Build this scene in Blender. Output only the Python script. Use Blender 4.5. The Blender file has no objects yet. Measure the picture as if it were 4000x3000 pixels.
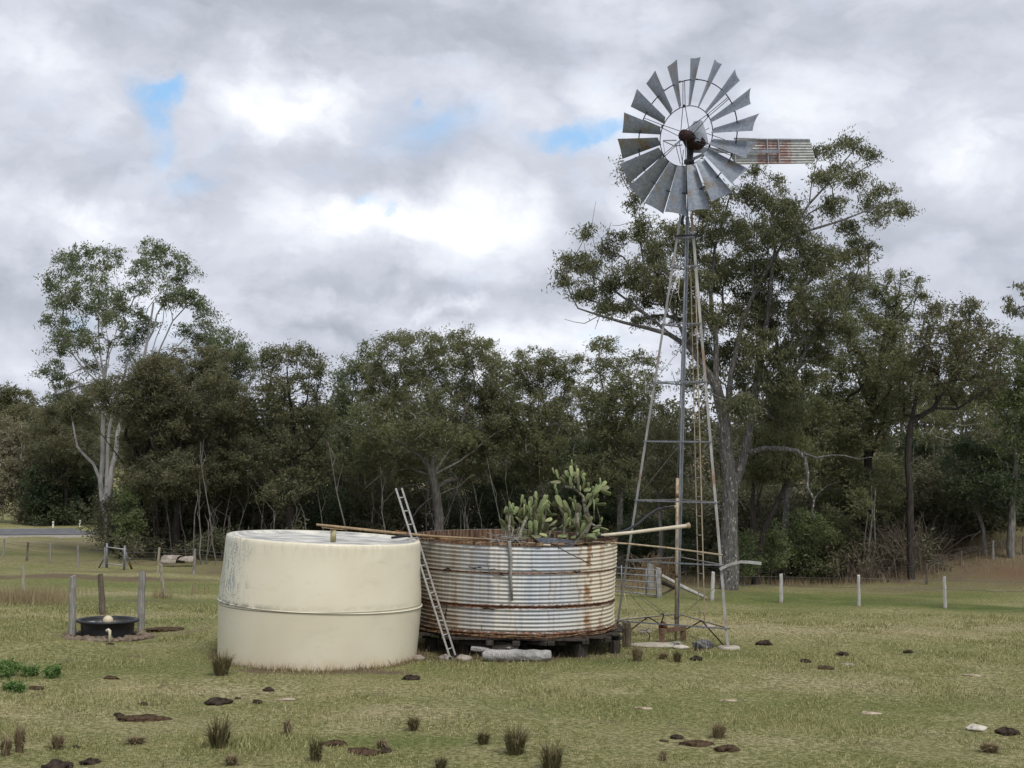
import bpy, math, random
import numpy as np
from mathutils import Vector, Matrix, Euler
random.seed(7)
RNG = np.random.default_rng(11)
SC = bpy.context.scene
COL = SC.collection
PI = math.pi
# ------------------------------------------------------------------ camera
F = 5400.0
CAMZ = 4.0
PITCH = math.atan(300 / F)
ROLL = math.atan(0.0157)
_f = Vector((0, math.cos(PITCH), math.sin(PITCH)))
_r0 = Vector((1, 0, 0))
_u0 = Vector((0, -math.sin(PITCH), math.cos(PITCH)))
CX = _r0 * math.cos(ROLL) + _u0 * math.sin(ROLL)
CY = _u0 * math.cos(ROLL) - _r0 * math.sin(ROLL)
CAM = Vector((0, 0, CAMZ))


def ray(px, py):
    return _f + CX * ((px - 2000) / F) + CY * ((1500 - py) / F)


def pix(px, py, d):
    """point of the place seen at photo pixel (px, py), d metres ahead"""
    v = ray(px, py)
    return CAM + v * (d / v.y)


def ppm(d):
    return F / d


def ss(t):
    t = np.clip(t, 0, 1)
    return t * t * (3 - 2 * t)


_gy = np.array([0, 33, 46, 60, 70, 84, 100, 140, 200, 420.])
_gv = np.array([0, 0, -.47, -.9, -1.0, -1.07, -1.07, -1.0, 0, 10.])


def gz(x, y, fine=True):
    x = np.asarray(x, float)
    y = np.asarray(y, float)
    z = np.interp(y, _gy, _gv)
    z = z + 3.6 * ss((x - 13) / 14) * ss((y - 48) / 16)
    z = z + .05 * np.sin(x * .55 + 1.3) * np.sin(y * .31 + .4) + .03 * np.sin(x * 1.35 + y * .7) * ss((y - 8) / 6)
    # hollow round the drinking trough and the grassy lip before it
    r2 = ((x + 9.1) / 2.6) ** 2 + ((y - 31.2) / 1.9) ** 2
    z = z - .10 * np.exp(-r2)
    z = z + .16 * np.exp(-(((x + 9.6) / 3.0) ** 2 + ((y - 28.3) / .8) ** 2))
    z = z - .12 * np.exp(-(((x + 6.3 - (y - 28) * .25) / .9) ** 2 + ((y - 28.0) / 2.2) ** 2))
    # flat under tanks and tower
    for cx, cy, r in ((-4.0, 28.2, 3.2), (0.2, 30.4, 3.4), (3.7, 31.5, 2.6)):
        w = ss(2 - 1.25 * np.sqrt((x - cx) ** 2 + (y - cy) ** 2) / r)
        z = z * (1 - w)
    if fine:
        z = z + .012 * np.sin(x * 5.1 + 2 * np.sin(y * 1.7)) * np.sin(y * 4.3 + 1.5 * np.sin(x * 2.1))
    return z


def gpix(px, py, lift=0.0):
    """where the sight line through a photo pixel meets the ground"""
    v = ray(px, py)
    lo, hi = 6.0, 200.0
    for d in np.linspace(8, 200, 400):
        p = CAM + v * (d / v.y)
        if p.z < float(gz(p.x, p.y)):
            hi = d
            break
        lo = d
    for _ in range(30):
        m = (lo + hi) / 2
        p = CAM + v * (m / v.y)
        if p.z < float(gz(p.x, p.y)):
            hi = m
        else:
            lo = m
    p = CAM + v * (hi / v.y)
    return Vector((p.x, p.y, float(gz(p.x, p.y)) + lift))


# ------------------------------------------------------------------ objects
ORG = {}


def tag(o, label=None, cat=None, group=None, kind=None):
    if label: o['label'] = label
    if cat: o['category'] = cat
    if group: o['group'] = group
    if kind: o['kind'] = kind
    return o


def thing(name, label, cat, loc, group=None):
    o = bpy.data.objects.new(name, None)
    COL.objects.link(o)
    o.empty_display_size = .2
    o.location = loc
    ORG[o.name] = Vector(loc)
    return tag(o, label, cat, group)


def link(name, me, mat, parent=None, origin=None):
    o = bpy.data.objects.new(name, me)
    COL.objects.link(o)
    if mat is not None:
        for m in (mat if isinstance(mat, (list, tuple)) else [mat]):
            me.materials.append(m)
    if parent is not None:
        o.parent = parent
        ORG[o.name] = ORG[parent.name]
    else:
        ORG[o.name] = Vector(origin) if origin is not None else Vector((0, 0, 0))
        o.location = ORG[o.name]
    return o


def frame(z):
    z = z.normalized()
    a = Vector((0, 0, 1)) if abs(z.z) < .95 else Vector((1, 0, 0))
    x = a.cross(z).normalized()
    return x, z.cross(x)


class MB:
    def __init__(s):
        s.v = []
        s.f = []
        s.sm = []

    def add(s, vs, fs, smooth=False):
        n = len(s.v)
        s.v += [tuple(p) for p in vs]
        s.f += [tuple(i + n for i in f) for f in fs]
        s.sm += [smooth] * len(fs)
        return s

    def box(s, c, size, m=None, bev=0.0):
        c = Vector(c)
        hx, hy, hz = [k / 2 for k in size]
        vs = []
        if bev <= 0:
            for sx in (-1, 1):
                for sy in (-1, 1):
                    for sz in (-1, 1):
                        vs.append(Vector((sx * hx, sy * hy, sz * hz)))
            fs = [(0, 1, 3, 2), (4, 6, 7, 5), (0, 4, 5, 1), (2, 3, 7, 6), (0, 2, 6, 4), (1, 5, 7, 3)]
        else:
            b = min(bev, hx * .9, hy * .9, hz * .9)
            ring = lambda ax, ay, z: [Vector((ax, ay - b, z)), Vector((ax - b, ay, z)), Vector((-ax + b, ay, z)), Vector((-ax, ay - b, z)),
                                      Vector((-ax, -ay + b, z)), Vector((-ax + b, -ay, z)), Vector((ax - b, -ay, z)), Vector((ax, -ay + b, z))]
            vs = ring(hx - b, hy - b, -hz) + ring(hx, hy, -hz + b) + ring(hx, hy, hz - b) + ring(hx - b, hy - b, hz)
            fs = [tuple(range(7, -1, -1)), tuple(range(24, 32))]
            for k in range(3):
                for i in range(8):
                    j = (i + 1) % 8
                    fs.append((k * 8 + i, k * 8 + j, k * 8 + 8 + j, k * 8 + 8 + i))
        if m is not None:
            vs = [m @ p for p in vs]
        return s.add([c + p for p in vs], fs)

    def bar(s, a, b, w, h, up=None):
        """rectangular bar from a to b"""
        a = Vector(a); b = Vector(b)
        z = (b - a).normalized()
        if up is None:
            x, y = frame(z)
        else:
            y = Vector(up); y = (y - z * y.dot(z)).normalized(); x = y.cross(z)
        vs = []
        for p in (a, b):
            for sx, sy in ((-1, -1), (1, -1), (1, 1), (-1, 1)):
                vs.append(p + x * (sx * w / 2) + y * (sy * h / 2))
        return s.add(vs, [(3, 2, 1, 0), (4, 5, 6, 7), (0, 1, 5, 4), (1, 2, 6, 5), (2, 3, 7, 6), (3, 0, 4, 7)])

    def angle(s, a, b, w, t, up):
        """L section"""
        a = Vector(a); b = Vector(b)
        z = (b - a).normalized()
        y = Vector(up); y = (y - z * y.dot(z)).normalized(); x = y.cross(z)
        prof = [(0, 0), (w, 0), (w, t), (t, t), (t, w), (0, w)]
        vs = [p + x * u + y * v for p in (a, b) for u, v in prof]
        fs = [tuple(range(5, -1, -1)), tuple(range(6, 12))] + [(i, (i + 1) % 6, 6 + (i + 1) % 6, 6 + i) for i in range(6)]
        return s.add(vs, fs)

    def tube(s, pts, rad, n=8, smooth=True, cap=True, jit=0.0):
        pts = [Vector(p) for p in pts]
        if not isinstance(rad, (list, tuple)):
            rad = [rad] * len(pts)
        vs = []
        t0 = (pts[1] - pts[0]).normalized()
        x, y = frame(t0)
        for i, p in enumerate(pts):
            t = (pts[min(i + 1, len(pts) - 1)] - pts[max(i - 1, 0)])
            t = t.normalized() if t.length > 1e-9 else t0
            x = (x - t * x.dot(t)).normalized()
            y = t.cross(x)
            for k in range(n):
                a = 2 * PI * k / n
                r = rad[i] * (1 + (random.uniform(-jit, jit) if jit else 0))
                vs.append(p + x * (r * math.cos(a)) + y * (r * math.sin(a)))
        fs = []
        for i in range(len(pts) - 1):
            for k in range(n):
                j = (k + 1) % n
                fs.append((i * n + k, i * n + j, i * n + n + j, i * n + n + k))
        if cap:
            fs.append(tuple(range(n - 1, -1, -1)))
            m = (len(pts) - 1) * n
            fs.append(tuple(range(m, m + n)))
        return s.add(vs, fs, smooth)

    def lathe(s, prof, c, axis=(0, 0, 1), n=48, smooth=True, cap0=False, cap1=False, wob=None):
        """prof: (radius, height) list turned round axis through c"""
        c = Vector(c)
        z = Vector(axis).normalized()
        x = (Vector((1, 0, 0)) - z * z.x).normalized()
        y = z.cross(x)
        vs = []
        for r, h in prof:
            for k in range(n):
                a = 2 * PI * k / n
                rr = r + (wob(a, h) if wob else 0)
                vs.append(c + z * h + x * (rr * math.cos(a)) + y * (rr * math.sin(a)))
        fs = []
        for i in range(len(prof) - 1):
            for k in range(n):
                j = (k + 1) % n
                fs.append((i * n + k, i * n + j, i * n + n + j, i * n + n + k))
        if cap0: fs.append(tuple(range(n - 1, -1, -1)))
        if cap1:
            m = (len(prof) - 1) * n
            fs.append(tuple(range(m, m + n)))
        return s.add(vs, fs, smooth)

    def blob(s, c, size, seed=0, rough=.25, n=14, m=8, flat=0.0, rot=0.0):
        """lumpy closed stone or dung shape; flat cuts the underside"""
        r = np.random.default_rng(seed)
        ph = r.uniform(0, 6.28, 8)
        vs = []
        ca, sa = math.cos(rot), math.sin(rot)
        for i in range(m + 1):
            th = PI * i / m
            for k in range(n):
                a = 2 * PI * k / n
                d = 1 + rough * (.5 * math.sin(2 * a + ph[0] + th) + .4 * math.sin(3 * a + ph[1] - 2 * th) + .3 * math.sin(5 * a + ph[2] + 3 * th) + .25 * math.sin(4 * th + ph[3] + a) + .3 * math.sin(7 * a + ph[4]) * math.sin(5 * th + ph[5]))
                x, y, z = d * math.sin(th) * math.cos(a), d * math.sin(th) * math.sin(a), d * math.cos(th)
                z = max(z, -flat) if flat else z
                x, y, z = x * size[0], y * size[1], z * size[2]
                vs.append((c[0] + x * ca - y * sa, c[1] + x * sa + y * ca, c[2] + z))
        fs = []
        for i in range(m):
            for k in range(n):
                j = (k + 1) % n
                fs.append((i * n + k, (i + 1) * n + k, (i + 1) * n + j, i * n + j))
        return s.add(vs, fs, True)

    def build(s, name, mat, parent=None, origin=None):
        o0 = ORG[parent.name] if parent is not None else (Vector(origin) if origin is not None else Vector((0, 0, 0)))
        me = bpy.data.meshes.new(name)
        me.from_pydata([(p[0] - o0.x, p[1] - o0.y, p[2] - o0.z) for p in s.v], [], s.f)
        me.polygons.foreach_set('use_smooth', s.sm)
        me.update()
        return link(name, me, mat, parent, origin)


def np_mesh(name, V, k, smooth=False):
    """mesh of separate k-gons, V is (n*k, 3)"""
    me = bpy.data.meshes.new(name)
    nv = len(V)
    nf = nv // k
    me.vertices.add(nv)
    me.vertices.foreach_set('co', np.ascontiguousarray(V, dtype=np.float32).ravel())
    me.loops.add(nv)
    me.loops.foreach_set('vertex_index', np.arange(nv, dtype=np.int32))
    me.polygons.add(nf)
    me.polygons.foreach_set('loop_start', np.arange(0, nv, k, dtype=np.int32))
    me.polygons.foreach_set('loop_total', np.full(nf, k, dtype=np.int32))
    me.update(calc_edges=True)
    return me
# ------------------------------------------------------------------ materials
class NT:
    def __init__(s, name):
        s.m = bpy.data.materials.new(name)
        s.m.use_nodes = True
        s.t = s.m.node_tree
        s.t.nodes.clear()
        s.out = s.n('ShaderNodeOutputMaterial')
        s._tc = None

    def n(s, kind, **kw):
        nd = s.t.nodes.new(kind)
        for k, v in kw.items():
            setattr(nd, k, v)
        return nd

    def l(s, a, b):
        s.t.links.new(a, b)

    def put(s, sock, v):
        if isinstance(v, bpy.types.NodeSocket):
            s.l(v, sock)
        elif isinstance(v, (tuple, list)) and len(v) == 3 and sock.type == 'RGBA':
            sock.default_value = (*v, 1)
        else:
            sock.default_value = v

    def co(s, which='Object'):
        if s._tc is None: s._tc = s.n('ShaderNodeTexCoord')
        return s._tc.outputs[which]

    def scaled(s, sc, which='Object', loc=(0, 0, 0)):
        mp = s.n('ShaderNodeMapping')
        s.l(s.co(which), mp.inputs['Vector'])
        mp.inputs['Scale'].default_value = sc
        mp.inputs['Location'].default_value = loc
        return mp.outputs[0]

    def noise(s, scale=5, detail=4, rough=.55, vec=None, dist=0.0):
        nd = s.n('ShaderNodeTexNoise')
        s.l(vec if vec is not None else s.co(), nd.inputs['Vector'])
        nd.inputs['Scale'].default_value = scale
        nd.inputs['Detail'].default_value = detail
        nd.inputs['Roughness'].default_value = rough
        nd.inputs['Distortion'].default_value = dist
        return nd.outputs['Fac']

    def math(s, op, a, b=0.0, clamp=False):
        nd = s.n('ShaderNodeMath', operation=op, use_clamp=clamp)
        s.put(nd.inputs[0], a)
        s.put(nd.inputs[1], b)
        return nd.outputs[0]

    def rng(s, v, a, b, c=0.0, d=1.0, smooth=True):
        nd = s.n('ShaderNodeMapRange', interpolation_type='SMOOTHSTEP' if smooth else 'LINEAR')
        s.put(nd.inputs['Value'], v)
        for k, x in zip(('From Min', 'From Max', 'To Min', 'To Max'), (a, b, c, d)):
            nd.inputs[k].default_value = x
        return nd.outputs[0]

    def mix(s, fac, a, b, mode='MIX'):
        nd = s.n('ShaderNodeMix', data_type='RGBA', blend_type=mode)
        s.put(nd.inputs[0], fac)
        s.put(nd.inputs[6], a)
        s.put(nd.inputs[7], b)
        return nd.outputs[2]

    def ramp(s, fac, stops):
        nd = s.n('ShaderNodeValToRGB')
        s.put(nd.inputs[0], fac)
        e = nd.color_ramp.elements
        while len(e) < len(stops): e.new(.5)
        for k, (p, c) in enumerate(stops):
            e[k].position = p
            e[k].color = (*c, 1)
        return nd.outputs[0]

    def sep(s, which='Object'):
        nd = s.n('ShaderNodeSeparateXYZ')
        s.l(s.co(which), nd.inputs[0])
        return nd.outputs

    def attr(s, name):
        return s.n('ShaderNodeAttribute', attribute_name=name).outputs['Fac']

    def bump(s, h, strength=.3, dist=.02, normal=None):
        nd = s.n('ShaderNodeBump')
        s.put(nd.inputs['Height'], h)
        nd.inputs['Strength'].default_value = strength
        nd.inputs['Distance'].default_value = dist
        if normal is not None: s.l(normal, nd.inputs['Normal'])
        return nd.outputs[0]

    def pbr(s, col, rough=.7, metal=0.0, normal=None, spec=.35):
        p = s.n('ShaderNodeBsdfPrincipled')
        s.put(p.inputs['Base Color'], col)
        s.put(p.inputs['Roughness'], rough)
        s.put(p.inputs['Metallic'], metal)
        p.inputs['Specular IOR Level'].default_value = spec
        if normal is not None: s.l(normal, p.inputs['Normal'])
        return p.outputs[0]

    def done(s, shader):
        s.l(shader, s.out.inputs['Surface'])
        return s.m


def simple(name, c1, c2, scale=6, rough=.7, metal=0.0, stretch=None, bump=.0, spec=.35, detail=5):
    t = NT(name)
    v = t.scaled(stretch) if stretch else None
    n = t.noise(scale, detail, .6, v)
    c = t.mix(t.rng(n, .35, .65), c1, c2)
    return t.done(t.pbr(c, rough, metal, t.bump(n, bump, .02) if bump else None, spec))


def wood(name, c1, c2, c3, lich=None):
    t = NT(name)
    v = t.scaled((14, 14, 1.2))
    n = t.noise(3, 6, .65, v)
    n2 = t.noise(2.2, 3)
    c = t.ramp(n, [(.3, c1), (.52, c2), (.7, c3)])
    c = t.mix(t.rng(n2, .45, .7, 0, .6), c, c1)
    if lich:
        c = t.mix(t.rng(t.noise(7, 4, .7), .55, .68), c, lich)
    return t.done(t.pbr(c, .85, 0, t.bump(n, .7, .012), .15))


def bark(name, c1, c2, c3, vs=(9, 9, 1.6), spots=None, patchy=.5, b=.8, dark_base=None):
    t = NT(name)
    n = t.noise(2.0, 6, .65, t.scaled(vs))
    c = t.ramp(n, [(.32, c1), (.5, c2), (.66, c3)])
    c = t.mix(t.rng(t.noise(1.1, 3), .5, .7, 0, patchy), c, c1)
    if spots:
        c = t.mix(t.rng(t.noise(9, 3, .6, t.scaled((1.4, 1.4, .8))), .6, .66), c, spots)
    if dark_base:
        z = t.math('ADD', t.sep()[2], t.math('MULTIPLY', t.noise(5, 3), .5))
        c = t.mix(t.rng(z, dark_base, dark_base + .25), (.07, .055, .045), c)
    return t.done(t.pbr(c, .9, 0, t.bump(n, b, .02), .12))


def leafmat(name, cs, trans=.42, rough=.55):
    t = NT(name)
    g = t.n('ShaderNodeNewGeometry')
    r = g.outputs['Random Per Island']
    if 'leaf' in name and name != 'weed_leaf':
        cs = [tuple(1.45 * (v * .84 + .16 * sum(x) / 3) for v in x) for x in cs]
    k = len(cs) - 1
    c = t.ramp(r, [(i / k, x) for i, x in enumerate(cs)])
    big = t.noise(.55, 3, .6)
    c = t.mix(t.rng(big, .4, .75, 0, .35), c, tuple(min(1, v * q) for v, q in zip(cs[-1], (1.05, 1.0, .9))))
    p = t.pbr(c, rough, 0, None, .3)
    tr = t.n('ShaderNodeBsdfTranslucent')
    t.put(tr.inputs['Color'], t.mix(1.0, c, (1.0, 1.05, .6), 'MULTIPLY'))
    mx = t.n('ShaderNodeMixShader')
    mx.inputs[0].default_value = trans
    t.l(p, mx.inputs[1])
    t.l(tr.outputs[0], mx.inputs[2])
    return t.done(mx.outputs[0])


M = {}
M['leaf_gum'] = leafmat('gum_leaf', [(0.046, 0.065, 0.031), (0.075, 0.101, 0.047), (0.111, 0.137, 0.068), (0.143, 0.156, 0.081)])
M['leaf_dark'] = leafmat('dark_gum_leaf', [(0.043, 0.057, 0.027), (0.073, 0.086, 0.041), (0.108, 0.116, 0.057), (0.142, 0.124, 0.068)])
M['leaf_brown'] = leafmat('brownish_gum_leaf', [(.050, .056, .030), (.082, .086, .044), (.115, .112, .060), (.135, .118, .066)])
M['leaf_olive'] = leafmat('olive_brush_leaf', [(0.056, 0.067, 0.031), (0.090, 0.104, 0.045), (0.126, 0.134, 0.062), (0.154, 0.147, 0.073)])
M['leaf_green'] = leafmat('green_shrub_leaf', [(0.049, 0.073, 0.028), (0.084, 0.115, 0.042), (0.119, 0.147, 0.056), (0.140, 0.154, 0.070)])
M['leaf_deep'] = leafmat('deep_green_leaf', [(0.023, 0.042, 0.021), (0.039, 0.062, 0.029), (0.055, 0.078, 0.036), (0.072, 0.086, 0.044)])
M['leaf_grey'] = leafmat('grey_scrub_leaf', [(0.081, 0.081, 0.052), (0.127, 0.121, 0.081), (0.172, 0.149, 0.103), (0.196, 0.172, 0.127)])
M['leaf_far'] = leafmat('far_wood_leaf', [(0.047, 0.057, 0.032), (0.074, 0.081, 0.046), (0.101, 0.101, 0.061), (0.121, 0.101, 0.068)])
M['twig_dry'] = leafmat('dry_twig', [(.11, .085, .065), (.17, .135, .105), (.23, .19, .15), (.15, .12, .09)], .1, .8)
M['bark_pale'] = bark('pale_gum_bark', (.20, .19, .18), (.36, .35, .34), (.50, .49, .47), (4, 4, .8), None, .6, .25, 1.2)
M['bark_white'] = bark('white_gum_bark', (.30, .28, .25), (.42, .40, .37), (.52, .50, .47), (4, 4, .8), None, .6, .25)
M['bark_grey'] = bark('grey_rough_bark', (.045, .042, .039), (.10, .095, .088), (.19, .182, .17), (9, 9, 1.6), (.36, .35, .33), .5, 1.0)
M['bark_mid'] = bark('mid_grey_bark', (.07, .064, .057), (.14, .13, .118), (.24, .225, .205), (8, 8, 1.4), None, .4, .8)
M['bark_dark'] = bark('dark_iron_bark', (.022, .019, .017), (.042, .036, .032), (.075, .066, .058), (10, 10, 1.4), None, .5, 1.0)
M['dead_wood'] = bark('dead_branch_wood', (.20, .19, .175), (.33, .315, .295), (.44, .42, .39), (8, 8, 1.4), None, .4, .6)
M['post_grey'] = wood('weathered_post_wood', (.13, .122, .112), (.24, .23, .215), (.36, .345, .325))
M['post_white'] = wood('whitened_post_wood', (.27, .26, .245), (.42, .41, .39), (.56, .55, .53))
M['post_lichen'] = wood('lichen_post_wood', (.17, .15, .12), (.29, .26, .21), (.40, .37, .30), (.36, .36, .17))
M['post_brown'] = wood('brown_post_wood', (.065, .052, .040), (.12, .10, .08), (.19, .165, .135))
M['log_grey'] = wood('silvered_log_wood', (.16, .155, .15), (.33, .32, .31), (.48, .47, .455))
M['wood_dark'] = wood('dark_stump_wood', (.018, .015, .013), (.045, .038, .032), (.10, .088, .078))
M['wood_char'] = wood('charred_log_wood', (.012, .012, .012), (.09, .088, .086), (.42, .41, .40))
M['wood_tan'] = wood('tan_pole_wood', (.17, .115, .065), (.31, .225, .135), (.42, .33, .21))
M['wood_split'] = wood('split_stump_wood', (.03, .024, .018), (.10, .08, .055), (.22, .18, .12))
M['black_poly'] = simple('black_poly', (.010, .011, .014), (.022, .023, .027), 5, .45, 0, None, .1)
M['pvc'] = simple('cream_pipe', (.46, .41, .31), (.55, .50, .39), 3, .5)
M['float'] = simple('cream_float', (.48, .41, .29), (.56, .48, .35), 4, .5)
M['alu'] = simple('aluminium', (.34, .335, .32), (.47, .465, .45), 9, .55, .25, (1, 1, 6))
M['galv'] = simple('galvanised_steel', (.26, .28, .305), (.37, .385, .41), 7, .5, .35, (3, 3, 1.0), .05)
M['galv_dark'] = simple('dull_galvanised_steel', (.13, .14, .155), (.22, .23, .25), 7, .5, .3, (3, 3, 1))
M['rust'] = simple('rusty_iron', (.085, .036, .016), (.20, .085, .032), 14, .85, 0, None, .3, .15)
M['brown_steel'] = simple('brown_steel', (.085, .050, .032), (.17, .105, .065), 9, .75)
M['rust_black'] = simple('blackened_rust', (.012, .007, .006), (.032, .013, .010), 9, .65, 0, None, .2, .2)
M['rust_pale'] = simple('flaky_brown_rust', (.055, .034, .022), (.26, .175, .10), 11, .9, 0, None, .5, .1)
M['rust_dark'] = simple('dark_rusty_iron', (.022, .010, .008), (.045, .017, .012), 9, .75, 0, None, .2, .2)
M['iron_dark'] = simple('dark_iron', (.016, .017, .020), (.034, .034, .037), 9, .6, .2)
M['conc'] = simple('concrete', (.27, .245, .20), (.40, .37, .31), 5, .9, 0, None, .4, .1)
M['stone'] = simple('field_stone', (.20, .17, .14), (.34, .30, .26), 6, .95, 0, None, .6, .1)
M['stone_pale'] = simple('pale_stone', (.36, .33, .28), (.50, .47, .41), 8, .95, 0, None, .5, .1)
M['dung'] = simple('dry_dung', (.018, .014, .011), (.055, .042, .032), 18, .95, 0, None, .9, .08)
M['dung_brown'] = simple('brown_dung', (.035, .022, .013), (.085, .058, .038), 18, .95, 0, None, .9, .08)
M['bark_chip'] = simple('bark_chip', (.22, .17, .12), (.40, .34, .26), 9, .95, 0, None, .6, .1)
M['wire'] = simple('fence_wire', (.10, .095, .09), (.16, .15, .14), 9, .6, .3)
M['guide'] = simple('white_guide_post', (.62, .62, .60), (.75, .75, .73), 4, .6)
M['asphalt'] = simple('asphalt', (.085, .088, .095), (.125, .128, .135), 2.5, .85, 0, (1, .3, 1), .2)
M['shoulder'] = simple('gravel_shoulder', (.20, .18, .15), (.30, .27, .23), 5, .95)


def m_sheet():
    """windmill blades: dull zinc with per-blade rust and grime"""
    t = NT('blade_sheet')
    oi = t.n('ShaderNodeObjectInfo')
    rnd = oi.outputs['Random']
    off = t.n('ShaderNodeVectorMath', operation='ADD')
    t.l(t.co(), off.inputs[0])
    cb = t.n('ShaderNodeCombineXYZ')
    t.l(t.math('MULTIPLY', rnd, 37.0), cb.inputs[0])
    t.l(cb.outputs[0], off.inputs[1])
    n = t.noise(2.6, 5, .6, off.outputs[0])
    n2 = t.noise(14, 4, .6, off.outputs[0])
    c = t.mix(t.rng(n2, .3, .7), (.18, .205, .24), (.28, .305, .335))
    amt = t.math('ADD', n, t.math('MULTIPLY', rnd, .20))
    c = t.mix(t.rng(amt, .62, .84, 0, .75), c, (.22, .165, .085))
    c = t.mix(t.rng(t.math('MULTIPLY', amt, n2), .40, .50, 0, .6), c, (.14, .07, .03))
    return t.done(t.pbr(c, .40, .55, t.bump(n, .06, .01), .4))


M['blade'] = m_sheet()


def m_vane():
    t = NT('vane_sheet')
    x, y, z = t.sep()
    n = t.noise(9, 5, .65)
    c = t.mix(t.rng(n, .35, .65), (.34, .345, .325), (.47, .475, .45))
    u = t.attr('along')
    jag = t.math('ADD', u, t.math('MULTIPLY', t.math('SUBTRACT', t.noise(16, 4), .5), .10))
    band = t.math('MULTIPLY', t.rng(jag, .30, .34), t.rng(jag, .70, .73, 1, 0))
    worn = t.math('MULTIPLY', band, t.rng(t.noise(7, 5, .7), .36, .58, .15, .72))
    c = t.mix(worn, c, (.25, .095, .075))
    c = t.mix(t.rng(t.noise(4, 4), .58, .75, 0, .45), c, (.20, .15, .11))
    return t.done(t.pbr(c, .6, .2, None, .3))


M['vane'] = m_vane()


def m_corr():
    """old corrugated tank: zinc, lime-cream patches, rust runs"""
    t = NT('old_corrugated_iron')
    x, y, z = t.sep()
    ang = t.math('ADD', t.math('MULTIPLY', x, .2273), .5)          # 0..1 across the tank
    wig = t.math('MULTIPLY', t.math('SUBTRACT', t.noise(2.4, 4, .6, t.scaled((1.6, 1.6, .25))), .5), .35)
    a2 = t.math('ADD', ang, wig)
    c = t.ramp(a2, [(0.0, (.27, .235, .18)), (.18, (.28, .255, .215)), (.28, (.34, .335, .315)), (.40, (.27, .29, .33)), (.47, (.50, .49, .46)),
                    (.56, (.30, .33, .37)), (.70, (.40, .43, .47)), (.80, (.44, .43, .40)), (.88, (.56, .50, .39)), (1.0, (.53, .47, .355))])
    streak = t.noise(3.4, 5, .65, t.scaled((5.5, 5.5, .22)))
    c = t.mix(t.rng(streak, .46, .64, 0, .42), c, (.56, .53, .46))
    low = t.rng(t.math('ADD', z, t.math('MULTIPLY', t.noise(3, 4), .35)), .10, .75, .75, 0)
    c = t.mix(t.math('MULTIPLY', low, .55), c, (.50, .45, .35))
    lowleft = t.math('MULTIPLY', t.rng(x, -1.9, -.55, 1, 0), t.rng(t.math('ADD', z, t.math('MULTIPLY', t.math('SUBTRACT', t.noise(4, 4), .5), .5)), .25, .95, 1, 0))
    c = t.mix(t.math('MULTIPLY', lowleft, t.rng(t.noise(3, 6, .7, t.scaled((1.2, 1.2, 9))), .38, .58)), c, (.16, .085, .045))
    # rust in the seams and runs below them
    hi = t.noise(6, 5, .7, t.scaled((2.2, 2.2, 5)))
    rust = None
    for zs, w in ((1.885, .035), (1.27, .020), (.585, .042), (0.0, .085)):
        d = t.math('ABSOLUTE', t.math('SUBTRACT', z, zs))
        k = t.rng(t.math('ADD', d, t.math('MULTIPLY', t.math('SUBTRACT', hi, .5), w * 2.6)), w * .6, w * 1.3, 1, 0)
        rust = k if rust is None else t.math('MAXIMUM', rust, k)
    drip = t.noise(4.2, 3, .55, t.scaled((2.6, 2.6, .07), loc=(3.1, 0, 0)))
    run = t.math('MULTIPLY', t.rng(drip, .57, .68), t.rng(t.noise(3, 3, .5, t.scaled((1, 1, 2))), .35, .55, .2, .9))
    c = t.mix(t.math('MULTIPLY', run, .4), c, (.24, .125, .05))
    wx = t.math('ADD', x, t.math('MULTIPLY', t.math('SUBTRACT', t.noise(5, 4, .6, t.scaled((1, 1, .6))), .5), .35))
    for x0, wd, k_ in ((1.56, .055, .9), (1.36, .03, .5), (-1.2, .05, .4), (-.05, .02, .3), (.75, .018, .4), (1.85, .03, .6)):
        d = t.math('ABSOLUTE', t.math('SUBTRACT', wx, x0))
        col_ = t.math('MULTIPLY', t.rng(d, wd * .3, wd * 1.6, k_, 0), t.rng(t.noise(3.5, 4, .6, t.scaled((1, 1, 1.4), loc=(x0, 0, 0))), .36, .56))
        c = t.mix(col_, c, (.21, .095, .032))
    c = t.mix(rust, c, t.mix(t.rng(t.noise(22, 4), .4, .6), (.055, .026, .016), (.17, .075, .035)))
    return t.done(t.pbr(c, .55, .12, t.bump(t.noise(30, 3), .08, .004), .3))


M['corr'] = m_corr()


def m_corr_in():
    t = NT('rusted_tank_inside')
    s = t.noise(3, 5, .65, t.scaled((6, 6, .5)))
    c = t.ramp(s, [(.3, (.035, .024, .02)), (.48, (.09, .058, .042)), (.6, (.20, .125, .075)), (.72, (.34, .26, .17))])
    return t.done(t.pbr(c, .85, 0, None, .15))


M['corr_in'] = m_corr_in()


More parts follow.
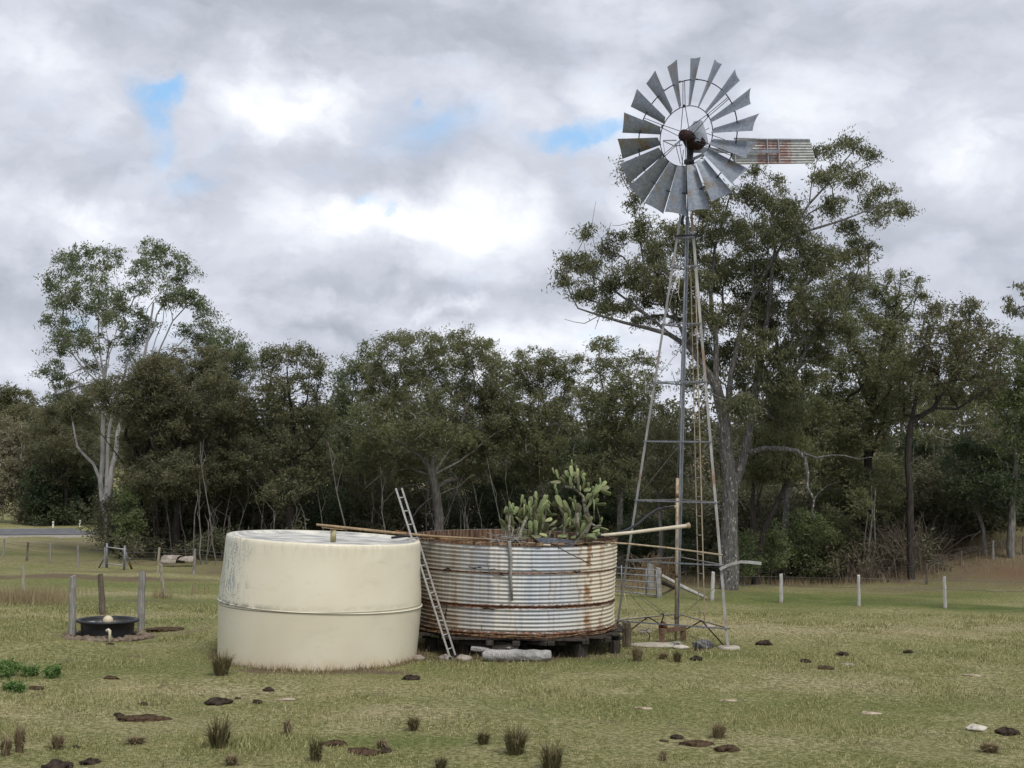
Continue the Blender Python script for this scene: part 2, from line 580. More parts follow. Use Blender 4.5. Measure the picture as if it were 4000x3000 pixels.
def m_cream():
    t = NT('cream_plastic')
    x, y, z = t.sep()
    n = t.noise(.9, 4, .55)
    c = t.mix(t.rng(n, .3, .7), (.61, .56, .425), (.655, .61, .48))
    sm = t.noise(1.6, 5, .6, t.scaled((1, 1, 2.5)))
    c = t.mix(t.rng(sm, .52, .75, 0, .28), c, (.47, .44, .345))
    # grime and lichen on the weather side
    left = t.math('MULTIPLY', t.rng(t.math('ADD', x, t.math('MULTIPLY', t.math('SUBTRACT', t.noise(3, 4), .5), .8)), -1.60, -1.05, 1, 0), t.rng(z, 1.15, 1.2))
    c = t.mix(t.math('MULTIPLY', left, t.rng(t.noise(2.5, 5, .7, t.scaled((2, 2, .8))), .38, .62, 0, .85)), c, (.50, .51, .44))
    runs = t.noise(5, 5, .7, t.scaled((3, 3, .55)))
    c = t.mix(t.math('MULTIPLY', left, t.rng(runs, .51, .60, 0, .85)), c, (.19, .215, .22))
    spots = t.noise(26, 3, .6)
    c = t.mix(t.math('MULTIPLY', left, t.rng(spots, .585, .63, 0, .95)), c, (.05, .07, .075))
    # grime above the seam lip and under the rim
    seam = t.math('MULTIPLY', t.rng(z, 1.20, 1.30, 1, 0), t.rng(z, 1.17, 1.185))
    c = t.mix(t.math('MULTIPLY', t.math('MULTIPLY', seam, t.rng(x, -2.0, .1, 1, .15)), t.rng(t.noise(7, 5, .7), .38, .55)), c, (.13, .13, .105))
    rim = t.math('MULTIPLY', t.rng(z, 2.05, 2.36, 0, 1), t.rng(t.noise(4, 5, .7, t.scaled((3, 3, .5))), .45, .7, 0, .38))
    c = t.mix(rim, c, (.40, .385, .31))
    ln = t.rng(t.math('ABSOLUTE', t.math('SUBTRACT', z, 1.142)), .004, .012, .8, 0)
    c = t.mix(ln, c, (.10, .085, .06))
    sc_ = t.rng(t.noise(2.2, 6, .75, t.scaled((1.2, 1.2, 3.5), loc=(5, 1, 2))), .60, .70, 0, .35)
    c = t.mix(sc_, c, (.40, .385, .31))
    # rusty splash at the foot
    foot = t.math('ADD', z, t.math('MULTIPLY', t.math('SUBTRACT', t.noise(3.5, 4), .5), .5))
    c = t.mix(t.rng(foot, -.05, .33, .55, 0), c, (.56, .42, .25))
    return t.done(t.pbr(c, .42, 0, t.bump(n, .05, .02), .4))


M['cream'] = m_cream()
M['lid'] = simple('chalky_lid', (.24, .245, .24), (.56, .54, .48), 1.8, .6, 0, (1, 2.2, 1), .2, .35, 7)


def m_pipe_painted():
    t = NT('tan_painted_pipe')
    n = t.noise(4, 5, .65, t.scaled((2, 2, .8)))
    c = t.mix(t.rng(n, .40, .6), (.27, .22, .155), (.37, .30, .205))
    c = t.mix(t.rng(t.noise(7, 4, .6, t.scaled((2, 2, .7))), .56, .66, 0, .85), c, (.20, .095, .04))
    return t.done(t.pbr(c, .6, .1))


M['tan_pipe'] = m_pipe_painted()


def m_leg():
    t = NT('tower_leg_steel')
    z = t.sep()[2]
    n = t.noise(3, 4, .6, t.scaled((3, 3, .7)))
    c = t.mix(t.rng(n, .35, .65), (.215, .212, .205), (.33, .322, .305))
    c = t.mix(t.rng(t.noise(1.3, 4, .6, t.scaled((1, 1, .7))), .54, .66, 0, .8), c, (.20, .115, .06))
    return t.done(t.pbr(c, .55, .25))


M['leg'] = m_leg()


def m_pad():
    t = NT('cactus_pad')
    oi = t.n('ShaderNodeObjectInfo')
    r = oi.outputs['Random']
    c = t.ramp(r, [(0, (0.102, 0.098, 0.051)), (.2, (0.132, 0.136, 0.061)), (.45, (0.157, 0.187, 0.075)), (.7, (0.183, 0.238, 0.093)), (.9, (0.230, 0.281, 0.115)), (1, (0.306, 0.332, 0.145))])
    n = t.noise(2.4, 4, .6)
    c = t.mix(t.rng(n, .5, .75, 0, .5), c, (.25, .22, .14))
    vo = t.n('ShaderNodeTexVoronoi')
    t.l(t.co(), vo.inputs['Vector'])
    vo.inputs['Scale'].default_value = 5.5
    c = t.mix(t.rng(vo.outputs['Distance'], .05, .17, .55, 0), c, (.07, .075, .035))
    return t.done(t.pbr(c, .5, 0, t.bump(vo.outputs['Distance'], .35, .03), .35))


M['pad'] = m_pad()
M['cactus_trunk'] = bark('cactus_bark', (.07, .065, .045), (.15, .14, .10), (.30, .29, .25), (9, 9, 9), None, .5, 1.0)


def m_ground():
    t = NT('paddock_ground')
    big = t.noise(.16, 4, .6)
    mid = t.noise(1.1, 6, .65)
    fine = t.noise(13, 6, .7)
    vfine = t.noise(60, 3, .7)
    green = t.mix(t.rng(fine, .35, .65), (.092, .106, .032), (.215, .225, .086))
    straw = t.mix(t.rng(fine, .35, .65), (.165, .14, .07), (.44, .39, .23))
    f = t.math('ADD', t.math('MULTIPLY', t.math('SUBTRACT', mid, .5), 1.4), t.math('MULTIPLY', t.math('SUBTRACT', big, .5), 1.6))
    f = t.math('ADD', f, t.math('MULTIPLY', t.math('SUBTRACT', fine, .5), 1.5))
    f = t.math('ADD', f, t.math('SUBTRACT', t.attr('straw'), t.attr('green')))
    c = t.mix(t.rng(f, -.50, .80), green, straw)
    lush = t.math('MULTIPLY', t.attr('green'), t.rng(mid, .35, .6))
    c = t.mix(t.math('MULTIPLY', lush, .8), c, (.060, .105, .030))
    soil = t.mix(t.rng(fine, .3, .7), (.095, .068, .046), (.185, .14, .10))
    d = t.math('ADD', t.attr('dirt'), t.math('ADD', t.math('MULTIPLY', t.math('SUBTRACT', mid, .5), 1.3), t.math('MULTIPLY', t.math('SUBTRACT', fine, .5), .8)))
    c = t.mix(t.rng(d, .35, .75), c, soil)
    bare = t.rng(t.noise(1.6, 7, .75, t.scaled((1, .6, 1), loc=(7, 3, 0))), .57, .68, 0, .75)
    c = t.mix(bare, c, soil)
    c = t.mix(t.math('MULTIPLY', t.attr('red'), t.rng(fine, .3, .6)), c, (.17, .065, .03))
    lit = t.math('MULTIPLY', t.attr('litter'), t.rng(fine, .25, .6))
    c = t.mix(lit, c, t.mix(t.rng(vfine, .4, .6), (.085, .062, .044), (.215, .165, .12)))
    sp1 = t.rng(t.noise(8, 3, .6, t.scaled((1, .55, 1), loc=(2, 9, 0))), .715, .75, 0, .85)
    c = t.mix(sp1, c, (.045, .034, .024))
    sp2 = t.rng(t.noise(15, 2, .6, t.scaled((1, .6, 1), loc=(12, 4, 0))), .735, .765, 0, .8)
    c = t.mix(sp2, c, (.44, .39, .29))
    h = t.math('ADD', fine, t.math('MULTIPLY', vfine, .5))
    return t.done(t.pbr(c, .95, 0, t.bump(h, 1.0, .05), .08))


M['ground'] = m_ground()
M['soil'] = simple('tank_soil', (.045, .034, .026), (.10, .078, .06), 9, .95, 0, None, .6, .1)
M['mud'] = simple('trampled_mud', (.11, .085, .062), (.21, .17, .13), 11, .95, 0, None, 1.0, .1)
M['grass'] = leafmat('grass_blade', [(.080, .096, .028), (.175, .188, .064), (.30, .285, .13), (.52, .47, .29)], .25, .7)
M['drygrass'] = leafmat('dry_grass_blade', [(.20, .155, .095), (.27, .21, .13), (.34, .27, .175), (.24, .18, .11)], .25, .8)
M['tussock'] = leafmat('tussock_blade', [(.055, .052, .024), (.090, .085, .036), (.14, .12, .058), (.22, .175, .10)], .2, .7)
M['tussock_dry'] = leafmat('dry_tussock_blade', [(.13, .098, .055), (.20, .155, .092), (.30, .24, .155), (.16, .12, .07)], .2, .8)
M['weed'] = leafmat('weed_leaf', [(.06, .12, .03), (.09, .17, .045), (.13, .22, .065), (.14, .2, .07)], .3, .5)
M['hill'] = simple('far_hill', (.050, .056, .034), (.085, .082, .05), .15, .95, 0, None, 0, .1)
t_ = NT('trough_water')
M['water'] = t_.done(t_.pbr((.05, .05, .04), .06, 0, None, .5))
# ------------------------------------------------------------------ camera, sun, sky
cd = bpy.data.cameras.new('camera')
cam = bpy.data.objects.new('camera', cd)
COL.objects.link(cam)
cd.sensor_fit = 'HORIZONTAL'
cd.sensor_width = 36
cd.lens = F / 4000 * 36
cd.clip_start = .1
cd.clip_end = 3000
cam.matrix_world = Matrix(((CX.x, CY.x, -_f.x, CAM.x), (CX.y, CY.y, -_f.y, CAM.y), (CX.z, CY.z, -_f.z, CAM.z), (0, 0, 0, 1)))
SC.camera = cam
SUN_EL, SUN_AZ = math.radians(56), math.radians(155)   # high, behind the camera and to its right
sl = bpy.data.lights.new('sun', 'SUN')
sl.energy = 2.0
sl.angle = math.radians(16)
sl.color = (1.0, .955, .88)
so = bpy.data.objects.new('sun', sl)
COL.objects.link(so)
sd = Vector((math.sin(SUN_AZ) * math.cos(SUN_EL), math.cos(SUN_AZ) * math.cos(SUN_EL), math.sin(SUN_EL)))
so.rotation_euler = sd.to_track_quat('Z', 'Y').to_euler()
so.location = (10, -10, 40)

W = bpy.data.worlds.new('World')
SC.world = W
W.use_nodes = True


class WT(NT):
    def __init__(s):
        s.t = W.node_tree
        s.t.nodes.clear()
        s.out = s.n('ShaderNodeOutputWorld')
        s._tc = None


w = WT()
gen = w.co('Generated')
sky = w.n('ShaderNodeTexSky', sky_type='NISHITA')
sky.sun_disc = False
sky.sun_elevation = SUN_EL
sky.sun_rotation = SUN_AZ
sky.air_density = 1.0
sky.dust_density = .6
# cloud deck: directions, flattened towards the horizon
mpn = w.n('ShaderNodeMapping')
w.l(gen, mpn.inputs[0])
mpn.inputs['Scale'].default_value = (1, 1, 1.7)
V00 = mpn.outputs[0]


def warped(vec, scale, amt):
    nz = w.n('ShaderNodeTexNoise')
    w.l(vec, nz.inputs['Vector'])
    nz.inputs['Scale'].default_value = scale
    nz.inputs['Detail'].default_value = 7
    nz.inputs['Roughness'].default_value = .6
    a = w.n('ShaderNodeVectorMath', operation='SUBTRACT')
    w.l(nz.outputs['Color'], a.inputs[0])
    a.inputs[1].default_value = (.5, .5, .5)
    s_ = w.n('ShaderNodeVectorMath', operation='SCALE')
    w.l(a.outputs[0], s_.inputs[0])
    s_.inputs['Scale'].default_value = amt
    b = w.n('ShaderNodeVectorMath', operation='ADD')
    w.l(vec, b.inputs[0])
    w.l(s_.outputs[0], b.inputs[1])
    return b.outputs[0]


V0 = warped(V00, 6, .10)
GW = warped(warped(gen, 7, .08), 24, .040)
n1 = w.noise(5.0, 7, .56, V0, .35)
n2 = w.noise(14, 6, .6, V0, .5)
n3 = w.noise(2.2, 5, .5, V0, .2)


def blob(px, py, rx, ry, amp, edge=0.0):
    """soft patch of cloud or clear sky at a sky direction, radii in degrees-like units of the photograph's scale"""
    d = ray(px, py).normalized()
    sv = w.n('ShaderNodeVectorMath', operation='SUBTRACT')
    w.l(GW, sv.inputs[0])
    sv.inputs[1].default_value = d
    mp = w.n('ShaderNodeMapping')
    w.l(sv.outputs[0], mp.inputs[0])
    mp.inputs['Scale'].default_value = (F / rx, F / rx, F / ry)
    ln = w.n('ShaderNodeVectorMath', operation='LENGTH')
    w.l(mp.outputs[0], ln.inputs[0])
    k = ln.outputs['Value']
    if edge:
        k = w.math('ADD', k, w.math('MULTIPLY', w.math('SUBTRACT', n2, .5), edge))
    return w.rng(k, 0, 1.25, amp, 0)


def total(bl):
    r = None
    for b in bl:
        r = b if r is None else w.math('ADD', r, b)
    return r


bright = total([blob(*b) for b in [
    (1030, 380, 330, 200, .38, 1.8), (1330, 400, 200, 140, .22, 1.4), (1250, 900, 420, 150, .27, 1.6), (1850, 930, 400, 190, .30, 1.8), (1480, 860, 220, 110, .22, 1.5),
    (300, 850, 420, 140, .30, 1.6), (560, 1000, 420, 200, .10, .8), (200, 300, 330, 260, .20, 1.2), (560, 230, 130, 180, .14, .9), (1800, 1195, 130, 50, .32, 1.8), (1655, 1225, 60, 45, .30, 1.6), (1300, 1172, 90, 30, .18, 1.6),
    (3850, 640, 420, 330, .16, .6), (150, 1400, 500, 120, .18, .5), (2150, 900, 130, 200, .18, 1.4), (2120, 1330, 500, 90, .16, .6), (520, 640, 300, 180, .06, .8), (2350, 480, 200, 160, .05, .6)]])
dark = total([blob(*b) for b in [
    (1000, 60, 1000, 260, .16, .5), (2400, 120, 1300, 420, .15, .5), (2300, 1000, 260, 420, .16, .6), (1330, 1270, 170, 60, .26, 1.4), (1750, 1290, 260, 80, .15, 1.2), (3300, 250, 900, 300, .10, .4),
    (100, 1150, 420, 200, .20, .7), (1550, 1140, 700, 60, .16, 1.0), (3700, 1100, 700, 330, .20, .5), (300, 740, 230, 90, .10, 1.2), (780, 250, 170, 200, .10, .9), (1650, 620, 330, 130, .13, .8), (1000, 1080, 380, 60, .08, 1), (620, 720, 260, 90, .07, 1.2)]])
v = w.math('ADD', w.math('MULTIPLY', w.math('SUBTRACT', n1, .5), .78), w.math('MULTIPLY', w.math('SUBTRACT', n2, .5), .34))
v = w.math('ADD', v, w.math('MULTIPLY', w.math('SUBTRACT', n3, .5), .22))
v = w.math('ADD', v, w.math('SUBTRACT', w.math('MULTIPLY', bright, .78), dark))
rg = w.n('ShaderNodeTexNoise', noise_type='RIDGED_MULTIFRACTAL')
w.l(V0, rg.inputs['Vector'])
rg.inputs['Scale'].default_value = 7.5
rg.inputs['Detail'].default_value = 5
rg.inputs['Roughness'].default_value = .55
rg.inputs['Offset'].default_value = 1.0
rg.inputs['Gain'].default_value = 1.6
bil = w.rng(rg.outputs['Fac'], .2, 1.6, .16, -.16, False)
v = w.math('ADD', v, bil)
v = w.math('ADD', v, .525)
cloud = w.ramp(v, [(.05, (.345, .37, .43)), (.28, (.45, .475, .545)), (.48, (.56, .585, .66)), (.66, (.69, .715, .775)), (.84, (.87, .885, .915)), (1.0, (.97, .975, .98))])
holes = total([blob(*b) for b in [
    (585, 400, 150, 110, 1.0, 2.4), (660, 360, 90, 70, .6, 2.4), (580, 500, 70, 70, .55, 2.4), (300, 445, 60, 30, .5, 1.5), (1670, 350, 60, 50, .75, 1.6), (2320, 525, 170, 75, 1.0, 1.6), (2180, 570, 150, 60, .7, 1.6), (1390, 785, 60, 45, .8, 1.8),
    (1480, 830, 40, 45, .8, 1.6), (750, 710, 140, 60, .55, 1.6), (1750, 480, 300, 150, .52, 1.2), (2380, 1310, 170, 70, .55, 1.2), (330, 1215, 120, 60, .5, 1.2), (610, 600, 60, 70, .5, 1.5), (1280, 690, 160, 50, .25, 1.2), (1500, 560, 520, 170, .26, 1.0), (450, 640, 330, 150, .24, 1.0), (2250, 620, 320, 130, .28, 1.0), (320, 1290, 320, 130, .22, 1.0)]])
hm = w.rng(w.math('ADD', holes, w.math('MULTIPLY', w.math('SUBTRACT', n2, .5), 1.5)), .06, 1.25, 0, .82)
blue = w.mix(1.0, sky.outputs[0], (.13, .145, .135), 'MULTIPLY')
blue = w.mix(.6, blue, (.17, .43, .80))
col = w.mix(hm, cloud, blue)
# the sky strength is 0.1, so colours are carried ten times up
x10 = w.n('ShaderNodeVectorMath', operation='SCALE')
w.l(col, x10.inputs[0])
x10.inputs['Scale'].default_value = 9.1
bg = w.n('ShaderNodeBackground')
w.l(x10.outputs[0], bg.inputs['Color'])
bg.inputs['Strength'].default_value = .1
w.l(bg.outputs[0], w.out.inputs['Surface'])
SC.view_settings.view_transform = 'Standard'
SC.view_settings.look = 'None'
SC.view_settings.exposure = .47
SC.view_settings.gamma = 1
try:
    SC.cycles.max_bounces = 6
    SC.cycles.diffuse_bounces = 4
    SC.cycles.glossy_bounces = 2
    SC.cycles.transmission_bounces = 3
    SC.cycles.transparent_max_bounces = 4
    SC.cycles.use_denoising = True
except Exception:
    pass

# ------------------------------------------------------------------ ground
rows = np.concatenate([np.geomspace(5, 60, 250), np.geomspace(61, 420, 110)])
cols = np.linspace(-.75, .75, 320)
Yg, Ug = np.meshgrid(rows, cols, indexing='ij')
Xg = Ug * Yg
Zg = gz(Xg, Yg)
GV = np.stack([Xg, Yg, Zg], -1).reshape(-1, 3)
nr, nc = Yg.shape
ii = np.arange(nr - 1)[:, None] * nc + np.arange(nc - 1)[None, :]
GF = np.stack([ii, ii + 1, ii + nc + 1, ii + nc], -1).reshape(-1, 4)
me = bpy.data.meshes.new('ground')
me.from_pydata(GV.tolist(), [], GF.tolist())
me.polygons.foreach_set('use_smooth', np.ones(len(GF), bool))
xs, ys = GV[:, 0], GV[:, 1]


def patch(lst):
    a = np.zeros(len(xs))
    for px, py, rx, ry, k in lst:          # px, py: centre; rx sideways metres; ry depth metres
        p = gpix(px, py)
        q = ((xs - p.x) / rx) ** 2 + ((ys - p.y) / ry) ** 2
        a = np.maximum(a, k * np.exp(-q))
    return a


ATT = {
    'dirt': patch([(430, 2490, 1.3, 1.3, .8), (180, 2440, 1.2, .7, .45), (640, 2450, .9, .6, .5), (720, 2480, .8, 2.2, .5), (1250, 2625, 2.3, .45, .9), (1750, 2575, 1.0, .5, 1.0), (2050, 2560, 2.3, 1.4, .75), (2560, 2520, .8, .8, .5),
                  (2340, 2545, .8, .7, .6), (250, 2250, 9, 2.2, .75), (450, 2235, 5, 1.6, .6), (650, 2350, 5, 1.2, .45), (2600, 2330, 1.6, 1.2, .6), (2790, 2340, 1.2, .8, .6), (2650, 2350, 3, .8, .4), (900, 2240, 9, 3, .5),
                  (3700, 2240, 6, 4, .55), (650, 2510, .7, .5, .5)]),
    'green': patch([(3100, 2335, 4.0, 2.0, .9), (2980, 2320, 2.4, 1.3, .8), (3350, 2355, 2.8, .9, 1.0), (3850, 2372, 4.2, 1.4, 1.0), (3600, 2330, 3, 1.0, .5), (120, 2165, 5, 1.6, .9), (350, 2350, 6, 2.5, .45), (700, 2290, 6, 2, .45), (560, 2430, 2.4, .8, .5),
                   (2780, 2555, 1.0, .5, .6), (2690, 2330, 1.3, .6, .7), (2300, 2760, 3, 1.1, .25), (1560, 2900, 1.2, .4, .5), (600, 2600, 2, .8, .3), (2350, 2580, .9, .5, .6), (3600, 2750, 2.6, 1.2, .22)]),
    'straw': patch([(3000, 2440, 6, 2.2, .75), (3700, 2450, 5, 2, .5), (2500, 2420, 3, 2, .45), (3300, 2680, 3, .9, .4), (1500, 2790, 2, .6, .45), (700, 2700, 2, .7, .4), (3000, 2900, 1.6, .6, .4), (300, 2780, 1.6, .7, .4), (450, 2520, 3, .7, .3), (1900, 2700, 3.5, 1, .28), (100, 2400, 4, 1.4, .55), (600, 2320, 4, 1, .5), (250, 2115, 12, 2.6, .7), (900, 2820, 3, .8, .25), (2600, 2650, 2.4, .8, .28)]),
    'litter': patch([(3000, 2275, 6, 2.6, .95), (2550, 2300, 3.2, 2.6, .8), (3550, 2240, 4.5, 3, .95), (3850, 2190, 5.5, 4.5, .95), (3300, 2265, 4, 2.5, .9), (4000, 2260, 3.5, 2.4, .8), (3650, 2295, 5, 1.6, .7), (700, 2200, 9, 3, .6), (300, 2200, 9, 2, .35), (1500, 2170, 22, 9, .8), (2600, 2200, 10, 7, .8), (3500, 2120, 16, 9, .9)]),
    'red': patch([(3960, 2232, 1.4, 1.6, 1.2), (4020, 2240, 1.6, 1.6, 1.2), (3870, 2240, .8, .6, .6)]),
}
ATT['litter'] = np.maximum(ATT['litter'], ss((ys - 57 - 2.5 * np.sin(xs * .6)) / 6) * ss((xs + 16) / 5))
for k, a in ATT.items():
    at = me.attributes.new(k, 'FLOAT', 'POINT')
    at.data.foreach_set('value', a.astype(np.float32))
tag(link('ground', me, M['ground']), 'uneven grazed paddock of short green and straw coloured grass', None, None, 'structure')

# far rise closing the view on the left and behind the wood
b = MB()
hx = np.linspace(-420, 420, 90)
hy = np.linspace(190, 420, 24)
vs, fs = [], []
for j, y in enumerate(hy):
    for i, x in enumerate(hx):
        t = (j / 23)
        z = -6 + 30 * math.sin(min(t, 1) * PI / 2) * (.75 + .25 * math.sin(x * .012 + 1.0) + .1 * math.sin(x * .04)) * (.45 + .55 * ss(np.array((-x + 60) / 260)).item())
        vs.append((x, y, z))
for j in range(23):
    for i in range(89):
        k = j * 90 + i
        fs.append((k, k + 1, k + 91, k + 90))
b.add(vs, fs, True)
tag(b.build('hills', M['hill']), 'low wooded rise far behind the road', None, None, 'structure')

# road across the left background
def road_pt(px, py, d, lift):
    p = pix(px, py, d)
    return Vector((p.x, d, float(gz(p.x, d)) + lift))


b = MB()
ra, rb = np.array([-34.0, 83.6]), np.array([-25.5, 87.8])
dirv = (rb - ra) / np.linalg.norm(rb - ra)
nrm = np.array([-dirv[1], dirv[0]])
vs, fs = [], []
for i in range(41):
    p = ra + dirv * (-60 + i * 2.6)
    for o_ in (0, 7.2):
        q = p + nrm * o_
        vs.append((q[0], q[1], -1.02))
for i in range(40):
    fs.append((2 * i, 2 * i + 2, 2 * i + 3, 2 * i + 1))
b.add(vs, fs)
b2 = MB()
vs, fs = [], []
for i in range(41):
    p = ra + dirv * (-60 + i * 2.6)
    for o_, z in ((-3.0, -1.30), (-.8, -1.05), (8.0, -1.05), (10.5, -1.30)):
        q = p + nrm * o_
        vs.append((q[0], q[1], z))
for i in range(40):
    for k in range(3):
        fs.append((4 * i + k, 4 * i + 4 + k, 4 * i + 5 + k, 4 * i + 1 + k))
b2.add(vs, fs)
tag(b2.build('road_verge', M['shoulder']), 'gravel verge along the sealed road', None, None, 'structure')
tag(b.build('road', M['asphalt']), 'narrow grey sealed road crossing behind the paddock', None, None, 'structure')
# ------------------------------------------------------------------ cream poly tank
TD = 28.2
p0 = pix(1241, 2560, TD); p0 = Vector((p0.x, TD, -.06))
p1 = pix(1267, 2092, TD); p1 = Vector((p1.x, TD - .02, 2.40))
AX = (p1 - p0).normalized()
HT = (p1 - p0).length
tank = thing('poly_tank', 'round cream plastic water tank standing beside the rusty corrugated tank', 'water tank', p0)
HS = HT * .474
low = MB().lathe([(1.985, 0), (1.99, .15), (2.012, HS * .5), (2.035, HS - .05), (2.038, HS - .015)], p0, AX, 120)
low.build('lower_shell', M['cream'], tank)
band = MB().lathe([(2.036, HS - .014), (2.056, HS - .009), (2.060, HS + .003), (2.052, HS + .012), (2.034, HS + .016)], p0, AX, 120)
band.build('seam_band', M['cream'], tank)
up = MB().lathe([(2.034, HS + .02), (2.02, HS + .3), (1.985, HT * .72), (1.957, HT - .10), (1.950, HT - .035), (1.938, HT - .010), (1.915, HT), (1.85, HT - .008)], p0, AX, 120)
up.build('upper_shell', M['cream'], tank)
lid = MB().lathe([(1.852, HT - .006), (1.80, HT - .045), (1.70, HT - .062), (1.2, HT - .055), (.7, HT - .05), (.3, HT - .045), (.02, HT - .045)], p0, AX, 96,
                 wob=lambda a, h: .0)
ripp = []
for i, v_ in enumerate(lid.v):
    v_ = Vector(v_)
    d_ = v_ - p0
    v_.z += .012 * math.sin(d_.x * 5) * math.sin(d_.y * 4 + 1) if 96 * 2 < i else 0
    ripp.append(tuple(v_))
lid.v = ripp
lid.build('lid', M['lid'], tank)
pp = pix(1302, 2085, TD - .55)
pb = p0 + AX * (HT - .05)
pipe = MB().tube([(pp.x, pp.y, pb.z - .01), (pp.x, pp.y, pb.z + .235)], .058, 14)
pipe.build('inlet_pipe', simple('yellowed_pipe', (.24, .20, .07), (.40, .37, .22), 8, .6), tank)
# a black pipe lying at the edge of its lid
a, c, e = pix(1530, 2101, 28.6), pix(1580, 2092, 28.5), pix(1640, 2090, 28.6)
zt = p0.z + HT + .0
tag(MB().tube([Vector((a.x, a.y, zt - .02)), Vector((c.x, c.y, zt + .02)), Vector((e.x, e.y, zt + .02)), Vector((e.x + .5, e.y + .3, zt + .0))], .026, 8).build('poly_pipe', M['black_poly']),
    'short black pipe lying on the right edge of the cream tank lid', 'pipe')

# ------------------------------------------------------------------ corrugated tank
CD = 30.4
cb = pix(1999, 2455, CD); ct = pix(2007, 2110, CD)
cbase = Vector((cb.x, CD, .46))
ctop = Vector((ct.x, CD - .055, 2.33))
CA = (ctop - cbase).normalized()
CH = (ctop - cbase).length
CR = 2.235
ctank = thing('corrugated_tank', 'old corrugated iron water tank with rust streaks and prickly pear growing in it', 'water tank', cbase)
_ph = RNG.uniform(0, 6.28, 12)


def dent(a, h):
    return (.020 * math.sin(2 * a + _ph[0]) + .014 * math.sin(3 * a + _ph[1] + h) + .012 * math.sin(7 * a + _ph[2] + 2.2 * h) + .010 * math.sin(5 * a - 3 * h + _ph[3])
            - .05 * math.exp(-((a - 4.55) / .05) ** 2) * math.exp(-((h - 1.22) / .10) ** 2))


prof = []
NC = 23
pitch = CH / NC
for i in range(NC * 8 + 1):
    h = CH * i / (NC * 8)
    step = .0 if h < .585 else (.006 if h < 1.27 else .012)
    prof.append((CR - .012 + .0125 * math.sin(2 * PI * h / pitch) + step, h))
outer = MB().lathe(prof, cbase, CA, 168, wob=dent)
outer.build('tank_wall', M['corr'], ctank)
inn = MB().lathe([(CR - .032, 1.2 + (CH - 1.2) * i / 8) for i in range(9)], cbase, CA, 168, wob=dent)
inn.f = [tuple(reversed(f)) for f in inn.f]
inn.build('tank_lining', M['corr_in'], ctank)
# torn and folded rusty rim
rim = MB()
rp, rr = [], []
for k in range(240):
    a = 2 * PI * k / 240
    x_, y_ = math.cos(a), math.sin(a)
    up_ = .016 * math.sin(9 * a + 1) + .012 * math.sin(23 * a + 2) + .008 * math.sin(41 * a)
    rp.append(cbase + CA * (CH + up_ * .5) + Vector((x_, y_, 0)) * (CR + dent(a, CH) + .006 * math.sin(31 * a)))
    rr.append(.008 + .004 * math.sin(17 * a + 1) * math.sin(29 * a) + (.006 if (k // 7) % 9 == 2 else 0))
rp.append(rp[0]); rr.append(rr[0])
rim.tube(rp, rr, 6, True, False)
for k in range(15):                       # curled flaps of rusted sheet along the front edge
    a = random.uniform(PI * 1.08, PI * 1.95)
    L = random.uniform(.10, .42)
    n_ = 6
    vs, fs = [], []
    drop = random.uniform(.02, .06)
    for i in range(n_ + 1):
        aa = a + L / CR * (i / n_ - .5)
        o_ = Vector((math.cos(aa), math.sin(aa), 0))
        base = cbase + CA * (CH + .010) + o_ * (CR + dent(aa, CH))
        jag = random.uniform(.4, 1.2)
        vs += [base + Vector((0, 0, .006)) - o_ * .01, base + o_ * .030 + Vector((0, 0, .008)), base + o_ * (.030 + .012 * jag) - Vector((0, 0, drop * jag))]
    for i in range(n_):
        for j in range(2):
            q = i * 3 + j
            fs.append((q, q + 1, q + 4, q + 3))
    rim.add(vs, fs)
rim.build('rim', M['rust_pale'], ctank)
foot = MB()
for j, (dr, h0, r_) in enumerate(((.010, .004, .012), (.016, -.020, .010))):
    pts, rad = [], []
    for k in range(200):
        a = 2 * PI * k / 200
        pts.append(cbase + CA * (h0 + .010 * math.sin(13 * a + j) + .008 * math.sin(27 * a + j)) + Vector((math.cos(a), math.sin(a), 0)) * (CR + dr + dent(a, 0) + .012 * math.sin(11 * a + 2 * j)))
        rad.append(r_ * (1 + .45 * math.sin(19 * a + j) * math.sin(7 * a)))
    pts.append(pts[0]); rad.append(rad[0])
    foot.tube(pts, rad, 6, True, False)
foot.build('rusted_foot', M['rust_pale'], ctank)
# seams: folded rusty lips broken away in places
for zs, hole in ((1.27, 5), (.585, 9)):
    seg = []
    for k in range(241):
        a = 2 * PI * k / 240
        on = math.sin(a * 13 + zs * 9) + .8 * math.sin(a * 31 + 2) > (.1 if hole == 9 else .45)
        if on:
            seg.append((a, CR + .017 + dent(a, zs)))
        if (not on or k == 240) and len(seg) > 1:
            lip = MB().tube([cbase + CA * (zs + .006 * math.sin(40 * a_) + .006 * math.sin(17 * a_)) + Vector((math.cos(a_), math.sin(a_), 0)) * r_ for a_, r_ in seg], [.004 + .004 * abs(math.sin(a_ * 23)) for a_, r_ in seg], 5, True, True)
            lip.build('seam_lip', M['rust_dark'], ctank)
        if not on: seg = []
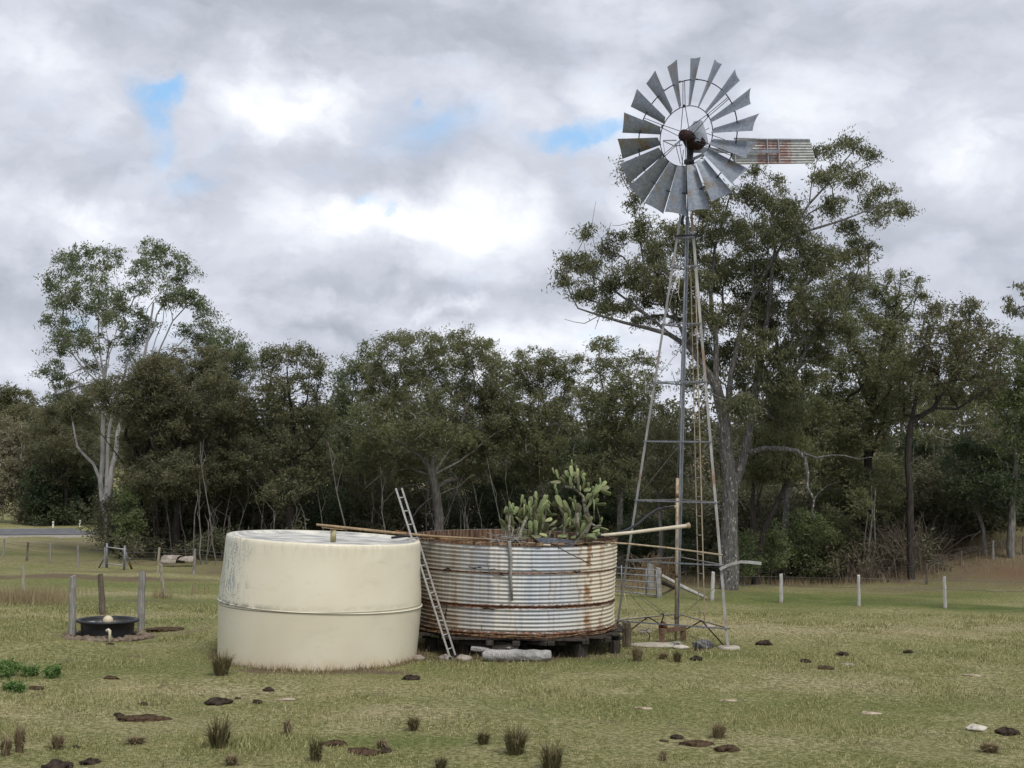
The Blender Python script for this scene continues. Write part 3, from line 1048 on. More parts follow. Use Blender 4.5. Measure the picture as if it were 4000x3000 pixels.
# torn rust holes and a split sheet joint in the wall, each a dark ragged scab standing just proud of it
for (xr, h0, wd, ht, sd_) in ((-.78, 1.36, .34, .045, 1), (-.42, 1.345, .20, .022, 2), (-1.36, 1.30, .22, .060, 3), (-.24, 1.235, .16, .050, 4), (.42, 1.34, .14, .022, 5), (1.30, 1.285, .20, .055, 6), (-.22, .63, .07, .045, 7), (.95, .57, .30, .035, 8),
                             (-1.34, .42, .035, .38, 9), (-.5, .54, .34, .04, 10), (.10, .12, .014, .10, 11), (-.62, .16, .016, .16, 12), (1.62, 1.62, .05, .10, 13)):
    r_ = random.Random(sd_)
    an = -math.acos(max(-1, min(1, xr / CR)))
    n_ = 14
    vs, fs = [], []
    for i in range(n_ + 1):
        t = i / n_
        if ht > wd:
            hh = h0 + ht * (t - .5)
            hw = wd * (.35 + .65 * r_.random()) * math.sin(PI * (.06 + .88 * t)) / CR * .5
            of = .25 * wd / CR * math.sin(7 * t + sd_)
            for q_ in (-1, 1):
                aa = an + of + q_ * hw
                vs.append(cbase + CA * hh + Vector((math.cos(aa), math.sin(aa), 0)) * (CR + .012 + dent(aa, hh)))
        else:
            aa = an + wd / CR * (t - .5)
            hw = ht * (.25 + .75 * r_.random()) * math.sin(PI * (.05 + .9 * t)) * .5
            for q_ in (-1, 1):
                hh = h0 + q_ * hw + .25 * ht * math.sin(9 * t + sd_)
                vs.append(cbase + CA * hh + Vector((math.cos(aa), math.sin(aa), 0)) * (CR + .014 + dent(aa, hh)))
    for i in range(n_): fs.append((2 * i, 2 * i + 2, 2 * i + 3, 2 * i + 1))
    MB().add(vs, fs).build('rust_hole', M['rust_black'], ctank)
# soil inside
vs, fs = [], []
n_, m_ = 60, 14
for j in range(m_ + 1):
    r_ = (CR - .05) * j / m_
    for k in range(n_):
        a = 2 * PI * k / n_
        x_, y_ = r_ * math.cos(a), r_ * math.sin(a)
        vs.append((cbase.x + x_, cbase.y + y_, cbase.z + CH - .36 + .24 * math.exp(-((x_ - .85) ** 2 + (y_ + .7) ** 2) / 1.3) + .03 * math.sin(4 * x_ + y_) * math.sin(5 * y_)))
for j in range(m_):
    for k in range(n_):
        q = (k + 1) % n_
        fs.append((j * n_ + k, (j + 1) * n_ + k, (j + 1) * n_ + q, j * n_ + q))
MB().add(vs, fs, True).build('soil_fill', M['soil'], ctank)


def soil_z(x, y):
    x_, y_ = x - cbase.x, y - cbase.y
    return cbase.z + CH - .36 + .24 * math.exp(-((x_ - .85) ** 2 + (y_ + .7) ** 2) / 1.3)


# ------------------------------------------------------------------ timber stand under it
stand = thing('tank_stand', 'low stand of dark stumps and bearers carrying the corrugated tank', 'tank stand', (cbase.x, cbase.y, 0))


def stump_mesh(x, y, r, z0, z1, sq=False, seed=0):
    b = MB()
    rr_ = random.Random(seed)
    n = 14
    pr = [rr_.uniform(.82, 1.12) for _ in range(n)]
    vs, fs = [], []
    for i in range(5):
        t = i / 4
        for k in range(n):
            a = 2 * PI * k / n
            q = r * pr[k] * (1.06 - .10 * t)
            vs.append((x + q * math.cos(a), y + q * math.sin(a), z0 + (z1 - z0) * t))
    for i in range(4):
        for k in range(n):
            j = (k + 1) % n
            fs.append((i * n + k, i * n + j, i * n + n + j, i * n + n + k))
    fs.append(tuple(range(4 * n, 5 * n)))
    return b.add(vs, fs, False)


for i, (px, d, wpx) in enumerate([(1683, 29.2, 50), (1812, 28.75, 56), (2262, 28.7, 58), (2402, 29.3, 46), (2040, 28.9, 52), (1740, 31.0, 50), (1930, 30.8, 50), (2130, 30.8, 50), (2300, 31.2, 50), (1850, 32.2, 50), (2180, 32.2, 48)]):
    p = pix(px, 2520, d)
    stump_mesh(p.x, d, wpx / 2 / ppm(d), -.05, .27, seed=i).build('stump', M['wood_dark'], stand)
for i, (dx, hw) in enumerate(((-1.75, 1.2), (-1.1, 1.85), (-.45, 2.15), (.2, 2.2), (.85, 2.05), (1.5, 1.75), (2.05, 1.35))):
    x_ = cbase.x + dx
    MB().box((x_ + .04, cbase.y - .05, .318), (.15, hw * 2 + .15, .095), Matrix.Rotation(math.radians(-4 + 1.5 * (i % 3)), 3, 'Z'), .01).build('bearer', M['wood_dark'], stand)
for i in range(9):
    y_ = cbase.y - 1.95 + i * .49
    hw = math.sqrt(max(.2, 2.42 ** 2 - (y_ - cbase.y) ** 2))
    MB().box((cbase.x + .03 * (i % 3), y_, .388), (hw * 2, .40, .035), Matrix.Rotation(math.radians(random.uniform(-1.2, 1.2)), 3, 'Z')).build('deck_plank', M['wood_dark'], stand)
# longer bearer ends showing at the right
for (px, py, d, L, ang) in ((2395, 2487, 29.4, 1.3, 18), (2330, 2497, 28.9, 1.0, 24), (2200, 2512, 28.4, .9, 20), (2150, 2508, 28.3, .7, 38)):
    p = pix(px, py, d)
    MB().box((p.x - .25, p.y + .12, .31), (L * .7, .13, .09), Matrix.Rotation(math.radians(-ang), 3, 'Z'), .012).build('bearer_end', M['wood_dark'], stand)

# ------------------------------------------------------------------ ladder against the cream tank
lb, lt = pix(1769, 2566, 27.95), pix(1558, 1907, 28.55)
lb.z = max(lb.z, .0)
lad = thing('ladder', 'tall silver aluminium ladder leaning on the edge of the cream tank', 'ladder', lb)
off = Vector((.098, .30, 0))
rails = []
for s_ in (-.5, .5):
    a, c = lb + off * s_, lt + off * s_
    rails.append((a, c))
    MB().bar(a, c, .026, .034, off).build('rail', M['alu'], lad)
for i in range(12):
    t = (i + .6) / 12.3
    a = rails[0][0].lerp(rails[0][1], t)
    c = rails[1][0].lerp(rails[1][1], t)
    MB().tube([a - off * .03, c + off * .03], .012, 8).build('rung', M['alu'], lad)
for a, c in rails:
    MB().box(a + Vector((0, 0, -.005)), (.06, .05, .05), None, .008).build('foot_cap', M['black_poly'], lad)

# ------------------------------------------------------------------ loose poles and pipes across the tanks
def pole(name, label, cat, pts, r, mat, n=8, grp=None):
    return tag(MB().tube(pts, r, n).build(name, mat, None, pts[0]), label, cat, grp)


zt = p0.z + HT
pole('timber_pole', 'long thin tan pole lying from the cream tank across to the rusty rim', 'pole',
     [pix(1236, 2049, 27.55), pix(1300, 2056, 27.65), pix(1500, 2077, 28.0), pix(1700, 2096, 28.75), pix(1932, 2108, 29.6)], [.022, .026, .026, .026, .020], M['wood_tan'])
b = MB().bar(pix(1262, 2061, 27.45), pix(1345, 2069, 27.8), .10, .014, (0, 0, 1))
tag(b.build('thin_board', M['wood_tan']), 'short thin board resting flat on the yellowed pipe stub', 'board')
tag(MB().bar(pix(1545, 2072, 28.95), pix(1806, 2122, 28.75), .09, .02, (0, 0, 1)).build('rusty_strip', M['rust']), 'flat rusty strip slanting over the left rim of the corrugated tank', 'metal strip')
pole('rim_pole', 'straight pale pole spanning the open top of the corrugated tank', 'pole', [pix(1680, 2104, 29.0), pix(2010, 2112, 30.0)], .017, M['wood_tan'])
g_ = [pix(2150, 2130, 28.7), pix(2100, 2126, 28.7), pix(2062, 2124, 28.75)]
pole('pvc_offcut', 'stubby white pipe offcut lying on the tank rim below the cactus', 'pipe', g_, .030, M['pvc'], 12)
# stick hanging down the front of the tank wall
sa, sb = pix(1989, 2112, 28.08), pix(2000, 2347, 28.08)
pole('hanging_stick', 'grey weathered stick hanging down the front of the corrugated tank', 'stick', [sa, sa.lerp(sb, .3) + Vector((.02, 0, 0)), sa.lerp(sb, .6) - Vector((.005, 0, 0)), sb], [.036, .034, .030, .024], M['post_grey'], 7)
pole('thin_rod', 'thin dark rod sagging from the rim over the right front of the tank', 'rod', [pix(2150, 2120, 28.5), pix(2210, 2155, 28.12), pix(2312, 2206, 28.2)], .009, M['rust_dark'], 5)
w_ = [pix(1900, 2168, 28.12), pix(1903, 2200, 28.12), pix(1912, 2232, 28.12), pix(1932, 2252, 28.1), pix(1990, 2258, 28.1)]
pole('loose_wire', 'loose dark wire hooked down the left front of the tank', 'wire', w_, .005, M['wire'], 4)
# coil of old wire on the rim
b = MB()
c0 = pix(2205, 2128, 28.75)
for k in range(22):
    r_ = random.Random(k)
    pts = []
    for i in range(19):
        a = PI * (-.1 + 1.2 * i / 18)
        pts.append(c0 + Vector((-.02 + (.24 + .012 * k % .1) * math.cos(a) * 1.25 - .15 + r_.uniform(-.01, .01), r_.uniform(-.015, .015) + .25 * math.sin(a) + .01 * k, -.03 + .012 * (k % 9) - .04 * math.cos(a) * (1 if math.cos(a) < 0 else .4) + .03 * math.sin(a))))
    b.tube(pts, .006, 4)
tag(b.build('wire_coil', simple('grey_wire', (.10, .115, .14), (.20, .22, .25), 20, .5, .3)), 'tangled coil of grey wire lying on the tank rim under the cactus', 'wire coil')
# pile of twigs at the left of the cactus
b = MB()
c0 = pix(1972, 2112, 29.0)
for k in range(46):
    r_ = random.Random(100 + k)
    a = c0 + Vector((r_.gauss(0, .16), r_.gauss(0, .2), r_.uniform(-.10, .10)))
    dv = Vector((r_.gauss(0, 1), r_.gauss(0, 1), r_.gauss(.1, .5))).normalized() * r_.uniform(.2, .5)
    b.tube([a, a + dv * .5 + Vector((0, 0, r_.uniform(-.03, .05))), a + dv], [.008, .006, .003], 4)
tag(b.build('twig_pile', M['dead_wood']), 'heap of dry twigs at the left foot of the cactus', 'twigs')

# ------------------------------------------------------------------ prickly pear
def pad_mesh():
    n, m = 18, 10
    vs, fs = [], []
    for i in range(m + 1):
        t = i / m
        z = .5 - .5 * math.cos(PI * t)
        wv = math.sin(PI * t) ** .75 * (.62 + .42 * z)
        for k in range(n):
            a = 2 * PI * k / n
            vs.append((wv * .5 * math.cos(a), .5 * wv ** .8 * math.sin(a) * .9, z - .5))
    for i in range(m):
        for k in range(n):
            j = (k + 1) % n
            fs.append((i * n + k, i * n + j, (i + 1) * n + j, (i + 1) * n + k))
    b = MB().add(vs, fs, True)
    me = bpy.data.meshes.new('pad')
    me.from_pydata(b.v, [], b.f)
    me.polygons.foreach_set('use_smooth', b.sm)
    me.materials.append(M['pad'])
    return me


PAD = pad_mesh()
Z = .2230
LEFT = """400,765,65,140,8 645,700,65,125,0 545,830,90,200,-3 625,885,85,180,0 795,760,80,130,15 810,820,80,95,30 730,880,90,220,12 840,940,75,180,10 840,750,40,110,0 190,890,50,150,0 228,905,70,130,0 285,965,110,130,25 135,950,65,110,-5 205,1095,100,220,-25 95,1220,90,230,-30 465,890,35,210,0 540,980,60,170,-22 495,960,40,160,5 525,1075,65,85,0 400,990,130,140,45 330,1080,75,220,115 700,1000,90,130,-10 760,1100,60,130,10 800,1080,50,90,0 865,1125,80,110,80 950,1185,60,130,40 815,1180,45,80,5 830,1260,120,130,30 730,1230,90,160,0 640,1230,90,160,0 540,1230,90,150,0 620,1110,90,190,5 445,1385,90,110,0 600,1415,70,220,95 770,1385,70,120,95 880,1375,60,110,75 800,1445,60,140,110 220,1420,60,160,-35 330,1320,80,130,40 440,1180,70,200,25 150,1150,50,160,-15 320,1500,50,140,80 680,1110,70,140,-6 580,1320,90,120,10 690,1330,80,120,-14 250,1250,60,150,5"""
RIGHT = """375,135,35,115,0 368,270,80,160,0 290,318,85,105,-25 410,330,80,90,35 355,430,75,150,0 460,240,50,120,10 480,310,70,150,-5 548,310,60,100,15 580,350,80,90,35 585,425,65,90,0 440,400,50,90,0 430,445,60,60,0 490,460,70,200,5 50,265,45,100,-30 120,330,60,150,-25 90,465,75,150,90 210,435,80,130,-40 232,378,60,80,-35 82,545,55,80,0 108,640,40,130,-12 155,800,110,200,-20 365,550,60,110,100 645,600,90,110,80 515,570,65,90,0 580,530,60,110,10 665,520,60,90,-10 875,470,30,140,3 935,500,80,110,40 950,570,90,135,70 975,650,80,160,100 815,600,110,180,45 740,570,60,60,0 790,550,40,100,20 655,720,90,110,35 735,730,70,110,0 800,700,80,80,40 810,790,80,80,40 890,850,65,150,90 690,845,65,120,20 765,860,40,170,5 360,775,70,100,-35 418,750,35,85,0 405,885,45,130,-5 430,840,60,130,-10 470,910,80,140,5 275,860,80,150,-30 80,850,100,110,60 215,965,80,160,-35 30,1040,50,140,90 500,980,80,200,10 265,1120,85,200,8 455,1095,75,250,-3 520,1080,55,140,0 410,1170,70,120,0 590,1220,120,160,-15 345,1170,70,110,10 240,1300,70,150,-15 380,1260,65,110,85 200,1240,50,110,70 625,1110,70,140,-20 690,1130,80,130,40 885,1150,50,130,10 810,1250,65,140,75 940,1290,65,130,115 825,1325,60,120,12 840,1390,60,85,60 700,1400,80,170,90 590,1380,110,120,45 430,1430,70,130,70 200,1410,70,130,95 290,1440,65,120,-20 565,1530,70,190,110 700,1480,100,100,30 55,1280,40,90,80 560,1270,80,160,12 480,1250,80,150,-6 330,1010,70,150,-15 640,960,60,120,8"""


def cactus(label, ox, spec, trunks, dz):
    c = pix(ox + 140, 2120, 29.3)
    th = thing('prickly_pear', label, 'cactus', (c.x, c.y, soil_z(c.x, c.y)))
    r_ = random.Random(len(spec))
    b = MB()
    for pts, r0, r1 in trunks:
        q = [pix(ox + x * Z, 1780 + y * Z, 29.3 + dd) for x, y, dd in pts]
        k = len(q)
        b.tube(q, [(r0 + (r1 - r0) * i / (k - 1)) * r_.uniform(.72, 1.0) for i in range(k)], 9, True, True, .16)
    b.build('trunk', M['cactus_trunk'], th)
    rows_ = [[float(k) for k in s_.split(',')] for s_ in spec.split()]
    for q_ in r_.sample(rows_, min(len(rows_), 97 - len(rows_))):          # smaller pads crowding in behind
        if q_[1] > 560: rows_.append([q_[0] + r_.uniform(-45, 45), q_[1] + r_.uniform(10, 70), q_[2] * .85, q_[3] * .8, q_[4] + r_.uniform(-40, 40)])
    for x, y, w_, h_, an in rows_:
        d = 29.3 + dz + r_.gauss(0, .28)
        p = pix(ox + x * Z, 1780 + y * Z, d)
        o = bpy.data.objects.new('pad', PAD)
        COL.objects.link(o)
        o.parent = th
        q = ppm(d)
        o.location = p - ORG[th.name]
        wm, hm_ = w_ * Z / q, h_ * Z / q
        full = max(wm, hm_ * .58)
        yaw = math.acos(min(1, max(.12, (wm - .03) / full))) * r_.choice((-1, 1))
        o.scale = (full * 1.36, .052, hm_ * 1.24)
        o.rotation_euler = (Matrix.Rotation(math.radians(an), 3, 'Y') @ Matrix.Rotation(yaw, 3, 'Z') @ Matrix.Rotation(r_.uniform(-.25, .25), 3, 'X')).to_euler()
        ORG[o.name] = ORG[th.name]
    return th


cactus('lower bushy prickly pear clump of crowded upright pads on the left of the tank', 1950, LEFT,
       [([(330, 1560, -.4), (360, 1400, -.3), (430, 1200, -.2), (490, 1080, -.1)], .06, .035), ([(640, 1560, 0), (640, 1300, 0), (620, 1100, 0)], .06, .04), ([(740, 1560, 0), (740, 1250, 0), (800, 1050, .1)], .05, .03), ([(200, 1560, -.3), (170, 1300, -.3), (190, 1050, -.2)], .035, .02), ([(200, 1480, -.4), (420, 1440, -.4)], .04, .03), ([(350, 1080, 0), (370, 900, 0), (390, 830, 0)], .02, .015), ([(860, 1560, 0), (900, 1330, 0), (1000, 1250, 0)], .03, .015)], 0)
cactus('taller branching prickly pear with a thick grey trunk beside the pipes', 2150, RIGHT,
       [([(450, 1560, -.2), (560, 1430, -.1), (640, 1290, 0), (690, 1180, 0), (650, 1050, 0), (610, 930, 0), (590, 830, 0), (570, 720, 0), (500, 640, 0), (400, 570, 0), (260, 540, 0)], .075, .03),
        ([(590, 830, 0), (680, 720, 0), (740, 650, 0), (830, 610, 0)], .05, .03), ([(480, 1560, 0), (480, 1300, 0), (470, 1000, 0)], .06, .04), ([(300, 1560, .1), (230, 1350, .1), (250, 1080, .1), (140, 900, 0)], .04, .02), ([(400, 590, 0), (370, 480, 0)], .03, .03), ([(500, 640, 0), (490, 520, 0)], .04, .03), ([(690, 1180, 0), (800, 1240, 0), (890, 1230, 0)], .03, .02), ([(280, 1000, 0), (340, 1100, 0), (420, 1200, 0)], .025, .03), ([(765, 1160, .1), (760, 900, .1), (745, 740, .1)], .018, .014), ([(890, 1180, .1), (830, 960, .1), (790, 800, .1)], .012, .01)], .12)
# ------------------------------------------------------------------ windmill
fR, fL, fB = gpix(2848, 2522), None, None
fR = pix(2848, 2520, 30.3); fR.z = .03
fL = pix(2399, 2490, 31.5); fL.z = .03
fB = pix(2646, 2458, 33.1); fB.z = .10
cen = (fR + fL + fB) / 3
apex = pix(2684, 841, 31.6)
up0 = (apex - Vector((cen.x, cen.y, 0)))
mill = thing('windmill', 'tall steel farm windmill with eighteen grey blades on a three legged tower', 'windmill', (cen.x, cen.y, 0))
tops = []
for f_ in (fL, fR, fB):
    r_ = Vector((f_.x - cen.x, f_.y - cen.y, 0))
    tops.append(apex + r_.normalized() * .175)
ZT = apex.z
LEGS = list(zip((fL, fR, fB), tops))


def legp(i, z):
    a, c = LEGS[i]
    t = (z - a.z) / (c.z - a.z)
    return a.lerp(c, t)


peak = pix(2688, 700, 31.6)
for i in range(3):
    a, c = LEGS[i]
    outw = Vector((a.x - cen.x, a.y - cen.y, 0))
    b = MB()
    x_ = Vector((-outw.y, outw.x, 0)).normalized()
    n1_ = (x_ - outw.normalized()).normalized()
    n2_ = (-x_ - outw.normalized()).normalized()
    for q in (n1_, n2_):
        side = (q - (c - a).normalized() * q.dot((c - a).normalized())).normalized()
        m_ = side * .027
        b.bar(a + m_, c + m_, .008, .058, side)
    b.bar(c, peak + (c - apex) * .35, .04, .04)
    b.build('leg', M['leg'] if i < 2 else M['galv'], mill)
zs = []
for y_ in (2432, 2194, 1956, 1722, 1489, 1260, 1032, 917):
    p = pix(2600 + (2684 - 2628) * (2432 - y_) / 1600, y_, 31.2)
    zs.append(p.z)
for k, z in enumerate(zs):
    for i, j in ((0, 1), (1, 2), (2, 0)):
        a, c = legp(i, z), legp(j, z)
        o_ = ((a + c) / 2 - legp(0, z).lerp(legp(1, z).lerp(legp(2, z), .5), .667)); o_.z = 0
        o_.normalize()
        b = MB().bar(a + o_ * .03, c + o_ * .03, .036, .006, (0, 0, 1))
        b.bar(a + o_ * .052 - Vector((0, 0, .014)), c + o_ * .052 - Vector((0, 0, .014)), .005, .026, (0, 0, 1))
        b.build('crossbar', M['galv_dark'] if (i, j) == (0, 1) else M['leg'], mill)
# small platform bar high up
z = zs[-1]
MB().bar(legp(0, z) + Vector((-.03, -.06, .02)), legp(1, z) + Vector((.12, -.06, .02)), .03, .05).build('platform_bar', M['iron_dark'], mill)
# low angle braces on each rear side and thin cross wires
for i, j in ((2, 1), (0, 2)):
    m_ = (legp(i, zs[0]) + legp(j, zs[0])) / 2
    for q, z_ in ((i, .05), (j, .05)):
        e_ = legp(q, z_).lerp(m_, .15); e_.z = .02
        MB().bar(m_, m_.lerp(e_, .72) if (q == i) else e_, .022, .022).build('brace', M['rust_dark'], mill)
for (i, za, j, zb_) in ((0, zs[1] - .5, 2, zs[0] - .2), (1, zs[1] - .35, 2, zs[0] - .1), (0, zs[2], 2, zs[3]), (1, zs[2], 2, zs[3]), (0, zs[4], 1, zs[5]), (2, zs[4], 1, zs[5])):
    MB().tube([legp(i, za), legp(j, zb_)], .0055, 4).build('brace_wire', M['wire'], mill)
# ladder up the right rear side
la, lc = pix(2742, 2428, 31.9), pix(2706, 1010, 31.68)
lad_off = Vector((.055, -.075, 0))
lo_ = MB()
r0 = (la - lad_off, lc - lad_off * .8)
r1 = (la + lad_off, lc + lad_off * .8)
tl = MB().bar(r0[0], r0[1], .022, .022).build('ladder_rail', M['tan_pipe'], mill)
MB().bar(r1[0], r1[1], .026, .026).build('ladder_rail', M['tan_pipe'], mill)
for i in range(19):
    t = (i + .5) / 19
    MB().tube([r0[0].lerp(r0[1], t), r1[0].lerp(r1[1], t)], .011, 6).build('ladder_rung', M['galv'], mill)
# pump column
pa, pm, pt_ = pix(2640, 2492, 31.35), pix(2646, 1868, 31.4), pix(2686, 780, 31.6)
pa.z = .05
MB().tube([pa, pm], .034, 12).build('pump_pipe', M['tan_pipe'], mill)
MB().tube([pm, pt_], .014, 7).build('pump_rod', M['galv_dark'], mill)
for y_ in (1935, 2245, 2405):
    t = (2492 - y_) / (2492 - 1868)
    q = pa.lerp(pm, t)
    MB().tube([q - Vector((0, 0, .05)), q + Vector((0, 0, .05))], .042, 12).build('pipe_coupling', M['brown_steel'], mill)
q = pix(2641, 1980, 31.35)
MB().tube([q, q + Vector((-.16, 0, -.01))], .036, 10).build('pipe_elbow', M['tan_pipe'], mill)
# concrete footings
for f_, w_, h_ in ((fR, .24, .05), (fB, .21, .10), (fL, .22, .06)):
    MB().lathe([(w_, -.05), (w_ * 1.02, h_ * .5), (w_ * .9, h_), (.01, h_ + .01)], (f_.x, f_.y, 0), (0, 0, 1), 18, True, wob=lambda a, h: .015 * math.sin(3 * a)).build('footing', M['conc'], mill)
# head
A_ = Vector((-math.sin(math.radians(38)), -math.cos(math.radians(38)), 0))
S_ = Vector((math.cos(math.radians(38)), -math.sin(math.radians(38)), 0))
U_ = Vector((0, 0, 1))
HC = pix(2678, 531, 31.25)
MB().tube([peak - Vector((0, 0, .35)), pix(2693, 640, 31.6), pix(2697, 575, 31.6)], [.055, .07, .085], 12).build('mast_pipe', M['iron_dark'], mill)
MB().tube([pix(2692, 640, 31.6), pix(2692, 625, 31.6)], [.12, .12], 14).build('mast_collar', M['iron_dark'], mill)
gb = MB()
g0 = HC - A_ * .30 + Vector((.0, 0, -.05))
gb.blob(g0, (.20, .24, .20), 3, .06, 18, 12)
gb.blob(HC - A_ * .33 + S_ * .10 - U_ * .10, (.20, .20, .17), 5, .06, 16, 10)
gb.build('gearbox', M['rust_black'], mill)
# sloping sheet hood over the gearbox
hd = MB()
hb = HC - A_ * .34
q = []
for (sx, z_, fw, bw) in ((.19, -.12, .20, .24), (.165, .10, .18, .20), (.085, .42, -.04, .13)):
    for s_, k_ in ((-1, 1), (1, 1), (1, -1), (-1, -1)):
        q.append(hb + S_ * (.08 + s_ * sx) + A_ * (fw if k_ > 0 else -bw) + U_ * z_)
hd.add(q, [(0, 1, 5, 4), (1, 2, 6, 5), (2, 3, 7, 6), (3, 0, 4, 7), (4, 5, 9, 8), (5, 6, 10, 9), (6, 7, 11, 10), (7, 4, 8, 11), (8, 9, 10, 11)])
hd.build('hood', M['galv'], mill)


def wp(phi, r, t=0.0, a=0.0):
    e = U_ * math.cos(phi) + S_ * math.sin(phi)
    T = -S_ * math.cos(phi) + U_ * math.sin(phi)
    return HC + e * r + T * t + A_ * a


wh = MB()
for r_, rad, a_ in ((.695, .011, -.02), (1.305, .013, -.05)):
    pts = [wp(2 * PI * k / 72, r_, 0, a_) for k in range(73)]
    wh.tube(pts, rad, 6, True, False)
wheel = wh.build('wheel', M['iron_dark'], mill)
hub = MB().tube([HC + A_ * .14, HC + A_ * .10, HC - A_ * .12, HC - A_ * .15], [.07, .135, .15, .12], 20)
hub.tube([HC + A_ * .20, HC + A_ * .1], .035, 10)
hub.build('hub', M['rust_black'], wheel)
for k in range(6):
    ph = math.radians(-4 + 60 * k)
    for s_ in (-1, 1):
        MB().tube([wp(ph, .10, .06 * s_, .10 if s_ > 0 else -.08), wp(ph, .695, .030 * s_, 0), wp(ph, 1.30, .022 * s_, -.05)], .0085, 5).build('spoke', M['iron_dark'], wheel)
    MB().box(wp(ph, .70, 0, .0), (.035, .05, .07), None, .008).build('spoke_clamp', M['iron_dark'], wheel)
BETA = math.radians(33)


def blade_mesh():
    vs, fs = [], []
    nr_, nw = 10, 9
    for side in (0, 1):
        for i in range(nr_ + 1):
            t = i / nr_
            w_ = .205 + .30 * t
            for j in range(nw + 1):
                s_ = j / nw - .5
                r_ = .70 + 1.075 * t + (.022 * (s_ * 2) ** 2) * t + .05 * s_ * t
                be = BETA + math.radians(9) * (1 - t) * 1.0 - math.radians(4) * t
                c_ = s_ * w_
                cup = .055 * (s_ * s_ - .25) * (.5 + .8 * t)
                y_, z_ = c_ * math.cos(be) - cup * math.sin(be), -c_ * math.sin(be) - cup * math.cos(be)
                if side: z_ -= .003; y_ += .002
                vs.append((r_, y_, z_ + .0))
    n_ = (nr_ + 1) * (nw + 1)
    for i in range(nr_):
        for j in range(nw):
            q_ = i * (nw + 1) + j
            f = (q_, q_ + nw + 1, q_ + nw + 2, q_ + 1)
            fs.append(f)
            fs.append(tuple(n_ + v_ for v_ in reversed(f)))
    me = bpy.data.meshes.new('blade')
    me.from_pydata(vs, [], fs)
    me.polygons.foreach_set('use_smooth', [True] * len(fs))
    me.materials.append(M['blade'])
    return me


BLM = blade_mesh()
for k in range(18):
    ph = math.radians(7.8 + 20 * k)
    e = U_ * math.cos(ph) + S_ * math.sin(ph)
    T = -S_ * math.cos(ph) + U_ * math.sin(ph)
    o = bpy.data.objects.new('blade', BLM)
    COL.objects.link(o)
    o.parent = wheel
    mw = Matrix(((e.x, T.x, A_.x, 0), (e.y, T.y, A_.y, 0), (e.z, T.z, A_.z, 0), (0, 0, 0, 1)))
    jit_ = Matrix.Rotation(math.radians(random.uniform(-5.5, 5.5)), 4, 'X')
    mw = mw @ jit_
    mw.translation = HC - ORG[mill.name]
    o.matrix_local = mw
    ORG[o.name] = ORG[mill.name]
    # clip where the ring passes through the blade
    MB().tube([wp(ph, 1.305, -.13, .01), wp(ph, 1.305, -.05, -.045), wp(ph, 1.305, .05, -.06), wp(ph, 1.305, .12, -.08)], .010, 5).build('blade_strap', M['iron_dark'], wheel)
# tail
tb = MB().bar(pix(2705, 590, 31.7), pix(3045, 592, 32.2), .05, .075, (0, 0, 1))
tb.bar(pix(2705, 575, 31.7), pix(2860, 590, 31.95), .03, .05, (0, 0, 1))
tb.bar(pix(2710, 620, 31.65), pix(2770, 592, 31.8), .04, .07, (0, 0, 1))
tb.build('tail_boom', M['galv_dark'], mill)
vs, fs, at = [], [], []
nu, nv = 26, 100


def vane_edge(v_):
    l = 2853 + (15 if v_ < .1 else 0) + (18 * ss((np.array(v_) - .62) / .38).item())
    r = 3163 + 22 * min(1, v_ * 1.25) - (12 * max(0, (v_ - .85) / .15))
    return l, r


for i in range(nu + 1):
    for j in range(nv + 1):
        u, v_ = i / nu, j / nv
        l, r = vane_edge(v_)
        x_ = l + (r - l) * u
        y_ = (541 + 4 * u) + (102 - 8 * u) * v_
        dd = 32.0 + .55 * (x_ - 2853) / 330 + .020 * math.cos(2 * PI * 9 * v_)
        vs.append(pix(x_, y_, dd))
        at.append((x_ - 2853) / 332)
for i in range(nu):
    for j in range(nv):
        q_ = i * (nv + 1) + j
        fs.append((q_, q_ + 1, q_ + nv + 2, q_ + nv + 1))
vb = MB().add(vs, fs, True)
vane = vb.build('tail_vane', M['vane'], mill)
a_ = vane.data.attributes.new('along', 'FLOAT', 'POINT')
a_.data.foreach_set('value', at)
sol = vane.modifiers.new('thick', 'SOLIDIFY')
sol.thickness = .004
for xt, xb_, y0, y1 in ((2996, 3002, 543, 640), (3040, 3046, 544, 638), (2871, 2874, 547, 640)):
    k_ = (xt - 2853) / 330
    MB().bar(pix(xt, y0, 31.94 + .55 * k_), pix(xb_, y1, 31.94 + .55 * k_), .028, .02).build('vane_brace', M['galv'], vane)
MB().tube([pix(2868, 541, 31.96), pix(3163, 546, 32.5)], .022, 8).build('vane_roll', M['galv'], vane)
# tail spring linkage and furl bits inside the wheel
MB().tube([pix(2770, 500, 31.6), pix(2745, 515, 31.6), pix(2735, 535, 31.6)], .008, 5).build('furl_rod', M['iron_dark'], mill)
MB().tube([pix(2745, 515, 31.6), pix(2830, 545, 31.9)], .008, 5).build('furl_rod', M['iron_dark'], mill)
fb = MB().bar(pix(2590, 549, 31.4), pix(2642, 548, 31.4), .03, .02).bar(pix(2590, 550, 31.4), pix(2636, 571, 31.4), .026, .02).bar(pix(2636, 571, 31.4), pix(2665, 566, 31.4), .026, .02)
fb.build('furl_bracket', M['galv_dark'], mill)
MB().tube([pix(2590, 551, 31.4), pix(2600, 620, 31.4)], .005, 4).build('furl_wire', M['wire'], mill)
for x0, y0, x1, y1 in ((2638, 560, 2658, 640), (2653, 555, 2670, 660), (2670, 585, 2652, 760)):
    MB().tube([pix(x0, y0, 31.45), pix(x1, y1, 31.5)], .008, 5).build('furl_rod', M['iron_dark'], mill)
MB().tube([pix(2670, 830, 31.5), pix(2664, 870, 31.5), pix(2672, 885, 31.5)], [.02, .045, .01], 6).build('furl_lever', M['iron_dark'], mill)
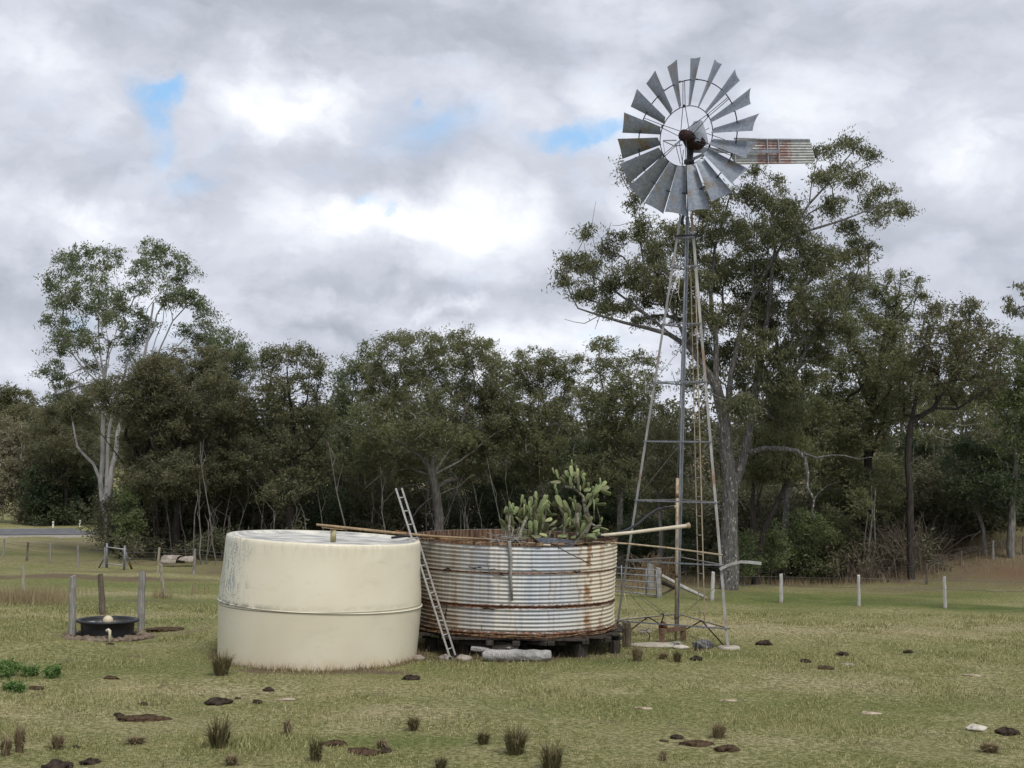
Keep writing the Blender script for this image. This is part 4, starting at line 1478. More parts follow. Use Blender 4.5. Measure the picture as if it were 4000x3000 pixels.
MB().tube([pix(2655, 1060, 31.3), pix(2650, 1150, 31.3), pix(2655, 1172, 31.3), pix(2668, 1172, 31.3)], .006, 4).build('hanging_cord', M['pvc'], mill)
MB().tube([pix(2655, 1040, 31.3), pix(2605, 1225, 31.3)], .005, 4).build('hanging_cord', M['pvc'], mill)

# ------------------------------------------------------------------ pipes at the tower
pole('delivery_pipe', 'thick cream pipe sloping from the rusty tank up past the windmill leg', 'pipe', [pix(2330, 2094, 29.6), pix(2470, 2080, 30.2), pix(2600, 2064, 31.0), pix(2684, 2054, 31.15)], [.036, .037, .041, .045], M['pvc'], 14)
tag(MB().tube([pix(2682, 2054, 31.14), pix(2692, 2052, 31.17), pix(2696, 2051, 31.18)], [.058, .066, .02], 14).build('pipe_cap', M['tan_pipe']), 'worn round cap on the raised end of the cream pipe', 'pipe cap')
hp = [(2320, 2098, 29.5), (2390, 2089, 29.9), (2440, 2075, 30.3), (2490, 2048, 30.7), (2530, 2014, 31.0), (2565, 1991, 31.2), (2600, 1982, 31.3), (2634, 1980, 31.33)]
pole('hose', 'black hose curving from the pump pipe down to the rusty tank', 'hose', [pix(*q) for q in hp], .030, M['black_poly'], 10)
pole('rusty_pipe', 'thin rusty pipe sagging from the corrugated tank to the right tower leg', 'pipe', [pix(2308, 2116, 29.4), pix(2450, 2124, 29.7), pix(2600, 2139, 30.0), pix(2823, 2168, 30.3)], .019, M['tan_pipe'], 8)
ba = [pix(2812, 2224, 30.45), pix(2840, 2210, 30.4), pix(2862, 2202, 30.3), pix(2894, 2195, 30.2), pix(2925, 2196, 30.1), pix(2972, 2201, 30.0)]
b = MB()
for i in range(5): b.bar(ba[i], ba[i + 1] + (ba[i + 1] - ba[i]) * .03, .05, .060)
tag(b.build('bent_bar', M['alu'], None, ba[0]), 'bent pale metal bar tied to the right tower leg and sticking out', 'metal bar')

# ------------------------------------------------------------------ round the pump
fa = pix(2587, 2520, 30.95)
pf = thing('pump_frame', 'low brown steel frame straddling the foot of the pump pipe', 'frame', (fa.x, fa.y, 0))
l0, l1 = pix(2585, 2518, 30.9), pix(2668, 2512, 31.55)
l0.z = l1.z = 0
MB().bar(l0 + Vector((0, 0, .02)), l0 + Vector((0, 0, .235)), .12, .08, (0, 1, 0)).build('upright', M['brown_steel'], pf)
MB().bar(l1 + Vector((0, 0, .02)), l1 + Vector((0, 0, .235)), .12, .08, (0, 1, 0)).build('upright', M['brown_steel'], pf)
dv = (l1 - l0).normalized()
MB().bar(l0 - dv * .07 + Vector((0, 0, .285)), l1 + dv * .07 + Vector((0, 0, .285)), .09, .10, (0, 0, 1)).build('cross_beam', M['brown_steel'], pf)
sl0 = gpix(2565, 2522)
tag(MB().blob((sl0.x, sl0.y, .015), (.62, .42, .030), 31, .12, 26, 6).build('concrete_slab', M['conc'], None, sl0), 'flat worn concrete slab under the brown pump frame', 'slab')
# old pulley block hanging on its chain
hk = pix(2590, 2400, 31.1)
pb_ = thing('pulley_block', 'rusty pulley block with a curved hook hanging inside the tower', 'pulley block', hk)
MB().tube([pix(2580, 2400, 31.1), pix(2587, 2397, 31.1), pix(2593, 2402, 31.1), pix(2591, 2410, 31.1), pix(2586, 2420, 31.1), pix(2585, 2430, 31.1)], [.008, .016, .018, .016, .015, .014], 7).build('hook', M['rust_dark'], pb_)
q = pix(2590, 2449, 31.1)
MB().lathe([(.02, -.035), (.11, -.03), (.125, -.01), (.125, .01), (.11, .03), (.02, .035)], q, (-.75, -.65, .1), 20).build('sheave', M['rust'], pb_)
MB().bar(pix(2585, 2428, 31.1), pix(2592, 2470, 31.1), .10, .05).build('cheek', M['rust_dark'], pb_)
wa = legp(0, zs[1] - .55)
b = MB().tube([wa, pix(2586, 2402, 31.1)], .006, 4)
tag(b.build('chain', M['wire'], None, wa), 'thin rusty chain holding the pulley block to the left tower leg', 'chain')
MB().tube([wa, pix(2528, 2402, 32.2)], .006, 4).build('stay_wire', M['wire'], mill)
tag(MB().tube([pix(2439, 2317, 31.4), pix(2446, 2360, 31.4), pix(2457, 2410, 31.4)], .007, 5).build('pale_rope', M['pvc']), 'thin pale rope hanging from the left tower leg', 'rope')
# split stump, burnt log, rubble
q = pix(2447, 2518, 30.3)
b = stump_mesh(q.x, q.y, .088, -.04, .52, seed=77)
for k in range(5):
    a = 1.2 * k
    b.bar((q.x + .07 * math.cos(a), q.y + .07 * math.sin(a), .02), (q.x + .09 * math.cos(a), q.y + .08 * math.sin(a), .42 + .14 * (k % 2)), .05, .04)
tag(b.build('stump', M['wood_split'], None, (q.x, q.y, 0)), 'short splintered brown stump at the right end of the tank stand', 'stump')
q = gpix(2722, 2542)
b = MB().tube([q + Vector((0, -.05, .085)), q + Vector((.12, .08, .10)), q + Vector((.25, .25, .10)), q + Vector((.40, .45, .07))], [.105, .115, .10, .05], 11, False, True, .16)
b.tube([q + Vector((-.06, .25, .12)), q + Vector((.16, .3, .17)), q + Vector((.3, .35, .13))], [.03, .045, .02], 7, False, True, .2)
tag(b.build('burnt_log', M['wood_char'], None, q), 'short charred log with silvery top near the right tower foot', 'log')
q = gpix(2655, 2527)
b = MB()
for k in range(9):
    r_ = random.Random(k + 5)
    a = q + Vector((r_.gauss(0, .14), r_.gauss(.15, .14), .03))
    b.tube([a, a + Vector((r_.uniform(-.25, .25), r_.uniform(-.2, .2), r_.uniform(0, .09)))], [.018, .012], 5)
tag(b.build('stick_pile', M['dead_wood'], None, q), 'small pile of pale sticks at the foot of the pump pipe', 'sticks')
q = gpix(2655, 2531)
tag(MB().blob((q.x + .02, q.y - .1, .02), (.19, .12, .05), 8, .15).build('flat_stone', M['stone_pale'], None, q), 'flat pale stone before the brown pump frame', 'stone')
for (px, py, L, lab) in ((2520, 2472, .34, 'grey flat stone lying behind the pulley block'), (2762, 2450, .4, 'grey flat stone under the rear tower crossbar')):
    q = gpix(px, py)
    tag(MB().blob((q.x, q.y, q.z + .015), (L / 2 * 1.0, .16, .06), int(L * 100), .15).build('flat_stone', M['stone'], None, q), lab, 'stone')
b = MB()
q = gpix(2535, 2500)
for pts in (((0, 0, .0), (.02, .02, .12), (-.06, .05, .2), (-.2, .08, .21)), ((-.06, .05, .2), (.02, .1, .27))):
    b.tube([q + Vector(k) for k in pts], [.012] * (len(pts) - 1) + [.005], 5)
tag(b.build('crooked_stick', M['iron_dark'], None, q), 'thin dark crooked stick standing left of the pump frame', 'stick')

# ------------------------------------------------------------------ timber lying before the stand
a, c = gpix(1884, 2584), gpix(2150, 2584)
n_ = 16
b = MB().tube([a.lerp(c, i / n_) + Vector((0, .02 * math.sin(i * .9), .118 + .004 * math.sin(i * 1.7))) for i in range(n_ + 1)], [.055] + [.118 + .007 * math.sin(i * 1.3) + .004 * math.sin(i * 3.1) for i in range(n_ - 1)] + [.10], 18, False, True, .045)
tag(b.build('log', M['log_grey'], None, a), 'thick silver grey log lying in front of the tank stand', 'log')
a, c = pix(1842, 2540, 28.15), pix(1910, 2538, 28.0)
a.z = c.z = .20
tag(MB().tube([a, a.lerp(c, .5), c], [.05, .062, .04], 9, False, True, .2).build('log_stub', M['log_grey'], None, a), 'short weathered log stub behind the left end of the thick log', 'log')
a, c = pix(1788, 2498, 28.55), pix(2012, 2534, 28.25)
tag(MB().bar(a, c, .19, .05, (0, -.8, .6)).build('fallen_plank', M['wood_dark'], None, a), 'dark grey plank slumped from the stand down to the thick log', 'plank')
a, c = pix(1925, 2510, 28.5), pix(2018, 2535, 28.2)
tag(MB().bar(a, c, .12, .04, (0, -.6, .8)).build('short_plank', M['post_grey'], None, a), 'short pale grey plank wedged above the dark fallen plank', 'plank')
for (px, py, r_, lab) in ((1738, 2576, .10, 'angular brown rock beside the ladder foot on its left'), (1808, 2578, .11, 'round reddish rock beside the ladder foot on its right'), (1633, 2577, .09, 'small brown rock at the right foot of the cream tank')):
    q = gpix(px, py)
    tag(MB().blob((q.x, q.y, q.z + .02), (r_ * 1.5, r_, r_ * .75), int(r_ * 1000), .22).build('rock', M['stone'], None, q), lab, 'rock')

# ------------------------------------------------------------------ drinking trough with its posts
q = gpix(418, 2462)
TX, TY, TZ = pix(421, 2430, 31.35).x, 31.35, float(gz(q.x, 31.2)) + .02
tr = thing('water_trough', 'round black plastic drinking trough between three grey posts', 'water trough', (TX, TY, TZ))
R_ = .655
MB().lathe([(R_ * .84, 0), (R_ * .87, .12), (R_ * .90, .30), (R_ * .92, .33)], (TX, TY, TZ), (0, 0, 1), 56).build('basin', M['black_poly'], tr)
MB().lathe([(R_ * .90, .33), (R_ * 1.0, .335), (R_ * 1.04, .355), (R_ * 1.04, .385), (R_ * 1.0, .40), (R_ * .93, .395), (R_ * .90, .36), (R_ * .88, .26)], (TX, TY, TZ), (0, 0, 1), 56).build('lip', M['black_poly'], tr)
MB().lathe([(R_ * .885, .345), (.01, .345)], (TX, TY, TZ), (0, 0, 1), 56).build('water', M['water'], tr)
tag(MB().blob((TX + .02, TY - .05, TZ + .365), (.115, .115, .115), 1, 0, 24, 16).build('float_ball', M['float'], None, (TX, TY, TZ)), 'cream float ball bobbing in the black trough', 'float')
sp = pix(428, 2480, 30.5)
q1 = Vector((sp.x, sp.y, float(gz(sp.x, sp.y)) + .02))
tag(MB().tube([q1 - Vector((0, 0, .05)), q1 + Vector((0, .02, .16)), q1 + Vector((-.01, .03, .22)), q1 + Vector((-.04, .05, .24)), q1 + Vector((-.09, .06, .215))], [.030, .030, .036, .036, .034], 10).build('standpipe', M['pvc'], None, q1), 'short cream elbow pipe rising from mud before the trough', 'pipe')
b = MB()
for k in range(46):
    a = 2 * PI * k / 46
    r_ = random.Random(k)
    rr_ = .70 + r_.uniform(-.06, .12)
    b.blob((TX + rr_ * 1.1 * math.cos(a), TY + rr_ * math.sin(a), TZ + .0), (r_.uniform(.10, .17), r_.uniform(.08, .14), r_.uniform(.05, .10)), k, .3, 9, 6)
tag(b.build('trampled_mud', M['mud']), 'lumpy trampled mud ring around the trough', None, None, 'stuff')


def post(name, label, bx, by, tx, ty, wpx, mat, seed, d=None, group=None, parent=None, taper=.88):
    """weathered post from its foot pixel to its top pixel"""
    g = gpix(bx, by) if d is None else pix(bx, by, d)
    t = pix(tx, ty, g.y)
    r_ = wpx / 2 / ppm(g.y)
    rr_ = random.Random(seed)
    k = 7
    off = [Vector((rr_.uniform(-.12, .12) * r_, rr_.uniform(-.12, .12) * r_, 0)) for _ in range(k)]
    pts = [g.lerp(t, i / (k - 1)) + off[i] for i in range(k)]
    pts[0] = pts[0] - Vector((0, 0, .08))
    b = MB()
    n_ = 11
    rad = [r_ * (1 + (taper - 1) * i / (k - 1)) * rr_.uniform(.94, 1.06) for i in range(k)]
    ph = [rr_.uniform(.84, 1.12) for _ in range(n_)]
    vs, fs = [], []
    for i in range(k):
        for j in range(n_):
            a_ = 2 * PI * j / n_
            q_ = rad[i] * ph[j]
            vs.append(pts[i] + Vector((q_ * math.cos(a_), q_ * math.sin(a_), (.25 * r_ * math.sin(a_ + seed) if i == k - 1 else 0))))
    for i in range(k - 1):
        for j in range(n_):
            q_ = (j + 1) % n_
            fs.append((i * n_ + j, i * n_ + q_, (i + 1) * n_ + q_, (i + 1) * n_ + j))
    fs.append(tuple(range((k - 1) * n_, k * n_)))
    b.add(vs, fs, False)
    o = b.build(name, mat, parent, g)
    if parent is None: tag(o, label, 'post', group)
    return g, t, o


post('trough_post', 'thick crooked grey post on the left of the black trough', 280, 2490, 284, 2250, 29, M['post_grey'], 1)
post('trough_post', 'brown leaning post standing behind the black trough', 402, 2400, 392, 2243, 25, M['post_brown'], 2)
post('trough_post', 'tall straight grey post on the right of the black trough', 550, 2476, 555, 2233, 29, M['post_grey'], 3)
post('old_post', 'pale lichen covered old post standing in tall straw grass', 92, 2318, 88, 2203, 14, M['post_lichen'], 4)
post('old_post', 'yellowish leaning old post between the trough and the cream tank', 641, 2336, 628, 2203, 14, M['post_lichen'], 5)

# ------------------------------------------------------------------ fences
def fence(label, spec, mat, wires, grp=None, mats=None, frac=(.55, .8, .95), ext=(0, 0)):
    g0 = gpix(spec[0][0], spec[0][1])
    f_ = thing('wire_fence', label, 'fence', g0, grp)
    ends = []
    for i, (bx, by, tx, ty, w_) in enumerate(spec):
        g, t, o = post('post', None, bx, by, tx, ty, w_, (mats or {}).get(i, mat), 20 + i * 3 + int(bx), None, None, f_)
        ends.append((g, t))
    if wires:
        for fr in frac:
            b = MB()
            for (g, t), (g2, t2) in zip(ends[:-1], ends[1:]):
                b.tube([g.lerp(t, fr), g.lerp(t, fr).lerp(g2.lerp(t2, fr), .5) - Vector((0, 0, .02)), g2.lerp(t2, fr)], .0065, 4, True, False)
            b.build('wire', M['wire'], f_)
    return ends


fence('wire fence of slim grey posts in front of the road on the left', [(-80, 2170, -76, 2095, 9), (10, 2179, 17, 2105, 8), (105, 2192, 110, 2118, 9), (197, 2201, 197, 2124, 9), (305, 2216, 304, 2130, 9), (410, 2219, 410, 2140, 8)], M['post_grey'], True, None, {2: M['post_brown']})
fence('wire fence of two slim posts behind the leaning yellowish post', [(490, 2224, 490, 2142, 7), (615, 2234, 623, 2138, 10), (757, 2243, 761, 2143, 12), (1000, 2262, 1004, 2165, 10)], M['post_grey'], True, None, {1: M['post_lichen']})
fence('row of short whitened posts across the right of the paddock', [(2782, 2346, 2786, 2235, 15), (3051, 2354, 3051, 2242, 15), (3355, 2367, 3354, 2247, 14), (3692, 2376, 3688, 2253, 14), (4060, 2388, 4056, 2262, 14)], M['post_white'], True, None, None, (.6, .9))
fence('fence of dark weathered posts climbing the bank on the far right', [(2728, 2275, 2730, 2200, 13), (2951, 2281, 2951, 2203, 13), (3141, 2268, 3141, 2186, 11), (3312, 2276, 3312, 2200, 13), (3473, 2273, 3473, 2215, 10), (3620, 2283, 3620, 2200, 10), (3755, 2206, 3755, 2152, 9), (3880, 2184, 3880, 2113, 9), (3997, 2166, 3998, 2093, 12)], M['post_brown'], True, None, {1: M['post_white'], 2: M['post_grey'], 7: M['post_grey']})
# steel frame of a small gate in the left fence
ga, gb_ = gpix(417, 2219), gpix(485, 2226)
gf = thing('small_gate', 'narrow steel pipe gate frame with slanting struts in the left fence', 'gate', ga)
ta, tb_ = pix(418, 2121, ga.y), pix(488, 2131, gb_.y)
for g, t, w_ in ((ga, ta, .05), (gb_, tb_, .045)):
    MB().tube([g - Vector((0, 0, .05)), t], w_, 10).build('upright', M['galv_dark'], gf)
for fr in (.84, .18):
    MB().tube([ga.lerp(ta, fr), gb_.lerp(tb_, fr)], .024, 8).build('rail', M['alu'], gf)
s0 = pix(386, 2217, ga.y + .2); s0.z = float(gz(s0.x, s0.y))
MB().tube([ga.lerp(ta, .62), s0], .035, 8).build('strut', M['galv_dark'], gf)
s1 = pix(515, 2217, gb_.y + .8); s1.z = float(gz(s1.x, s1.y))
m_ = gb_.lerp(tb_, .75)
MB().tube([m_, m_.lerp(s1, .62)], .04, 8).build('strut', M['galv'], gf)
MB().tube([m_.lerp(s1, .62), s1], .042, 8).build('strut', M['rust'], gf)
# fallen white trough and dead timber near that fence
g = gpix(690, 2212)
b = MB()
vs, fs = [], []
for i in range(9):
    a = PI * (.05 + .9 * i / 8)
    for x_ in (-.55, .15):
        vs.append(g + Vector((x_ + .42 * math.cos(a) * .3, .4 * math.cos(a), .42 * math.sin(a) + .05)))
for i in range(8): fs.append((2 * i, 2 * i + 1, 2 * i + 3, 2 * i + 2))
b.add(vs, fs, True)
b.add([g + Vector(k) for k in ((.12, -.3, .32), (.72, -.25, .24), (.86, .05, .33), (.66, .25, .47), (.15, .2, .42), (.5, -.1, .30))], [(0, 1, 5), (1, 2, 5), (2, 3, 5), (3, 4, 5), (4, 0, 5)])
ob = b.build('upturned_trough', M['stone'], None, g)
ob.modifiers.new('thick', 'SOLIDIFY').thickness = .03
tag(ob, 'broken pale trough lying upturned behind the left fence', 'trough')
# farm gate, half hidden by the corrugated tank
gp1 = post('gate_post', 'broad square grey gate post behind the windmill tower', 2540, 2306, 2540, 2202, 29, M['post_grey'], 61)
gp2 = post('gate_post', 'round grey gate post where the farm gate is hung', 2573, 2336, 2573, 2219, 22, M['post_grey'], 62)
e1 = pix(2564, 2330, gp2[0].y - .05); e0 = pix(2290, 2300, gp2[0].y + 1.2)
fg = thing('farm_gate', 'wide galvanised tube farm gate partly hidden by the rusty tank', 'gate', e1)
rows_ = ((2213, 2227), (2237, 2251), (2262, 2276), (2285, 2301), (2306, 2324))
for yl, yr in rows_:
    MB().tube([pix(2290, yl - 6, e0.y), pix(2565, yr, e1.y)], .019, 8).build('rail', M['galv_dark'], fg)
for px, d_, y0, y1 in ((2565, e1.y, 2225, 2326), (2524, e1.y + .18, 2222, 2320), (2428, e1.y + .6, 2208, 2318)):
    MB().tube([pix(px, y0, d_), pix(px, y1, d_)], .019, 8).build('stile', M['galv_dark'], fg)
a, c = pix(2584, 2248, gp2[0].y), gpix(2757, 2342)
tag(MB().tube([a, a.lerp(c, .5), c + Vector((0, 0, .06))], [.06, .07, .055], 9, False, True, .12).build('brace_log', M['dead_wood'], None, c), 'long grey log propped from the gate post to the ground', 'log')
a, c = pix(2582, 2272, gp2[0].y + .5), gpix(2631, 2300)
tag(MB().tube([a, c + Vector((0, 0, .05))], [.08, .07], 8, False, True, .1).build('brace_log', M['wood_dark'], None, c), 'short dark log leaning on the gate post beneath the grey log', 'log')
# guide posts on the road
for px, py, ty, lab in ((207, 2063, 2036, 'white guide post by the road, the one farther from the big gum'), (312, 2060, 2033, 'white guide post by the road, the one nearer the pale gum trunk')):
    g = pix(px, py, 96)
    t = pix(px, ty, 96)
    gp = thing('guide_post', lab, 'guide post', g)
    MB().box((g.x, g.y, (g.z - .4 + t.z) / 2), (.11, .06, t.z - g.z + .4), None, .01).build('body', M['guide'], gp)
    MB().box((g.x, g.y - .035, t.z - .13), (.07, .012, .07)).build('reflector', M['rust'], gp)
# ------------------------------------------------------------------ trees
def leaf_quads(cent, rad, n, L, Wd, droop, rng, flat=1.0, swing=None):
    """n leaves round each clump centre; returns (k*4, 3)"""
    m = len(cent)
    c = np.repeat(cent, n, 0)
    r = np.repeat(rad, n)[:, None]
    ns = 7                                   # little sprays leaving each clump
    sp = rng.normal(size=(m, ns, 3)) + np.array([0, 0, .25])
    sp /= np.linalg.norm(sp, axis=2, keepdims=True) + 1e-9
    sp *= rng.uniform(.5, 1.5, (m, ns, 1))
    pick = sp[np.repeat(np.arange(m), n), rng.integers(0, ns, m * n)]
    t = rng.random((m * n, 1)) ** .7
    off = pick * t + np.clip(rng.normal(size=(m * n, 3)), -1.6, 1.6) * .24
    off[:, 2] -= .30 * t[:, 0] ** 2 * (droop + .2)
    off[:, 2] *= flat
    p = c + off * r
    d = rng.normal(size=(m * n, 3)) * np.array([.75, .75, .55]) + np.array([0, 0, -droop])
    if swing is not None:
        d += np.repeat(swing, n, 0) * .8
    d /= np.linalg.norm(d, axis=1, keepdims=True) + 1e-9
    q = rng.normal(size=(m * n, 3))
    w_ = np.cross(d, q)
    w_ /= np.linalg.norm(w_, axis=1, keepdims=True) + 1e-9
    l_ = L * rng.uniform(.6, 1.25, (m * n, 1))
    ww = Wd * rng.uniform(.7, 1.3, (m * n, 1))
    V = np.empty((m * n, 4, 3))
    V[:, 0] = p - d * l_ * .5
    V[:, 1] = p + w_ * ww * .5 - d * l_ * .08
    V[:, 2] = p + d * l_ * .5
    V[:, 3] = p - w_ * ww * .5 - d * l_ * .08
    return V.reshape(-1, 3)


class Skel:
    def __init__(s, rng):
        s.p = []
        s.par = []
        s.r0 = []
        s.rng = rng

    def path(s, pts, r0, r1, step=.7, jit=.05):
        """explicit limb; joins the nearest node already there"""
        pts = [np.array(p, float) for p in pts]
        par = -1
        if s.p:
            A = np.array(s.p)
            par = int(np.argmin(((A - pts[0]) ** 2).sum(1)))
            pts[0] = A[par]
        # resample with a smooth curve
        q = [pts[0]]
        n_ = len(pts)
        for i in range(n_ - 1):
            p0_, p1_, p2_, p3_ = pts[max(i - 1, 0)], pts[i], pts[i + 1], pts[min(i + 2, n_ - 1)]
            k = max(1, int(np.linalg.norm(p2_ - p1_) / step))
            for j in range(1, k + 1):
                t = j / k
                x = .5 * ((2 * p1_) + (-p0_ + p2_) * t + (2 * p0_ - 5 * p1_ + 4 * p2_ - p3_) * t * t + (-p0_ + 3 * p1_ - 3 * p2_ + p3_) * t ** 3)
                q.append(x + s.rng.normal(size=3) * jit)
        st = 0
        if par < 0:
            s.p.append(q[0]); s.par.append(-1); s.r0.append(r0)
            par = 0
        for i in range(1, len(q)):
            s.p.append(q[i]); s.par.append(par)
            s.r0.append(r0 + (r1 - r0) * i / (len(q) - 1))
            par = len(s.p) - 1

    def grow(s, targets, minz, step=.6, upk=1.6, wander=.12):
        tips = []
        base = np.array(s.p[0])
        o = np.argsort(np.linalg.norm(targets - base, axis=1) + s.rng.normal(size=len(targets)) * .8)
        for t in targets[o]:
            A = np.array(s.p)
            v = t - A
            d = np.linalg.norm(v, axis=1) + 1e-6
            cost = d * (1 + upk * np.clip(.35 - v[:, 2] / d, 0, None)) + np.where(A[:, 2] < minz, 6.0, 0)
            k = int(np.argmin(cost))
            p_ = A[k]
            g = s.par[k]
            pd = (p_ - np.array(s.p[g])) if g >= 0 else np.array([0, 0, 1.])
            pd = pd / (np.linalg.norm(pd) + 1e-9)
            dd = d[k]
            c_ = p_ + (pd * .55 + np.array([0, 0, .35])) * dd * .42
            n_ = max(2, int(dd / step))
            par = k
            for j in range(1, n_ + 1):
                u = j / n_
                x = (1 - u) ** 2 * p_ + 2 * u * (1 - u) * c_ + u * u * t
                if j < n_: x = x + s.rng.normal(size=3) * wander * min(1, dd * .3)
                s.p.append(x); s.par.append(par); s.r0.append(0)
                par = len(s.p) - 1
            tips.append(par)
        return tips

    def tubes(s, rtip=.011, expo=.47, maxr=None):
        n = len(s.p)
        cnt = np.zeros(n)
        kids = [[] for _ in range(n)]
        for i in range(n):
            if s.par[i] >= 0: kids[s.par[i]].append(i)
        for i in range(n - 1, -1, -1):
            if not kids[i]: cnt[i] = 1
            if s.par[i] >= 0: cnt[s.par[i]] += cnt[i]
        rad = rtip * cnt ** expo
        r0 = np.array(s.r0)
        rad = np.where(r0 > 0, r0, rad)
        if maxr: rad = np.minimum(rad, maxr)
        for i in range(n):
            if s.par[i] >= 0: rad[i] = min(rad[i], rad[s.par[i]])
        b = MB()
        P = [Vector(p) for p in s.p]
        started = [(-1, 0)]
        while started:
            pa, i = started.pop()
            ch = [pa] if pa >= 0 else []
            cur = i
            while True:
                ch.append(cur)
                if not kids[cur]: break
                ks = sorted(kids[cur], key=lambda q: -rad[q] * 1000 - cnt[q])
                for q in ks[1:]: started.append((cur, q))
                cur = ks[0]
            if len(ch) < 2: continue
            rr_ = [rad[q] for q in ch]
            if pa >= 0: rr_[0] = min(rr_[1] * 1.15, rad[pa])
            m = rr_[1]
            b.tube([P[q] for q in ch], rr_, 3 if m < .02 else (5 if m < .07 else 10), True, False)
        return b


NLEAF = 0
KM = 4.0


def make_tree(label, d, base, paths, blobs, leaf='leaf_gum', bark_='bark_grey', seed=0, k=3.2, cr=.42, nl=60, L=.20, Wd=.05, droop=.7, flat=.75, minf=.25, rtip=.012, spread=.6, group='trees of the wood edge',
              name='gum_tree', cat='tree', extra=None, parts=('trunk', 'crown'), dead=(), swing=None, wander=.12):
    """blobs: (px, py, rx, ry[, depth offset]) crown masses as they stand at depth d; paths: limbs as photo pixels with depth offsets"""
    global NLEAF
    BS = 1.12 if name != 'shrub' else 1.0
    rng = np.random.default_rng(seed + 1000)
    g = pix(base[0], base[1], d)
    zb = float(gz(g.x, d)) - .1
    g = Vector((g.x, d, zb))
    th = thing(name, label, cat, g, group)
    sk = Skel(rng)
    tail = paths[0][0][-1]
    if not any(abs(q[0][0][0] - tail[0]) + abs(q[0][0][1] - tail[1]) < 30 for q in paths[1:]):
        paths = [(paths[0][0], paths[0][1], min(paths[0][2], .03))] + list(paths[1:])
    for i, (pts, r0, r1) in enumerate(paths):
        q = [pix(p[0], p[1], d + (p[2] if len(p) > 2 else 0)) for p in pts]
        if i == 0:
            q[0] = g
        sk.path(q, r0, r1, .7, .03 if r0 > .1 else .06)
    T, R = [], []
    allx = [b[0] for b in blobs]
    half = (max(allx) - min(allx)) / 2 / ppm(d) * spread + .5
    for bl in blobs:
        px, py, rx, ry = bl[:4]
        rx, ry = rx * BS, ry * BS
        dz = bl[4] if len(bl) > 4 else rng.uniform(-1, 1) * half
        q = ppm(d + dz)
        mx, my = rx / q, ry / q
        n = max(3, int(KM * k * mx * my * PI * .8))
        u = rng.normal(size=(n, 3))
        u /= np.linalg.norm(u, axis=1, keepdims=True)
        u *= (rng.random((n, 1)) ** .36) * .98
        c = np.array(pix(px, py, d + dz))
        T.append(c + u * np.array([mx, (mx + my) * .55, my]))
    T = np.concatenate(T)
    topz = T[:, 2].max()
    tips = sk.grow(T, zb + (topz - zb) * minf, wander=wander)
    A = np.array(sk.p)
    C = A[tips]
    rad = rng.uniform(.65, 1.25, len(C)) * cr * 1.15
    for pts, r0, r1 in dead:
        q = [pix(p[0], p[1], d + (p[2] if len(p) > 2 else 0)) for p in pts]
        sk.path(q, r0, r1, .35, .035)
    # bare twigs and dead side branches
    if name != 'shrub':
        hi = (A[:, 2] > zb + (topz - zb) * .22) & (A[:, 2] < zb + (topz - zb) * .82)
        cand = np.nonzero(hi)[0]
        for q in rng.choice(cand, min(len(cand), int(len(C) * .24)), replace=False):
            dv = rng.normal(size=3) * np.array([1, 1, .5]) + np.array([0, 0, .25])
            dv = dv / np.linalg.norm(dv) * rng.uniform(.4, 1.15)
            s0 = A[q]
            sk.path([s0, s0 + dv * .5 + rng.normal(size=3) * .12, s0 + dv + rng.normal(size=3) * .2], .022, .008, .3, .03)
    b = sk.tubes(rtip * .85)
    b.build(parts[0], M[bark_], th)
    # leaves round the tips and some along the twigs
    par = np.array(sk.par)[tips]
    par = np.where(par < 0, 0, par)
    L, Wd, nl = L * .85, Wd * .95, int(nl * 1.0)
    Vs = [leaf_quads(C - np.array([0, 0, .10]), rad, nl, L, Wd, droop, rng, flat, swing and np.tile(np.array(swing), (len(C), 1)))]
    mid = (A[par] + C) / 2
    Vs.append(leaf_quads(mid, rad * .7, max(4, nl // 3), L, Wd, droop, rng, flat, swing and np.tile(np.array(swing), (len(C), 1))))
    V = np.concatenate(Vs) - np.array(g)
    NLEAF += len(V) // 4
    link(parts[1], np_mesh(parts[1], V, 4), M[leaf], th)
    if extra: extra(th)
    return th


BR = dict(leaf='leaf_olive', bark_='bark_dark', L=.26, Wd=.038, droop=.35, nl=80, k=3.4, cr=.46, flat=.7, name='brush_tree')

